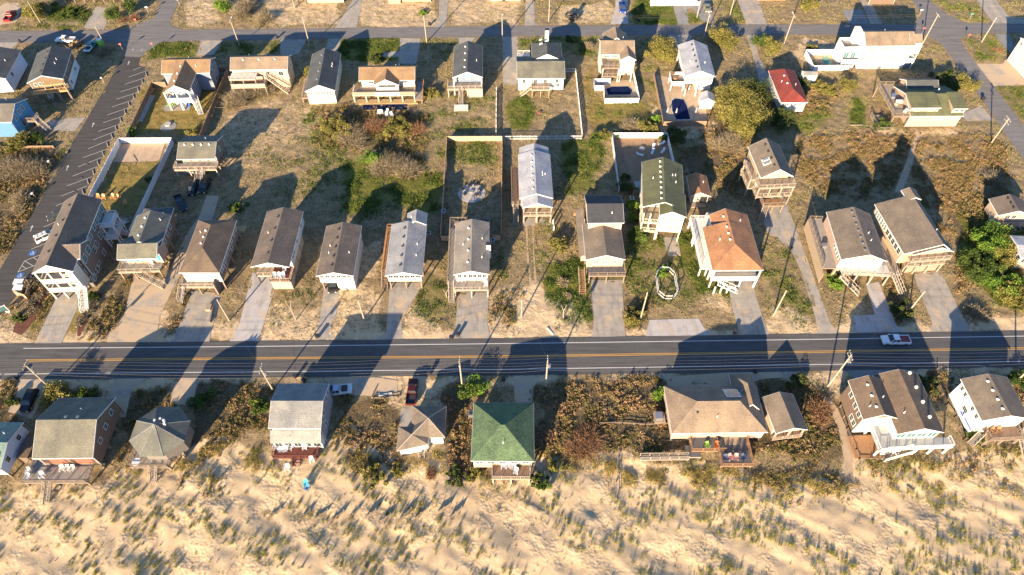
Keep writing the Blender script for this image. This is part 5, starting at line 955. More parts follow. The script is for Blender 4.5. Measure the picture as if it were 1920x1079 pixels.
for i, (t, b_, t_, ar, lamp, lb) in enumerate([('f',(449,86),(433,37),1,True,'utility pole by the back road above the tan stilt house'), ('f',(581,86),(569.5,31),0,False,'bare pole by the back road above the dark grey gabled house'), ('f',(800,80),(795,29),0,False,'bare pole by the back road right of the twin driveway'),
        ('f',(942,77),(942,32),1,True,'utility pole by the back road left of the wide fenced driveway'), ('f',(1319.5,72),(1330,27),1,True,'utility pole by the back road above the white-roofed pool house'), ('f',(1470,82),(1494.5,28),1,True,'leaning utility pole by the back road above the red-roofed cottage'),
        ('f',(1730,82),(1761,27),1,False,'brown leaning pole at the street corner right of the largest white house'), ('f',(1840,80),(1871,33),0,False,'pale leaning pole on the grass corner beside the stop sign at right'), ('f',(1857.5,270),(1894,222),2,False,'utility pole with crossarms in the grass beside the diagonal street'),
        ('a0',(795,355),(700,195),0,False,'pole beside the green portable toilet'), ('a0',(305,175),(200,10),0,False,'pole in the trees at the far top left'), ('a2',(275,160),(270,-20),0,False,'pole at the top edge beside the bulldozed orange lot'), ('a2',(1385,135),(1425,-20),0,False,'pole at the top edge beside the grey forked driveway'),
        ('a2',(1630,125),(1668,-10),0,False,'pole at the top edge right of the parked olive car'), ('a1',(290,60),(275,-20),0,False,'pole at the top edge left of the tan board house')]):
    utility_pole(t, b_, t_, lb, ar, False, 'poles along the back streets', 'b%d' % i, lamp=lamp)
def wire(label, pts, r=.028, sag=.5, group='overhead wires', m='wire'):
    cu = bpy.data.curves.new('overhead_wire', 'CURVE'); cu.dimensions = '3D'; cu.bevel_depth = r; cu.bevel_resolution = 1
    P = []
    for a, b2 in zip(pts, pts[1:]):
        for i in range(12): f = i/12; P.append([a[k]+(b2[k]-a[k])*f-(sag*4*f*(1-f) if k == 2 else 0) for k in range(3)])
    P.append(list(pts[-1])); sp = cu.splines.new('POLY'); sp.points.add(len(P)-1)
    for i, p in enumerate(P): sp.points[i].co = (*p, 1)
    cu.materials.append(MATS[m]); dg_ = bpy.data.objects.new('tmp', cu); C.objects.link(dg_)
    me = bpy.data.meshes.new_from_object(dg_.evaluated_get(bpy.context.evaluated_depsgraph_get())); me.materials.clear(); me.materials.append(MATS[m])
    bpy.data.objects.remove(dg_); o = bpy.data.objects.new('overhead_wire', me); C.objects.link(o); tag(o, label, 'wire', group)
basic('wire', (.15,.13,.11), .5, 0, 0)
mk = [POLE_TOP['m%d' % i] for i in range(6)]; mk = [(mk[0][0]-45, mk[0][1]+.2, 8.6)]+mk+[(mk[-1][0]+45, mk[-1][1], 9.5)]
for k, (dy, dz, lb) in enumerate([(1.0,-.05,'overhead wire farthest from the sea on the main road crossarms'), (.4,-.05,'second overhead wire from the land side along the main road'), (-.4,-.05,'third overhead wire from the land side along the main road'), (-1.0,-.05,'overhead wire nearest the sea on the main road crossarms'), (.15,-2.9,'thick low cable slung under the main road wires'), (-.15,-3.5,'lowest cable slung along the main road poles')]):
    wire(lb, [(x, y+dy, z+dz) for x, y, z in mk], .009 if k < 4 else .015, .5 if k < 4 else .7)
bk = [POLE_TOP[k] for k in ('b0', 'b3', 'b4', 'b5', 'b6')]; bk = [(bk[0][0]-60, bk[0][1], 8.5)]+bk+[(bk[-1][0]+70, bk[-1][1], 9)]
for dy, lb in ((.5, 'upper overhead wire along the back road'), (-.5, 'lower overhead wire along the back road')): wire(lb, [(x, y+dy, z-.1) for x, y, z in bk], .012)
for i, (a, b2, lb) in enumerate([('m1','s0','thin service wire to the pole beside the hip-roofed house driveway'), ('m3','s2','thin service wire to the pole by the twin-track lane'), ('m3','s3','thin service wire to the pole by the white octagonal ring'), ('m4','s4','thin service wire to the pole on the weedy lot'), ('m4','s5','thin service wire to the pole between the big stilt houses')]): wire(lb, [POLE_TOP[a], POLE_TOP[b2]], .009, .6, 'service wires across the road')
# ------------------------------------------------------------------ fences
def fence(label, t, pts, h, style='vinyl', name='fence', closed=False, group=None):
    P = [G(t, x, y, h) for x, y in pts]; c0 = P[0].copy(); c0.z = 0; r = empty(name, c0); tag(r, label, 'fence', group)
    if closed: P.append(P[0])
    pm = MB(); post = MB()
    col = dict(vinyl='vinyl', picket='vinyl', wood='f_wood', pink='f_pink', rail='wood', ring='vinyl', slat='wood')[style]
    for a, b2 in zip(P, P[1:]):
        a = a-c0; b2 = b2-c0; a.z = b2.z = 0; d = b2-a; n = max(1, round(d.length/(2.4 if style != 'ring' else 9))); u = d.normalized(); up = Vector((0,0,1))
        for i in range(n+1): q = a+d*i/n; post.box(q.x-.07, q.x+.07, q.y-.07, q.y+.07, -.4, h+.08)
        for i in range(n):
            p0 = a+d*i/n+u*.08; p1 = a+d*(i+1)/n-u*.08
            if style in ('vinyl', 'wood', 'pink'): pm.bar(p0+up*(h*.5), p1+up*(h*.5), .05, h-.12); pm.bar(p0+up*(h-.03), p1+up*(h-.03), .09, .06)
            elif style == 'picket':
                for z in (.25, h-.1): pm.bar(p0+up*z, p1+up*z, .06, .1)
                k = int((p1-p0).length/.2)
                for j in range(1, k): q = p0+(p1-p0)*j/k; pm.bar(q+up*.05, q+up*h, .09, .03)
            elif style == 'ring':
                for z in (h*.45, h*.95): pm.bar(p0+up*z, p1+up*z, .12, .12)
            else:
                for z in (h*.45, h*.9): pm.bar(p0+up*z, p1+up*z, .06, .09)
    pm.build('panels' if style in ('vinyl','wood','pink') else 'rails', col, r)['kind'] = 'stuff'; post.build('posts', col, r)['kind'] = 'stuff'; return r
fence('tall white vinyl fence enclosing the motel lawn and sand court', 'b0', [(655,520),(885,76),(1285,74),(962,768),(880,768)], 1.8)
fence('brown wooden privacy fence right of the slate-blue house yard', 'a0', [(1632,505),(1700,507),(1485,1030)], 1.8, 'wood', 'wooden_fence'); fence('brown wooden privacy fence between parking lot and the slate-blue house yard', 'a0', [(1232,615),(1133,618),(935,1035)], 1.8, 'wood', 'wooden_fence')
fence('white picket fence around the lawn of the tan-roofed white house', 'a2', [(398,515),(478,513),(530,1018),(0,1020),(-120,1022),(-118,655)], 1.25, 'picket', 'picket_fence')
fence('weathered wooden fence around the yard with the round stone patio', 'b1', [(1450,812),(1380,812),(1430,64),(1845,62),(1836,805),(1758,803)], 1.7, 'pink', 'wooden_fence')
fence('white wall-like fence around the oval pool of the tall cream house', 'a2', [(740,590),(615,592),(618,640),(690,642),(694,738),(957,736),(915,540)], 1.7); fence('wooden fence around the pool yard of the white-roofed house', 'a2', [(1065,545),(1135,912),(1465,908),(1500,800)], 1.7, 'wood', 'wooden_fence')
fence('white fence around the mulched back yard with scattered white loungers', 'b2', [(805,445),(750,37),(1165,37),(1250,385)], 1.8); fence('white fence around the small green pool beside the largest white house', 'a3', [(545,372),(285,372),(345,492),(640,488)], 1.9)
fence('white octagonal rail ring standing on the mown lawn above the road', 'c2', [(1120,200),(1180,205),(1222,245),(1247,380),(1210,418),(1150,418),(1100,378),(1080,245)], 1.9, 'ring', 'rail_ring', True)
fence('leaning wooden post fence along the sandy path beside the twin-gable house', 'd3', [(550,400),(600,560),(665,725),(690,795),(860,800)], .9, 'rail', 'post_fence'); fence('thin post fence between the twin-gable house and the blue-walled house', 'd3', [(1280,120),(1285,240),(1350,380),(1415,470),(1480,640),(1640,685)], .9, 'rail', 'post_fence')
fence('low rope and post fence across the scrub left of the tan house', 'd2', [(660,530),(830,528),(1000,540),(1185,532)], .6, 'rail', 'post_fence'); fence('low wooden kerb rail behind the grey two-storey house parking pad', 'd1', [(870,340),(960,345),(1055,338)], .5, 'rail', 'post_fence')
fence('thin sand fence beside the footprints path below the tan house', 'f', [(1160,838),(1157,900),(1156,935)], .8, 'rail', 'post_fence'); fence('grey retaining board beside the driveway next to the black car', 'd0', [(795,290),(775,380),(720,440)], .5, 'wood', 'board_edging'); fence('pale board wall by the blue house in the scrub', 'a0', [(125,1075),(165,1095),(395,1092)], .9, 'wood', 'board_wall')
SF = [((235,487),(335,395)),((350,470),(465,395)),((475,490),(585,402)),((610,470),(697,385)),((740,455),(825,395)),((860,480),(935,425)),((985,485),(1090,385)),((1112,460),(1208,385)),((1285,415),(1380,355)),((1370,460),(1465,380)),((0,460),(110,380))]
SF.sort(key=lambda s_: s_[0][0])
for i, (a, b2) in enumerate(SF):
    fa = lambda p: (500+p[0]/4, 860+p[1]/4); p, q = G('f', *fa(a)), G('f', *fa(b2)); r = empty('sand_fence', ((p.x+q.x)/2, (p.y+q.y)/2, float(hat((p.x+q.x)/2, (p.y+q.y)/2)[0])))
    tag(r, 'slatted sand fence half buried in dune, %s of the row' % rows(11)[i], 'sand fence', 'sand fences in a row on the dune'); d = (q-p)/2; mb = MB(); k = 26
    for j in range(k+1): c = -d+d*2*j/k; mb.box(c.x-.03, c.x+.03, c.y-.02, c.y+.02, -.4, .72+.08*math.sin(j*2.1))
    mb.build('slats', 'wood', r)['kind'] = 'stuff'; mb = MB()
    for f in (-1, 0, 1): c = d*f; mb.box(c.x-.05, c.x+.05, c.y-.05+.06, c.y+.05+.06, -.5, 1.0)
    mb.build('posts', 'pole_wood', r)['kind'] = 'stuff'
# ------------------------------------------------------------------ vehicles
def vehicle(kind, paint, t, rear, front, label, cat, name, bedcol=None, L_=None, z=0.03):
    c, ang = heading(t, rear, front, .8); c.z = z
    L0 = dict(sedan=4.7, suv=4.9, pickup=5.7, flatbed=5.6)[kind] if L_ is None else L_; Wd = 1.9; r = empty(name, c, ang); tag(r, label, cat)
    hl = L0/2; w = Wd/2
    def prof(pts, w0, w1, m, nmx, par, bev=.05):
        n = len(pts); mb = MB(); zs = [p[1] for p in pts]; lo, hi = min(zs), max(zs)
        ww = [w0+(w1-w0)*(p[1]-lo)/max(.01, hi-lo) for p in pts]
        mb.add([(p[0], -a, p[1]) for p, a in zip(pts, ww)]+[(p[0], a, p[1]) for p, a in zip(pts, ww)], [tuple(range(n-1, -1, -1)), tuple(range(n, 2*n))]+[(i, (i+1) % n, (i+1) % n+n, i+n) for i in range(n)]); return mb.build(nmx, m, par, bevel=bev)
    if kind == 'sedan':
        prof([(-hl,.35),(hl-.1,.35),(hl,.6),(hl-.1,.85),(hl-1.3,.98),(-hl+.9,1.0),(-hl,.92)], w, w*.95, paint, 'body', r)
        gh = [(-hl+.75,.98),(hl-1.35,.97),(hl-2.1,1.4),(-hl+1.4,1.42)]; rf = (-hl+1.45, hl-2.15, 1.4)
    elif kind == 'suv':
        prof([(-hl,.4),(hl-.1,.4),(hl,.7),(hl-.15,1.0),(hl-1.2,1.12),(-hl+.1,1.15)], w, w*.96, paint, 'body', r)
        gh = [(-hl+.12,1.13),(hl-1.25,1.11),(hl-1.95,1.68),(-hl+.4,1.7)]; rf = (-hl+.42, hl-2.0, 1.68)
    else:
        prof([(-.55,.42),(hl-.1,.42),(hl,.75),(hl-.1,1.02),(hl-1.3,1.14),(-.55,1.16)], w, w*.95, paint, 'body', r)
        gh = [(-.5,1.14),(hl-1.35,1.13),(hl-2.0,1.72),(-.35,1.74)]; rf = (-.4, hl-2.05, 1.72)
        if kind == 'pickup':
            bm_ = MB().box(-hl, -.58, -w, w, .45, .72).box(-hl, -.58, -w, -w+.12, .721, 1.14).box(-hl, -.58, w-.12, w, .721, 1.14).box(-hl, -hl+.1, -w+.121, w-.121, .721, 1.12); bm_.build('bed', paint, r)
            MB().box(-hl+.15, -.65, -w+.16, w-.16, .723, .78 if not bedcol else 1.0).build('bed_liner' if not bedcol else 'bed_load', bedcol or 'dark', r, bevel=.03)
        else:
            MB().box(-hl, -.5, -1.05, 1.05, .85, .98).build('flat_bed', 'trim', r); MB().box(-.62, -.5, -1.0, 1.0, .99, 1.6).build('headboard', 'trim', r); MB().box(-1.9, -.8, -.6, .6, .99, 1.35).build('toolbox', 'dark', r)
    prof(gh, w*.93, w*.76, 'glass', 'cabin_glass', r, .02)
    MB().box(rf[0], rf[1], -w*.74, w*.74, rf[2]+.0, rf[2]+.07).build('roof_panel', paint, r, bevel=.03); pb = MB()
    for sx, (gx0, gz0), (gx1, gz1) in (('a', gh[1], gh[2]), ('c', gh[0], gh[3]), ('b', ((gh[0][0]+gh[1][0])/2, gh[0][1]), ((gh[2][0]+gh[3][0])/2, gh[2][1]))):
        for s_ in (-1, 1): pb.bar((gx0, s_*w*.93, gz0), (gx1, s_*w*.77, gz1+.02), .08, .07)
    pb.build('pillars', paint, r)['kind'] = 'stuff'
    wz = .36
    for sx in (-hl+.95, hl-.95):
        for s_ in (-1, 1):
            ty = MB().tube((sx, s_*(w-.2), wz), (sx, s_*(w+.03), wz), .36, .36, 16).build('wheel', 'rubber', r); MB().tube((sx, s_*(w+.028), wz), (sx, s_*(w+.05), wz), .2, .18, 12).build('rim', 'chrome', ty)
    for s_ in (-1, 1):
        MB().box(hl-.12, hl+.012, s_*w*.78-.16, s_*w*.78+.16, .72, .88).build('headlight', 'trim', r); MB().box(-hl-.015, -hl+.05, s_*w*.82-.12, s_*w*.82+.12, .78, .98).build('taillight', colr(.4,.02,.02), r)
        MB().box(gh[1][0]-.45, gh[1][0]-.25, s_*(w+.02)-.0, s_*(w+.2), 1.05, 1.2).build('mirror', paint, r)
    return r
Wp = colr(.75,.76,.78,.3); Bk = colr(.012,.013,.016,.25); Rd = colr(.055,.008,.01,.3)
v = vehicle('pickup', Wp, 'c3', (1060,748), (852,748), 'white pickup driving left on the main road with red gear in its bed', 'pickup truck', 'pickup_truck', colr(.22,.03,.03))
MB().box(-2.7, -1.6, -.97, -.955, .6, .95).build('door_stripe', colr(.03,.1,.4), v)
vehicle('flatbed', colr(.38,.45,.55,.35), 'd1', (706,275), (518,297), 'pale blue flatbed truck parked behind the grey two-storey beach house', 'truck', 'flatbed_truck')
vehicle('pickup', Rd, 'd1', (1158,385), (1180,212), 'dark red pickup with covered bed nosed towards the main road', 'pickup truck', 'pickup_truck')
vehicle('suv', Bk, 'd0', (246,300), (185,430), 'shiny black car parked on the sandy pad at lower left', 'car', 'parked_car')
vehicle('suv', Bk, 'b0', (1465,412), (1425,492), 'black car left of its twin on the concrete behind the brown houses', 'car', 'parked_car'); vehicle('suv', Bk, 'b0', (1555,385), (1510,482), 'larger black car parked right of the other black car by the boardwalk', 'car', 'parked_car')
vehicle('pickup', colr(.02,.035,.045,.3), 'b0', (1330,515), (1375,612), 'dark teal pickup parked askew on the grass behind the turquoise-shuttered house', 'pickup truck', 'pickup_truck')
vehicle('suv', colr(.05,.055,.05,.3), 'b0', (485,632), (385,668), 'dark wagon with roof rack parked in a stall beside the motel', 'car', 'parked_car'); v = vehicle('suv', Wp, 'b0', (272,842), (418,775), 'white SUV with roof rack parked in a stall beside the motel', 'suv', 'parked_car')
mb = MB()
for y in (-.5, .5): mb.bar((-1.9, y, 1.86), (.4, y, 1.86), .05, .05)
for x in (-1.6, -.6, .2): mb.bar((x, -.6, 1.84), (x, .6, 1.84), .05, .05)
mb.build('roof_rack', 'dark', v)
vehicle('sedan', Bk, 'c1', (580,290), (572,375), 'black car parked under the house with six small front windows', 'car', 'parked_car')
vehicle('pickup', Wp, 'a0', (575,300), (405,295), 'long white pickup parked on the back road at upper left', 'pickup truck', 'pickup_truck', colr(.3,.24,.17)); vehicle('flatbed', colr(.06,.25,.28), 'a0', (650,385), (700,315), 'small teal and white truck beside the portable toilet', 'truck', 'flatbed_truck')
vehicle('pickup', colr(.32,.02,.02,.3), 'a0', (52,150), (95,88), 'bright red pickup parked on the tan drive at the top left', 'pickup truck', 'pickup_truck'); vehicle('pickup', colr(.02,.05,.22,.3), 'a2', (822,10), (832,105), 'dark blue pickup parked on the driveway at the top middle', 'pickup truck', 'pickup_truck'); vehicle('sedan', colr(.2,.19,.13,.35), 'a2', (1450,22), (1475,92), 'olive-gold sedan on the grey forked driveway', 'car', 'parked_car')
def trailer(t, a, b2, label, colm, loadm):
    c, ang = heading(t, a, b2, .8); r = empty('dump_trailer', c, ang); r.location.z = 0; tag(r, label, 'trailer'); mb = MB().box(-2, 2, -1.1, 1.1, .5, .62)
    for b_ in ((-2,2,-1.1,-1.0),(-2,2,1.0,1.1),(-2,-1.9,-.99,.99),(1.9,2,-.99,.99)): mb.box(*b_, .621, 1.5)
    mb.bar((2, -.5, .5), (3.2, 0, .5), .1, .1).bar((2, .5, .5), (3.2, 0, .5), .1, .1); mb.build('trailer_box', colm, r)
    ld = MB(); q = random.Random(3)
    for i in range(34): p = Vector((q.uniform(-1.7,1.7), q.uniform(-.85,.85), q.uniform(.9,1.6))); e = Vector((q.uniform(-.6,.6), q.uniform(-.5,.5), q.uniform(-.2,.2))); ld.bar(p, p+e, .25, .08)
    ld.build('debris', loadm, r)['kind'] = 'stuff'
    for s_ in (-1, 1): MB().tube((-.2, s_*1.12, .36), (-.2, s_*1.34, .36), .36, .36, 14).build('wheel', 'rubber', r)
trailer('a0', (520,360), (590,320), 'dark dump trailer heaped with scrap wood by the unfinished house', 'dark', 'd_pine'); trailer('a2', (400,110), (500,140), 'black trailer piled with debris on the bulldozed lot', 'dark', 'wood')
# ------------------------------------------------------------------ small street things
def stop_sign(t, base, label):
    g = G(t, *base); r = empty('stop_sign', g); tag(r, label, 'stop sign', 'stop signs'); MB().box(-.04, .04, -.04, .04, -.3, 2.7).build('post', 'metal', r)
    mb = MB(); pts = [(.36*math.cos(PI/8+i*PI/4), 2.35+.36*math.sin(PI/8+i*PI/4)) for i in range(8)]
    mb.add([(x, -.05, z) for x, z in pts]+[(x, -.08, z) for x, z in pts], [tuple(range(8)), tuple(range(15, 7, -1))]+[((i+1) % 8, i, i+8, (i+1) % 8+8) for i in range(8)]); f = mb.build('sign_face', colr(.5,.02,.02), r)
    tc = bpy.data.curves.new('t', 'FONT'); tc.body = 'STOP'; tc.size = .29; tc.align_x = 'CENTER'; tc.align_y = 'CENTER'; to = bpy.data.objects.new('t', tc); C.objects.link(to)
    me = bpy.data.meshes.new_from_object(to.evaluated_get(bpy.context.evaluated_depsgraph_get())); bpy.data.objects.remove(to); me.materials.clear(); me.materials.append(MATS['trim'])
    o = bpy.data.objects.new('lettering', me); C.objects.link(o); o.parent = f; o.location = (0, -.085, 2.35); o.rotation_euler = (PI/2, 0, 0); r.rotation_euler = (0, 0, 0)
for t, b_, lb in (('a0',(925,385),'stop sign at the left mouth of the parking lot'), ('a0',(1158,380),'stop sign at the right mouth of the parking lot'), ('a3',(1480,315),'stop sign on the grass corner at the right crossroads'), ('a3',(1145,265),'stop sign at the corner of the largest white house'), ('a0',(1035,200),'stop sign at the far side of the top left crossroads')): stop_sign(t, b_, lb)
for t, b_, lb in (('a0',(1115,100),'short sign post by the street going off the top left'), ('a0',(1345,40),'short sign post right of the street going off the top left'), ('a3',(1505,150),'green street name sign on the far right grass corner'), ('a3',(1130,120),'white marker post at the top right street'), ('c0',(100,580),'small white sign frame at the motel entrance')):
    g = G(t, *b_); r = empty('street_sign', g); tag(r, lb, 'sign'); MB().box(-.04, .04, -.04, .04, -.3, 2.2).build('post', 'pole_wood', r); MB().box(-.4, .4, -.08, -.045, 1.8, 2.2).build('sign_face', colr(.05,.3,.2) if 'green' in lb else 'trim', r)
mn = G('c0', 30, 555); r = empty('entrance_sign', mn, .6); tag(r, 'white two-post motel sign at the entrance lower left', 'sign'); MB().box(-1.2,-1.08,-.06,.06,-.3,2.1).build('post','trim',r); MB().box(1.08,1.2,-.06,.06,-.3,2.1).build('post','trim',r); MB().box(-1.07,1.07,-.05,.05,.9,1.9).build('sign_board','glass_teal',r); MB().box(-1.3,1.3,-.1,.1,2.101,2.2).build('sign_cap','trim',r)
def bin_(t, p, label, col='dark', fallen=False):
    g = G(t, *p); g.z = .03; r = empty('wheelie_bin', g, rnd.uniform(-.4, .4)); tag(r, label, 'bin', 'wheelie bins put out along the roads')
    mb = MB(); mb.add([(-.25,-.28,.12),(.25,-.28,.12),(.25,.25,.12),(-.25,.25,.12),(-.32,-.38,1.0),(.32,-.38,1.0),(.32,.34,1.0),(-.32,.34,1.0)], [(3,2,1,0),(4,5,6,7),(0,1,5,4),(1,2,6,5),(2,3,7,6),(3,0,4,7)]); mb.build('bin_body', col, r); MB().box(-.35,.35,-.42,.37,1.003,1.08).build('lid', col, r, bevel=.03)
    for s_ in (-1, 1): MB().tube((s_*.22, .3, .14), (s_*.32, .3, .14), .14, .14, 10).build('wheel', 'rubber', r)
for t, p, lb in (('c1',(462,735),'dark bin lying at the mouth of the narrow driveway under the six-window house'), ('c1',(1462,745),'left of two dark bins at the mouth of the porch house driveway'), ('c1',(1512,722),'right of two dark bins at the mouth of the porch house driveway'), ('c2',(1672,700),'black bin beside the orange-roofed house driveway'), ('c2',(1820,995),'black bin on the pad above the big tan house'),
     ('d1',(298,195),'left black bin above the grey two-storey house'), ('d1',(358,195),'upper black bin of a pair beside the road above the grey house'), ('d1',(362,222),'lower black bin of a pair beside the road above the grey house'), ('d1',(1298,175),'black bin by the road right of the dark red pickup'), ('d1',(1855,215),'tipped black bin above the green pyramid roof'), ('c0',(118,1050),'black bin by the road above the black car'),
     ('a0',(155,325),'black bin by the back road at the far left'), ('a1',(1300,195),'black bin on the far side of the back road by the narrow drive'), ('a1',(158,290),'small bin at the kerb left of the first bare pole'), ('a2',(950,165),'pale topped bin on the lawn edge beyond the back road'), ('b3',(165,915),'dark bin beside the long curved driveway'), ('a3',(1605,755),'dark bin by the diagonal street near the green-roofed house')): bin_(t, p, lb)
g = G('a0', 765, 345); r = empty('portable_toilet', (g.x, g.y, 0)); tag(r, 'bright green portable toilet with white roof at the building site', 'portable toilet'); MB().box(-.6,.6,-.6,.6,0,2.1).build('cabin', colr(.25,.55,.05), r); MB().box(-.65,.65,-.65,.65,2.103,2.25).build('roof', 'white_plastic', r, bevel=.06); MB().box(-.35,.35,-.64,-.603,.1,1.95).build('door', colr(.35,.65,.1), r)
for k, (px_, lb) in enumerate((((145,1162),'upper white-lidded dumpster in the wooden enclosure'), ((142,1205),'lower white-lidded dumpster in the wooden enclosure'))):
    g = G('b0', px_[0], px_[1], 1); r = empty('dumpster', (g.x, g.y, 0)); tag(r, lb, 'dumpster', 'dumpsters by the motel'); MB().box(-.95,.95,-.6,.6,.1,1.3).build('bin_body','metal',r); MB().add([(-1,-.65,1.31),(1,-.65,1.31),(1,.65,1.5),(-1,.65,1.5),(-1,-.65,1.36),(1,-.65,1.36),(1,.65,1.56),(-1,.65,1.56)],[(3,2,1,0),(4,5,6,7),(0,1,5,4),(1,2,6,5),(2,3,7,6),(3,0,4,7)]).build('lid','white_plastic',r)
fence('wooden dumpster enclosure at the lower end of the parking lot', 'c0', [(100,385),(185,412),(215,330),(195,300)], 1.5, 'pink', 'dumpster_enclosure')
ST_ = [((1092,540),(1100,575)),((1062,595),(1070,630)),((1030,655),(1038,688)),((997,710),(1005,742)),((962,765),(972,798)),((932,825),(942,860)),((900,885),(910,918)),((865,945),(874,980)),((835,1008),(845,1040)),((800,1068),(812,1105)),((768,1138),(776,1170)),((730,1208),(740,1240)),((695,1275),(705,1315)),((655,1345),(665,1385)),((615,1420),(628,1460))]
for i, (a, b2) in enumerate(ST_):
    c, ang = heading('a0', a, b2); r = MB().box(-.9,.9,-.09,.09,.02,.17).build('wheel_stop', 'concrete_pale', None, bevel=.03); r.location = c; r.rotation_euler = (0,0,ang); tag(r, 'concrete wheel stop at a stall end, %s of the row' % rows(15, 't')[i], 'wheel stop', 'wheel stops along the parking stalls')
for i, (p, lb) in enumerate((((390,285),'low lamp on the verge, upper one of two left of the parking lot'), ((270,525),'low lamp on the verge, lower one of two left of the parking lot'), ((780,838),'low lamp on the verge by the unfinished house'))):
    g = G('b0', *(p if i < 2 else (p[0], p[1]-1200+0))) if i < 2 else G('a0', 780, 620); r = empty('path_light', g); tag(r, lb, 'lamp', 'low lamps beside the parking lot'); MB().box(-.06,.06,-.06,.06,-.3,1.6).build('post','pole_wood',r); MB().box(-.22,.22,-.4,.1,1.603,1.8).build('lamp_head','white_plastic',r)
# ------------------------------------------------------------------ garden and deck things
def chair_proto(name, m, lounge=False):
    r = empty(name, (0,0,0))
    if lounge:
        MB().box(-.3,.3,-1.0,.35,.32,.38).build('seat', m, r); MB().bar((0,.36,.36),(0,.9,.75),.6,.05).build('backrest', m, r)
        lg = [(-.26,-.9),(.26,-.9),(-.26,.3),(.26,.3)]
    else:
        MB().add([(-.3,-.35,.42),(.3,-.35,.42),(.3,.25,.3),(-.3,.25,.3),(-.3,-.35,.37),(.3,-.35,.37),(.3,.25,.25),(-.3,.25,.25)],[(0,1,2,3),(7,6,5,4),(0,4,5,1),(1,5,6,2),(2,6,7,3),(3,7,4,0)]).build('seat', m, r)
        mb = MB()
        for i in range(5): x = -.26+i*.13; mb.bar((x*.85,.22,.28),(x*1.15,.6,1.0+.07*(2-abs(i-2))),.12,.03)
        mb.build('backrest', m, r)
        for s_ in (-1,1): MB().box(s_*.38-.07,s_*.38+.07,-.42,.4,.6,.64).build('armrest', m, r)
        lg = [(-.36,-.36),(.36,-.36),(-.34,.3),(.34,.3)]
    for x,y in lg: MB().box(x-.04,x+.04,y-.04,y+.04,0,.598 if not lounge else .318).build('leg', m, r)
    return r
PROTO = {}
def seats(kind, m, t, z, pts, what, group, cat='chair', lounge=False, rot=0.0, spread=.4):
    pts = sorted(pts, key=lambda p: p[0]); n = len(pts)
    for i, p in enumerate(pts):
        if (kind, m) in PROTO: o = copy_tree(PROTO[(kind, m)])
        else: o = PROTO[(kind, m)] = chair_proto(kind, m, lounge)
        g = G(t, p[0], p[1], z); g.z = z if z > .25 else float(hat(g.x, g.y)[0])+.02; o.location = g; o.rotation_euler = (0, 0, p[2] if len(p) > 2 else rot+rnd.uniform(-spread, spread))
        nn = rows(n)[i]; tag(o, ('%s %s' % (nn, what) if n < 3 else '%s of the %s' % (nn, what)), cat, group)
wp = 'white_plastic'
seats('deck_chair', wp, 'd1', .78, [(150,722),(225,740),(262,725),(370,722)], 'white chairs on the dark red deck', 'white chairs on the dark red deck')
seats('deck_chair', 'd_white', 'd0', 1.73, [(475,885),(512,885),(550,885)], 'pale chairs in a row on the broad grey deck', 'chairs on the broad grey deck')
seats('deck_chair', wp, 'd0', 1.73, [(222,905),(215,945),(322,935)], 'white chairs at the grey deck left corner', 'white chairs on the broad grey deck')
seats('deck_chair', wp, 'd1', 2.63, [(1855,865),(1887,865)], 'white chair left on the green-roofed deck', 'white chairs on the green-roofed house deck'); seats('deck_chair', wp, 'd2', 2.63, [(15,865),(28,905)], 'white chair at right on the green-roofed deck', 'white chairs right on the green-roofed house deck')
PK = colr(.55,.28,.25); NV = colr(.06,.09,.16)
seats('deck_chair', PK, 'd2', 1.33, [(1632,800),(1675,800)], 'pink chair at the tip of the orange-trimmed deck', 'pink chairs on the orange-trimmed deck'); seats('deck_chair', NV, 'd2', 1.33, [(1597,805),(1727,800)], 'navy chair at the tip of the orange-trimmed deck', 'navy chairs on the orange-trimmed deck')
seats('deck_chair', colr(.22,.36,.06), 'd2', 1.33, [(1460,710)], 'lime green chair on the orange-trimmed deck', 'lime chair'); seats('deck_chair', colr(.5,.13,.03), 'd2', 1.33, [(1530,708)], 'bright orange chair on the orange-trimmed deck', 'orange chair')
seats('deck_chair', 'd_orange', 'd3', 2.63, [(1680,600),(1720,597)], 'brown chair on the deck of the blue-walled house', 'brown chairs on the blue-walled house deck')
seats('deck_chair', wp, 'c1', 2.83, [(1525,310),(1560,305),(1648,300),(1675,300),(1718,320),(1722,345)], 'white chairs on the tan house front porch', 'white chairs on the front porch')
seats('deck_chair', wp, 'c1', 2.75, [(142,280),(177,280),(208,280),(218,235)], 'white chairs on the small red front deck', 'white chairs on the small red deck')
seats('deck_chair', 'd_white', 'b0', 2.83, [(940,1010),(970,1012),(1010,1010),(1140,1035)], 'pale chairs on the turquoise-shuttered porch', 'chairs on the shuttered porch')
seats('sun_lounger', wp, 'c3', 3.62, [(697,215),(725,208),(762,212),(790,218)], 'white loungers on the long-walkway house deck', 'white loungers on the stilt house deck', 'lounger', True, .3, .15)
seats('sun_lounger', wp, 'b2', 0, [(955,205,1.2),(1058,148,-.3),(1052,185,-.4),(1122,122,-1.0),(1130,178,-.6)], 'white loungers in the fenced mulch yard', 'white loungers in the mulch yard', 'lounger', True)
seats('deck_chair', colr(.55,.28,.12), 'b0', .1, [(740,525),(780,530),(848,525),(885,530),(940,572)], 'orange wooden chairs behind the motel', 'orange chairs behind the motel')
seats('deck_chair', 'dark', 'b1', .08, [(1555,462,2.0),(1565,500,2.4),(1600,437,3.1),(1645,432,3.4),(1678,462,4.2),(1657,505,5.2)], 'dark chairs around the stone fire circle', 'dark chairs round the fire circle')
seats('deck_chair', wp, 'a1', 0, [(922,857),(942,857),(985,850),(980,872),(1017,872)], 'white chairs below the narrow pool', 'white chairs below the narrow pool')
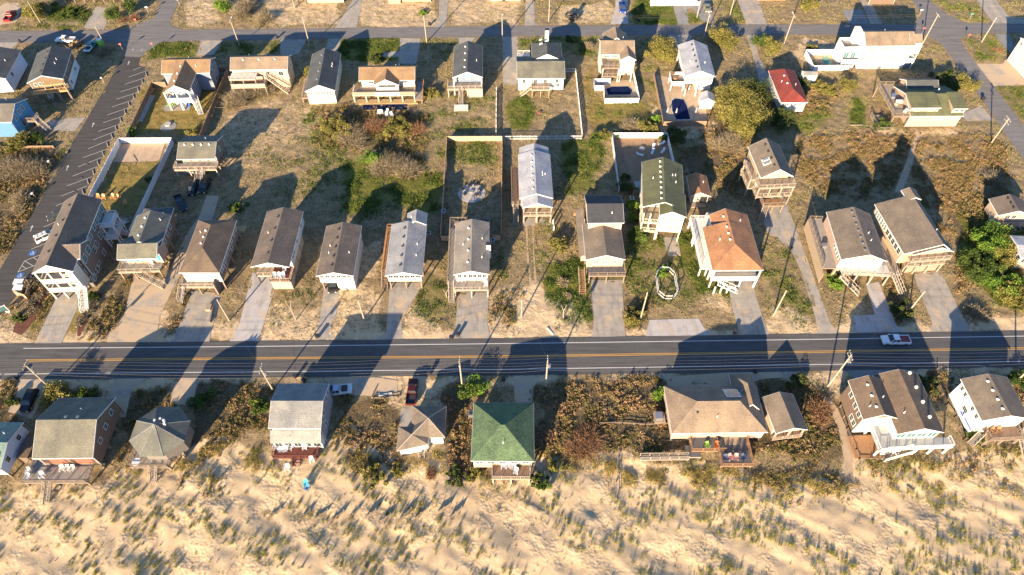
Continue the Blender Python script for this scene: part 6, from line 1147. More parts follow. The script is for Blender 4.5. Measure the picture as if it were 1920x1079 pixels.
seats('deck_chair', colr(.30,.6,.08), 'a0', .1, [(1275,795),(1295,785)], 'lime green chair on the slate-blue house patio', 'lime chairs on the patio'); seats('deck_chair', colr(.02,.2,.65), 'a0', .1, [(1375,782),(1412,800)], 'blue chair on the slate-blue house patio', 'blue chairs on the patio')
seats('deck_chair', wp, 'd1', .0, [(425,822),(240,880)], 'white chair on the sand below the dark red deck', 'white chairs on the sand'); seats('beach_chair', colr(.05,.5,.55), 'd1', 0, [(378,998)], 'turquoise beach chair on the sand', 'beach chairs on the sand', 'beach chair', False); seats('beach_chair', colr(.03,.17,.4), 'd1', 0, [(388,1030)], 'blue beach chair on the sand', 'beach chairs on the sand', 'beach chair', False)
seats('deck_chair', colr(.35,.5,.5), 'a1', 2.83, [(1535,590),(1578,590),(1612,592)], 'teal chairs under the blue gable porch', 'teal chairs on the stilt porch')
def round_table(t, p, z, label, r_=.6, m=wp, h=.7):
    g = G(t, *p, z+h); g.z = z; r = empty('round_table', g); tag(r, label, 'table'); MB().tube((0,0,h-.05),(0,0,h),r_,r_,16).build('tabletop', m, r); MB().tube((0,0,0),(0,0,h-.052),.08,.08,8).build('leg', m, r)
round_table('d0', (1020,825), 1.4, 'round white table at the left end of the octagonal house deck', .75); round_table('d1', (185,728), .75, 'round white table on the dark red deck'); round_table('d3', (797,578), .5, 'round tan table under the white upper deck', .9, 'd_tan'); round_table('a2', (1205,548), 3.2, 'orange round table on the raised white deck', .7, 'd_orange'); round_table('b2', (975,155), .1, 'pale round fire table in the fenced mulch yard', .75, 'concrete_pale', .5)
def disc(name, t, p, r_, m, label, cat, h=.12, sq=1):
    g = G(t, *p); r = MB().tube((0,0,0),(0,0,h),r_,r_,20).build(name, m); r.location = (g.x, g.y, .02); r.scale = (1, sq, 1); tag(r, label, cat); return g
disc('stone_patio', 'b1', (1617,492), 3.4, 'concrete_pale', 'round pale stone fire circle inside the wooden-fenced yard', 'patio', .05, .95); 
g = disc('fire_pit', 'b1', (1615,482), .5, 'concrete_grey', 'small fire pit at the centre of the stone circle', 'fire pit', .4); disc('fire_pit', 'a0', (1260,937), .85, 'concrete_pale', 'pale ring fire pit on the lawn behind the slate-blue house', 'fire pit', .4); disc('lawn_ring', 'a0', (1262,950), 2.1, 'concrete_grey', 'dark gravel disc around the fire pit behind the slate-blue house', 'gravel bed', .04); disc('fire_bowl', 'a2', (205,848), .45, colr(.25,.08,.06), 'small rusty fire bowl on the fenced lawn', 'fire pit', .35); disc('wading_pool', 'a2', (1132,17), 1.2, colr(.6,.6,.02), 'yellow round thing on the bright green lawn at the top', 'wading pool', .3)
basic('pool_cover', (.008,.016,.06), .95, 0, .2).node_tree.nodes['Principled BSDF'].inputs['Specular IOR Level'].default_value = .03; basic('water', (.03,.22,.17), .05, 0, .2)
def pool(t, pts, label, m='pool_cover', rim='concrete_pale'):
    P = [G(t, *p) for p in pts]; c = sum(P, Vector())/len(P); r = empty('swimming_pool', (c.x, c.y, 0)); tag(r, label, 'pool')
    MB().prism([((p-c).x*1.1, (p-c).y*1.1) for p in P], .0, .08).build('pool_rim', rim, r); MB().prism([((p-c).x, (p-c).y) for p in P], .082, .13).build('cover' if m == 'pool_cover' else 'water', m, r)
pool('a2', [(705,670),(745,655),(870,652),(902,680),(885,712),(720,712)], 'oval pool under a dark blue cover in the white-walled yard'); pool('a2', [(1197,760),(1222,742),(1285,750),(1310,800),(1335,895),(1232,898),(1200,830)], 'large pool under a dark blue cover below the white-roofed house'); pool('a3', [(405,432),(445,430),(485,485),(420,484)], 'small green pool beside the largest white house', 'water')
pool('a1', [(805,782),(1135,779),(1130,825),(803,828)], 'long narrow grey-covered pool below the orange-roofed house', 'pool_cover', 'd_pine')
for p, lb in (((1182,695),'left closed white parasol under the raised deck'), ((1320,695),'right closed white parasol under the white-roofed house'), ((1225,868),'closed white parasol at the lower pool edge'), ((1372,865),'closed parasol right of the large covered pool'), ((1158,865),'closed parasol at the left fence of the pool yard')):
    g = G('a2', *p); r = empty('closed_parasol', g); tag(r, lb, 'parasol', 'closed parasols in the pool yard'); MB().tube((0,0,0),(0,0,2.5),.03,.03,6).build('pole','metal',r); MB().tube((0,0,1.1),(0,0,2.45),.2,.04,8).build('canopy','d_white',r)
# sand court net posts, lane boards, planks and logs
for i, (t, a, b2, w_, hh, lb, nm_, cat) in enumerate([('b0',(1000,205),(1030,255),.1,.1,'thin pole lying on the fenced sand court','pole','pole'), ('c2',(262,662),(310,715),.45,.1,'white board lying on the sandy twin-track lane','board','board'), ('d1',(920,330),(1020,312),.35,.15,'white plank lying beside the parking pad behind the grey house','board','board'),
      ('d0',(380,438),(492,440),.5,.3,'pale board stack on top edge behind the olive-roofed house','board_stack','boards'), ('d1',(865,345),(905,258),.2,.2,'grey driftwood log beside the scrap pile','log','log'), ('b0',(420,350),(480,300),.1,.1,'thin driftwood stick in the shadow of the motel fence','stick','stick'),
      ('d3',(1040,1005),(1090,1055),.25,.15,'weathered board half buried in the dune at lower right','board','board'), ('a3',(615,945),(700,943),.4,.2,'pair of tan planks on the lot left of the green-roofed house','board','board'), ('c0',(1550,515),(1590,515),1.6,.7,'low tan crate standing in the driveway of the hip-roofed house','crate','crate'), ('c0',(1600,500),(1575,625),.3,.5,'long timber rail beside the crate in the driveway','timber_rail','timber')]):
    p, q = G(t, *a), G(t, *b2); z0 = float(hat((p.x+q.x)/2, (p.y+q.y)/2)[0]); o = MB().bar((p.x, p.y, max(z0, 0)+hh/2+.03), (q.x, q.y, max(z0, 0)+hh/2+.03), w_, hh).build(nm_, 'd_white' if 'white' in lb else 'd_tan' if 'tan' in lb else 'wood', None, bevel=.02); tag(o, lb, cat)
for t, p, lb in (('b1',(1295,805),'air conditioner on a stand right of the silver-roofed house'), ('b1',(1408,640),'dark cart inside the left corner of the wooden-fenced yard'), ('b1',(1775,858),'air conditioner right of the tan house with white chimney'), ('b2',(895,545),'air conditioner left of the tall green-roofed house'), ('d1',(1612,475),'air conditioner left of the green pyramid roof')):
    g = G(t, *p, 1); r = empty('air_conditioner', (g.x, g.y, 0)); tag(r, lb, 'air conditioner'); MB().box(-.5,.5,-.5,.5,1.0,1.9).build('casing','metal',r); MB().tube((0,0,1.901),(0,0,1.95),.38,.38,14).build('fan_grille','dark',r)
    for x in (-.45,.45):
        for y in (-.45,.45): MB().box(x-.05,x+.05,y-.05,y+.05,0,.998).build('leg','wood',r)

for i, (px_, m_, lb) in enumerate([((985,760),'d_white','pale cushion bench on the roof deck of the green-roofed house'), ((1040,745),'r_teal','green deck box on the roof deck of the green-roofed house'), ((1035,830),'d_white','pale chest near the front of the same roof deck'), ((940,720),'metal','grey covered grill at the back of the wooden roof deck')]):
    g = G('a3', px_[0], px_[1], 4.6); r = empty('deck_box', (g.x, g.y, 4.25), .4*i); tag(r, lb, 'deck box'); MB().box(-.8,.8,-.4,.4,0,.5).build('box_body', m_, r); MB().box(-.84,.84,-.44,.44,.503,.58).build('lid', m_, r)
# ------------------------------------------------------------------ vegetation
R_ = np.random.default_rng(11)
def leafmat(name, ramp_cols, trans=.0):
    m, nt, b = nm(name); b.inputs['Roughness'].default_value = .8; b.inputs['Specular IOR Level'].default_value = .15
    a = nt.nodes.new('ShaderNodeAttribute'); a.attribute_name = 'tint'
    n = nt.nodes.new('ShaderNodeValToRGB'); e = n.color_ramp.elements
    while len(e) < len(ramp_cols): e.new(.5)
    for i, c in enumerate(ramp_cols): e[i].position = i/(len(ramp_cols)-1); e[i].color = (*c, 1)
    nt.links.new(a.outputs['Fac'], n.inputs[0]); nt.links.new(n.outputs[0], b.inputs[0]); MATS[name] = m
leafmat('leaf_green', [(.03,.055,.012), (.075,.115,.022), (.15,.19,.045)]); leafmat('leaf_bright', [(.05,.11,.015), (.12,.21,.03), (.26,.34,.05)])
leafmat('leaf_olive', [(.08,.08,.022), (.18,.165,.042), (.32,.275,.08)]); leafmat('leaf_dark', [(.03,.045,.014), (.06,.08,.022), (.12,.13,.04)])
leafmat('twig', [(.12,.10,.06), (.25,.20,.125), (.40,.33,.22)]); leafmat('rust', [(.13,.065,.035), (.24,.13,.07), (.34,.22,.12)])
leafmat('scrub_leaf', [(.05,.06,.014), (.125,.12,.03), (.20,.165,.06), (.235,.155,.08), (.31,.205,.115), (.40,.25,.14)])
leafmat('winter_leaf', [(.10,.09,.03), (.20,.14,.06), (.30,.20,.10), (.42,.31,.19)]); leafmat('weed_leaf', [(.06,.08,.015), (.14,.17,.03), (.23,.24,.055), (.25,.20,.10), (.40,.31,.19)])
leafmat('dune_leaf', [(.15,.165,.035), (.26,.26,.055), (.38,.34,.10), (.48,.34,.16)])
def tri_mesh(name, P, tint, m, parent=None):     # P (n,3,3)
    n = len(P); me = fast_mesh(name, P.reshape(-1, 3), np.arange(n*3).reshape(-1, 3), 3)
    a = me.attributes.new('tint', 'FLOAT', 'POINT'); a.data.foreach_set('value', np.repeat(np.clip(tint, 0, 1), 3).astype(np.float32))
    me.materials.append(MATS[m]); o = bpy.data.objects.new(name, me); C.objects.link(o)
    if parent: o.parent = parent
    return o
def leaves(c, size, up=.3):      # random triangles round centres c (n,3)
    n = len(c); d = R_.normal(size=(n, 3)); d[:, 2] = d[:, 2]*.7+up; d /= np.linalg.norm(d, axis=1)[:, None]
    e = np.cross(d, R_.normal(size=(n, 3))); e /= np.linalg.norm(e, axis=1)[:, None]
    s = (size*R_.uniform(.6, 1.4, n))[:, None]
    return np.stack([c-e*s*.5, c+e*s*.5, c+d*s*1.2], 1)
def blades(c, h, lean, w):       # upright blades rooted at c
    n = len(c); a = R_.uniform(0, 2*PI, n); l = np.abs(R_.normal(size=n))*lean; hh = h*R_.uniform(.5, 1.15, n)
    tip = c+np.stack([np.cos(a)*l, np.sin(a)*l, hh], 1); b = R_.uniform(0, PI, n); o = np.stack([np.cos(b), np.sin(b), 0*b], 1)*(w/2)[:, None] if hasattr(w, 'shape') else np.stack([np.cos(b), np.sin(b), 0*b], 1)*w/2
    return np.stack([c-o, c+o, tip], 1)
TWIGS = dict(green=('leaf_green', 1), bright=('leaf_bright', 1), olive=('leaf_olive', 1), dark=('leaf_dark', 1), bare=('twig', 0), rust=('rust', 0))
def plant(t, p, r, h, kind, label, cat='bush', name='bush', group=None, sq=1.0, dens=.72, z0=None, blobs=None):
    g = G(t, p[0], p[1], h*.4); z = float(hat(g.x, g.y)[0]); rt = empty(name, (g.x, g.y, z), R_.uniform(0, 6)*0); tag(rt, label, cat, group)
    m, full = TWIGS[kind]; tb = MB(); nb = 5 if h < 3 else 7
    for i in range(nb):
        a = 2*PI*i/nb+R_.uniform(-.4, .4); q = Vector((math.cos(a)*r*.5, math.sin(a)*r*.5*sq, h*R_.uniform(.55, .85))); k = Vector((q.x*.3, q.y*.3, h*.3))
        tb.tube((0, 0, -.2), k, .05*h**.7, .03*h**.7, 5, False).tube(k, q, .03*h**.7, .01, 5, False)
    tb.build('trunk', 'wood', rt)
    if full:
        nl = blobs or max(5, int(6+r*5)); u = R_.normal(size=(nl, 3)); u /= np.linalg.norm(u, axis=1)[:, None]; u *= R_.uniform(.2, .98, nl)[:, None]
        bc = np.stack([u[:, 0]*r, u[:, 1]*r*sq, h*.5+u[:, 2]*h*.38], 1); br = np.minimum(r, h)*R_.uniform(.16, .48, nl)
        n = int((900+700*r*r)*dens); n = min(n, 15000); k = R_.integers(0, nl, n); d = R_.normal(size=(n, 3)); d /= np.linalg.norm(d, axis=1)[:, None]
        c = bc[k]+d*(br[k]*R_.uniform(.55, 1.08, n))[:, None]; c[:, 2] = np.maximum(c[:, 2], .06)
        P = leaves(c, np.full(n, .20 if r > 1.2 else .13)); tint = R_.uniform(.1, .8, n)+(R_.uniform(-.25, .25, nl))[k]
        tri_mesh('crown', P, tint, m, rt)
    else:
        r *= .72; n = int((450+420*r*r)*dens); kc = max(3, int(2+r*1.6)); cc = R_.normal(size=(kc, 2))*r*.5; cc[0] = 0; kk = R_.integers(0, kc, n); loc = np.stack([R_.normal(size=n)*r*.2, R_.normal(size=n)*r*.2*sq, R_.uniform(.0, .45, n)*h*R_.uniform(.5, 1.1, kc)[kk]], 1); c = loc+np.concatenate([cc[kk], np.zeros((n, 1))], 1); d = loc*np.array([1.3, 1.3, 0])+R_.normal(size=(n, 3))*.25; d[:, 2] = R_.uniform(.3, 1, n)*h*.55
        o = np.cross(d, R_.normal(size=(n, 3))); o /= np.linalg.norm(o, axis=1)[:, None]; P = np.stack([c-o*.035, c+o*.035, c+d], 1); P2 = leaves(c+d*R_.uniform(.4, 1, n)[:, None], np.full(n, .13))
        tri_mesh('crown', np.concatenate([P, P2]), R_.uniform(0, 1, 2*n), m, rt)
    return rt
for a in [
 ('a0',(250,90),4.2,4.5,'olive','large scraggly olive tree at the top left beside the red pickup','tree','tree'), ('a0',(860,110),3.0,5,'green','upright evergreen by the driveway at the top left crossing','tree','tree'), ('a0',(960,60),2.6,4.5,'green','dark evergreen right of its neighbour near the top left crossing','tree','tree'),
 ('a0',(1000,135),2.6,1.6,'rust','low rusty bush by the stop sign at the top left crossing'), ('a0',(540,110),4.2,1.0,'green','low spreading green hedge patch in front of the cut-off cream house'), ('a0',(1660,55),2.6,3.2,'bright','bright yellow-green bush at the top edge right of the side street'), ('a0',(1790,70),4.5,4.0,'bare','wide bare grey tree at the top edge','tree','tree'), ('a1',(60,130),3.6,2.5,'bare','bare brown bush left of the tan board house'),
 ('a0',(50,640),2.2,1.8,'olive','olive bush between the unfinished house and blue house'), ('a0',(800,370),3.2,1.4,'bare','grey brush pile behind the portable toilet','brush pile','bush'), ('a0',(1790,720),4.2,3.2,'bare','bare spreading tree below the brown house with pink decks','tree','tree'), ('a1',(20,670),3.6,2.8,'bare','bare twisted tree right of the pink-decked house','tree','tree'), ('a1',(375,540),1.8,2.2,'olive','olive bush at the left corner of the pale yellow gabled house'),
 ('a0',(985,990),1.6,1.6,'bright','small yellow palm-like plant above the white motel fence','plant','palm_plant'), ('a0',(1445,1000),1.6,1.5,'olive','small yellow-green bush at the corner below the slate-blue house'), ('a1',(905,450),2.0,1.6,'dark','dark shrub behind the orange-roofed deck house'), ('a1',(1258,95),1.7,.9,'bright','trimmed round green shrub on the far verge'),
 ('a1',(590,960),5.5,3.0,'olive','broad rusty-olive thicket left of the narrow pool'), ('a1',(700,1010),5.0,3.0,'bare','wide bare thicket under the orange-roofed deck house yard'), ('a1',(900,930),3.6,2.2,'rust','rust-brown thicket below the white chairs'), ('a1',(1040,960),3.8,2.5,'olive','pale thicket right of the rust-brown one below the pool'), ('a1',(1170,950),3.4,2.2,'rust','rust thicket left of the weedy strip below the stilt porch house'), ('a1',(1310,700),2.6,1.5,'olive','low olive bush left of the blue-gable stilt house'),
 ('a2',(1110,385),5.4,4.4,'olive','large rounded olive tree between the tall cream house and white-roofed house','tree','tree'), ('a2',(1580,290),5.6,4.2,'olive','broad olive tree by the back road right of the white-roofed house','tree','tree'), ('a2',(575,350),1.7,2.0,'bare','pale plume grass clump left of the tall cream house','grass clump','grass_clump'), ('a2',(430,300),1.5,1.5,'dark','dark shrub in the shadow behind the tan-roofed white house'),
 ('a2',(900,950),3.6,2.4,'bare','bare twiggy bush below the covered oval pool yard'), ('a2',(1020,965),3.2,2.2,'olive','olive bush left corner below the wooden pool fence'), ('a2',(1080,895),1.7,1.8,'bright','small bright bush outside the wooden pool fence'), ('a2',(700,1020),2.4,2.0,'olive','round olive bush left of the mulch yard fence'), ('a2',(620,1040),2.6,2.0,'green','green bush outside the white picket fence corner'),
 ('a2',(785,1010),1.3,1.8,'green','clipped bush inside the left corner of the mulch yard fence'), ('a2',(1135,1025),1.4,1.8,'green','clipped bush inside the right corner of the mulch yard fence'), ('a2',(1245,1020),3.0,3,'dark','dark green tree right of the mulch yard fence','tree','tree'),
 ('a2',(1700,850),8.0,6.5,'olive','largest tree, golden olive crown between pool shed and red-roofed cottage','tree','tree'), ('a2',(1640,720),5.2,5.5,'olive','upper left crown of the big tree group by the pool shed','tree','tree'), ('a2',(1830,700),4.6,5.0,'dark','dark crown in the big tree group left of the red-roofed cottage','tree','tree'), ('a2',(1750,960),5.2,4.5,'olive','lowest crown of the big golden tree group','tree','tree'), ('b2',(1640,140),4.6,3,'bare','bare brush below the big golden tree group','bush'),
 ('a3',(295,55),3.2,4.5,'olive','conical yellow-green tree at the top edge left of the grey pad','tree','tree'), ('a3',(30,360),3.6,4.5,'olive','olive tree above the red-roofed cottage','tree','tree'), ('a2',(1880,320),3.0,3.4,'green','green tree right of the narrow footpath near the back road','tree','tree'), ('a3',(420,660),3.6,1.8,'olive','low olive hedge behind the tiny white shed'), ('a3',(600,645),2.8,2.8,'olive','olive bush right end of the hedge by the tiny white shed'), ('a3',(255,620),2.4,2.2,'dark','dark bush right of the red roof'),
 ('a3',(330,360),1.7,1.5,'olive','bush above the small green pool wall'), ('a3',(1490,630),3.4,3.2,'olive','spiky olive tree by the diagonal street above the green-roofed house','tree','tree'), ('a3',(1330,610),4.6,2.6,'dark','dark hedge behind the green-roofed house'), ('a3',(850,940),2.8,1.8,'green','green bush left of the green-roofed shingle house'), ('a3',(620,520),1.4,1.8,'bare','small bare shrub at the foot of the largest white house'), ('a3',(1700,370),1.5,.5,'rust','low rusty shrub on the far right grass corner'), ('a3',(80,900),4.2,3.8,'dark','dark tree below the red-roofed cottage','tree','tree'),
 ('b0',(150,110),3.6,2.5,'olive','olive thicket on the dark lot under the blue house'), ('b0',(270,85),3.0,1.6,'green','green planting inside the pale board wall'), ('b0',(120,280),5.0,3.4,'bare','large bare thicket on the dark lot left of the parking lot'), ('b0',(230,330),4.0,3.0,'bare','bare tree with pale limbs left of the parking lot','tree','tree'), ('b0',(150,560),3.0,2.4,'bare','bare bushes along the verge left of the parking lot'), ('b0',(1780,590),2.4,.9,'green','low bright green patch behind the hip-roofed brown house'), ('b0',(1110,400),1.0,1.6,'dark','small dark shrub inside the white motel fence'), ('b0',(690,455),1.0,1.4,'bare','bare shrub by the motel lawn fence'),
 ('b1',(870,235),2.6,3.2,'bright','yellow-green crown of the bent tree in the scrub lot','tree','tree'), ('b1',(960,280),5.0,3.5,'bare','bare windswept tree in the middle scrub lot','tree','tree'), ('b1',(1110,330),3.8,2.8,'bare','bare tree right of the windswept tree','tree','tree'), ('b1',(1060,250),3.4,2.4,'bare','bare bush above the windswept tree'),
 ('b2',(855,450),2.0,3.2,'dark','dark shrub at the foot of the white fence by the tall green-roofed house'), ('b2',(895,590),2.1,3,'bright','bright green bush left of the tall green-roofed house, upper one'), ('b2',(910,680),1.5,2,'bright','small bright bush in the middle of the row by the green-roofed house'), ('b2',(960,800),3.0,3.4,'green','leafy green tree at the front corner of the green-roofed house','tree','tree'), ('b2',(840,378),1.3,1.6,'dark','dark clipped shrub inside the mulch yard fence'),
 ('c2',(1140,242),1.8,1.6,'bright','round green bush inside the white octagonal ring'), ('c2',(900,570),2.6,1.8,'olive','spiky olive bush left of the pale pole'), ('b2',(340,880),2.4,2.2,'olive','pampas-like clump by the twin-track lane','grass clump','grass_clump'), ('c2',(395,310),1.4,1.0,'bare','pale dead clump in the green lot'), ('c2',(410,410),.9,.8,'bare','small dead clump in the green lot'),
 ('c3',(500,320),2.5,1.7,'bright','bright green bush by the stairs of the stilt house with loungers'), ('b3',(1700,860),5.2,3.4,'bright','big bright green bush mass at the right edge, upper one'), ('b3',(1780,950),4.5,3.4,'olive','yellow-green bush mass beside the flat white-roofed cottage'), ('c3',(1600,220),4.8,3,'green','green bush mass right of the wide stilt house'), ('c3',(1760,330),4.6,3,'bright','bright lower bush mass at the right edge'), ('c3',(1860,420),4.4,3,'olive','yellow-tipped bush mass at the right edge near the road'), ('c3',(1500,180),3.2,1.6,'dark','dark thicket right of the wide stilt house'), ('c3',(990,530),3.2,1.6,'dark','dark thicket between the two driveways at right'), ('b3',(1700,390),3.0,2.2,'bare','pale bare bush in the shadow above the brown cottage'), ('c3',(1560,540),2.4,1.8,'bare','bare bush beside the small white sign at right'),
 ('c0',(140,590),1.3,1.0,'green','small green bush by the motel entrance mulch'), ('c0',(690,420),1.4,1.6,'green','green shrub at the foot of the motel stairs'), ('c0',(340,340),1.3,1.0,'bare','pink-grey shrub at the top of the motel mulch bed'), ('c0',(320,400),1.3,1.0,'bare','second pink-grey shrub down the motel mulch bed'), ('c0',(220,490),1.4,1.0,'bare','large pink-grey shrub in the left mulch bed'), ('c0',(240,530),1.2,.9,'bare','pink-grey shrub just below the large one in the left bed'), ('c0',(210,560),1.1,.9,'bare','lowest pink-grey shrub in the left mulch bed'), ('c0',(270,430),1.1,.9,'bare','pink-grey shrub between the others in the left bed'), ('c0',(375,385),1.1,.9,'bare','pink-grey shrub at the carport edge of the motel'),
 ('c0',(700,470),1.3,1.0,'bare','pink-grey shrub below the motel stair foot'), ('c0',(655,545),1.1,.9,'bare','pink-grey shrub in the middle of the right mulch bed'), ('c0',(615,580),1.3,1.0,'bare','big pink-grey shrub in the right mulch bed'), ('c0',(595,625),1.1,.9,'bare','lowest pink-grey shrub in the right mulch bed'), ('c0',(225,320),2.6,2.2,'bare','brown hedge beside the wooden dumpster enclosure'),
 ('d0',(435,325),3.6,2.8,'olive','dense olive bush at the foot of the leaning utility pole'), ('d0',(640,320),2.6,1.6,'green','low green bush behind the olive-roofed house'), ('d0',(1520,370),2.6,2.0,'green','green shrub at the right of the grey pad near the octagonal house'), ('d0',(90,370),1.3,1.4,'dark','dark shrub left of the black car'),
 ('d1',(1600,300),2.4,3.0,'green','bright yellow-green tree left of the green pyramid roof','tree','tree'), ('d1',(1660,270),2.4,2.8,'bright','bright yellow-green bush beside the utility pole foot'), ('d1',(20,400),2.4,1.8,'green','green bush left of the two-storey grey beach house'), ('d1',(890,940),3.0,1.2,'olive','low olive dune shrub below the bare lot'), ('d1',(1060,890),1.9,1.0,'olive','olive dune shrub left of the brown cottage path'), ('d1',(1310,920),1.5,.9,'rust','brown dune shrub below the brown cottage'), ('d1',(1500,930),2.3,1.2,'dark','dark dune shrub left of the green roof deck'), ('d1',(1650,930),1.8,1.1,'olive','olive dune shrub just left of the green roof deck'),
 ('d2',(1100,305),1.9,2.2,'bright','bright green bush at the corner of the big tan house'), ('d2',(540,690),4.0,1.7,'rust','round reddish-brown shrub on the dune left of the footprints path'), ('d2',(240,950),2.6,1.1,'green','green dune shrub below the green roof deck corner'), ('d2',(320,850),1.8,1.1,'olive','olive dune shrub between the green roof and the reddish one'), ('d3',(210,220),2.2,1.6,'dark','dark shrub right of the shingled outbuilding'), ('d3',(380,450),3.0,1.8,'rust','reddish thicket right of the shingled outbuilding'), ('d3',(1190,250),2.3,1.6,'dark','dark shrub right of the twin-gable house'), ('d3',(1530,640),1.8,1.3,'green','green shrub under the stairs of the blue-walled house'), ('d3',(1870,210),2.4,1.8,'green','dark green shrub behind the blue-walled house'),
]: plant(a[0], a[1], a[2], a[3], a[4], a[5], *(a[6:8] if len(a) > 7 else ()))
for t, b_, t_, lb in (('c2',(385,585),(370,490),'bleached forked dead tree in the green lot'), ('c1',(300,600),(215,460),'thin leaning dead stem on the sandy lot'), ('c1',(1430,430),(1395,375),'pale dead trunk left of the porch house driveway')):
    g, h_ = hz(t, b_, t_); r = empty('dead_tree', g); tag(r, lb, 'dead tree'); MB().tube((0,0,-.2),(-.1,0,h_*.6),.12,.09,7).tube((-.1,0,h_*.55),(-.7,.1,h_),.08,.03,6).tube((-.1,0,h_*.55),(.5,.1,h_),.07,.03,6).build('trunk','pole_wood',r)
# ------------------------------------------------------------------ masses nobody could count
foot = np.zeros(GX.shape, bool)
for p in FOOT: foot |= mask_of(p)
ok = inner & ~foot & (PVB < .35)
def sample(n, dens, box=None):
    w = np.where(ok, dens, 0.0)
    vis = np.abs(GX) < (GY*ST/ CT*0+ (CAM_H*ST+GY*CT)*.78+6)   # a margin wider than what the lens takes in
    w = w*vis; p = w.ravel()/w.sum(); i = R_.choice(len(p), n, p=p); jit = R_.uniform(-.3, .3, (n, 2))
    x = GX.ravel()[i]+jit[:, 0]; y = GY.ravel()[i]+jit[:, 1]; return np.stack([x, y, GZ.ravel()[i]], 1), i
cl = fbm(GX, GY, 2.6, 3, 101); cl2 = fbm(GX, GY, 7, 3, 131)
# scrub thickets
d_ = CH['b']**1.3*np.clip((cl-.36)*5, 0, 1)*(1-np.clip(CH['l'], 0, 1))
pc, ii = sample(7000, d_+.02*np.clip(CH['g'], 0, 1)*np.clip((cl-.5)*5, 0, 1)); K = 34
hgt = R_.uniform(.15, .85, len(pc))**1.2*(.5+1.0*cl2.ravel()[ii]); rad = R_.uniform(.2, .75, len(pc)); base = R_.uniform(0, 1, len(pc))*.7+.8*(cl2.ravel()[ii]-.3)
rp = lambda a: np.repeat(a, K, 0)
u = R_.normal(size=(len(pc)*K, 3)); u /= np.linalg.norm(u, axis=1)[:, None]; u *= R_.uniform(.6, 1, len(u))[:, None]
c = rp(pc)+np.stack([u[:, 0]*rp(rad), u[:, 1]*rp(rad), np.abs(u[:, 2])*rp(hgt)], 1)
o = tri_mesh('scrub', leaves(c, np.full(len(c), .17)), rp(base)+R_.uniform(-.22, .22, len(c)), 'scrub_leaf'); tag(o, 'tangled brown and green coastal scrub covering the empty lots', 'scrub', kind='stuff')
# weeds and short grass of yards and empty lots
d_ = (.25+.9*np.clip(CH['g'], 0, 1)+.25*CH['b']-.2*CH['l'])*np.clip((cl-.40)*4, 0.02, 1)*(1-.9*np.clip(CH['s']*1.2, 0, 1))
pc, ii = sample(80000, np.clip(d_, 0, 2)); K = 5; g_ = CH['g'].ravel()[ii]
c = rp(pc)+np.concatenate([R_.normal(size=(len(pc)*K, 2))*.14, np.zeros((len(pc)*K, 1))], 1)
tint = rp(np.clip(.78-.65*np.clip(g_*1.3, 0, 1)+R_.uniform(-.45, .2, len(pc)), 0, 1))+R_.uniform(-.1, .1, len(c))
o = tri_mesh('weeds', blades(c, rp(R_.uniform(.12, .38, len(pc))), .12, .13), tint, 'weed_leaf'); tag(o, 'weeds and rough grass of the yards and lots', 'grass', kind='stuff')
# low leafy ground cover in the green lots
gz = np.clip(CH['g']-.35, 0, 1)*np.clip((cl-.42)*6, 0, 1)*(1-np.clip(CH['s'], 0, 1)); pc, ii = sample(5200, gz); K = 26
c = rp(pc)+np.concatenate([R_.normal(size=(len(pc)*K, 2))*rp(R_.uniform(.15, .4, len(pc)))[:, None], (np.abs(R_.normal(size=len(pc)*K))*rp(R_.uniform(.05, .22, len(pc))))[:, None]], 1)
o = tri_mesh('ground_cover', leaves(c, np.full(len(c), .14), .5), rp(R_.uniform(.15, .9, len(pc)))+R_.uniform(-.2, .25, len(c)), 'leaf_green'); tag(o, 'low leafy green ground cover in patches on the lots', 'ground cover', kind='stuff')
# tall brown winter grass
bz = np.clip(1-np.abs(CH['b']-.42)/.22, 0, 1)*np.clip((cl-.38)*5, .05, 1)*(1-np.clip(CH['s'], 0, 1)); pc, ii = sample(11000, bz); K = 10
c = rp(pc)+np.concatenate([R_.normal(size=(len(pc)*K, 2))*.2, np.zeros((len(pc)*K, 1))], 1)
o = tri_mesh('winter_grass', blades(c, rp(R_.uniform(.2, .6, len(pc))), .25, .09), rp(R_.uniform(0, .8, len(pc)))+R_.uniform(-.15, .2, len(c)), 'winter_leaf'); tag(o, 'tall brown winter grass on the undeveloped lots', 'grass', kind='stuff')
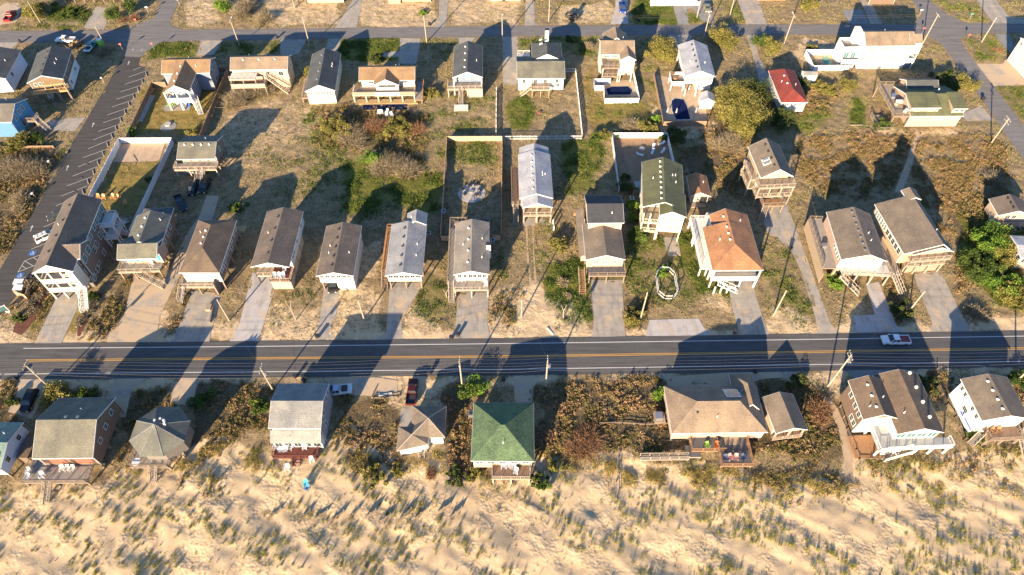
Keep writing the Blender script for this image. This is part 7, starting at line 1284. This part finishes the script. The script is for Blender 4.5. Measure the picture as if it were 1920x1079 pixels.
# marram grass on the dunes
yy = np.clip((70-GY)/16, .12, 1); row = np.clip((fbm(RX*.35, RY, 3.0, 3, 151)-.47)*9, 0, 1)
d_ = CH['s']*dune_w*yy*row if 'dune_w' in globals() else np.clip((64-GY)/6, 0, 1)*CH['s']*yy*(row+.05)
pc, ii = sample(1750, d_**1.3*np.clip((57-GY)/5, .15, 1)); K = 40; sp = rp(R_.uniform(.10, .34, len(pc)))[:, None]; c = rp(pc)+np.concatenate([R_.normal(size=(len(pc)*K, 2))*sp, np.zeros((len(pc)*K, 1))], 1)
P1 = blades(c, rp(R_.uniform(.28, .8, len(pc))), .17, .05); t1 = rp(R_.uniform(.0, .4, len(pc)))+R_.uniform(-.1, .3, len(c))
pc, ii = sample(1800, d_+.1*(d_ > 0)); K = 10; c = rp(pc)+np.concatenate([R_.normal(size=(len(pc)*K, 2))*.1, np.zeros((len(pc)*K, 1))], 1)
P1 = np.concatenate([P1, blades(c, rp(R_.uniform(.2, .6, len(pc))), .15, .05)]); t1 = np.concatenate([t1, R_.uniform(.1, .7, len(c))])
dw = CH['s']*np.clip((cl-.42)*6, 0, 1)*(np.clip(1-np.abs(GY-47.5)/2.4, 0, 1)*((GX > 17) & (GX < 48))*1.6+np.clip(1-np.abs(GY-46.5)/4, 0, 1)*(GX > 46)*np.clip((fbm(WX, WY, 3.5, 5, 181)-.46)*6, 0, 1)+np.clip(1-np.abs(GY-52)/5, 0, 1)*np.clip((fbm(WX, WY, 4.5, 5, 171)-.52)*7, 0, 1)*.9)
pc, ii = sample(4200, dw); K = 12; c = rp(pc)+np.concatenate([R_.normal(size=(len(pc)*K, 2))*.2, np.zeros((len(pc)*K, 1))], 1)
P2 = blades(c, rp(R_.uniform(.3, .6, len(pc))), .2, .06); t2 = np.full(len(c), .9)+R_.uniform(-.3, .1, len(c))
o = tri_mesh('dune_grass', np.concatenate([P1, P2]), np.concatenate([t1, t2]), 'dune_leaf'); tag(o, 'sparse beach grass growing in tufts on the sand dunes', 'grass', kind='stuff')
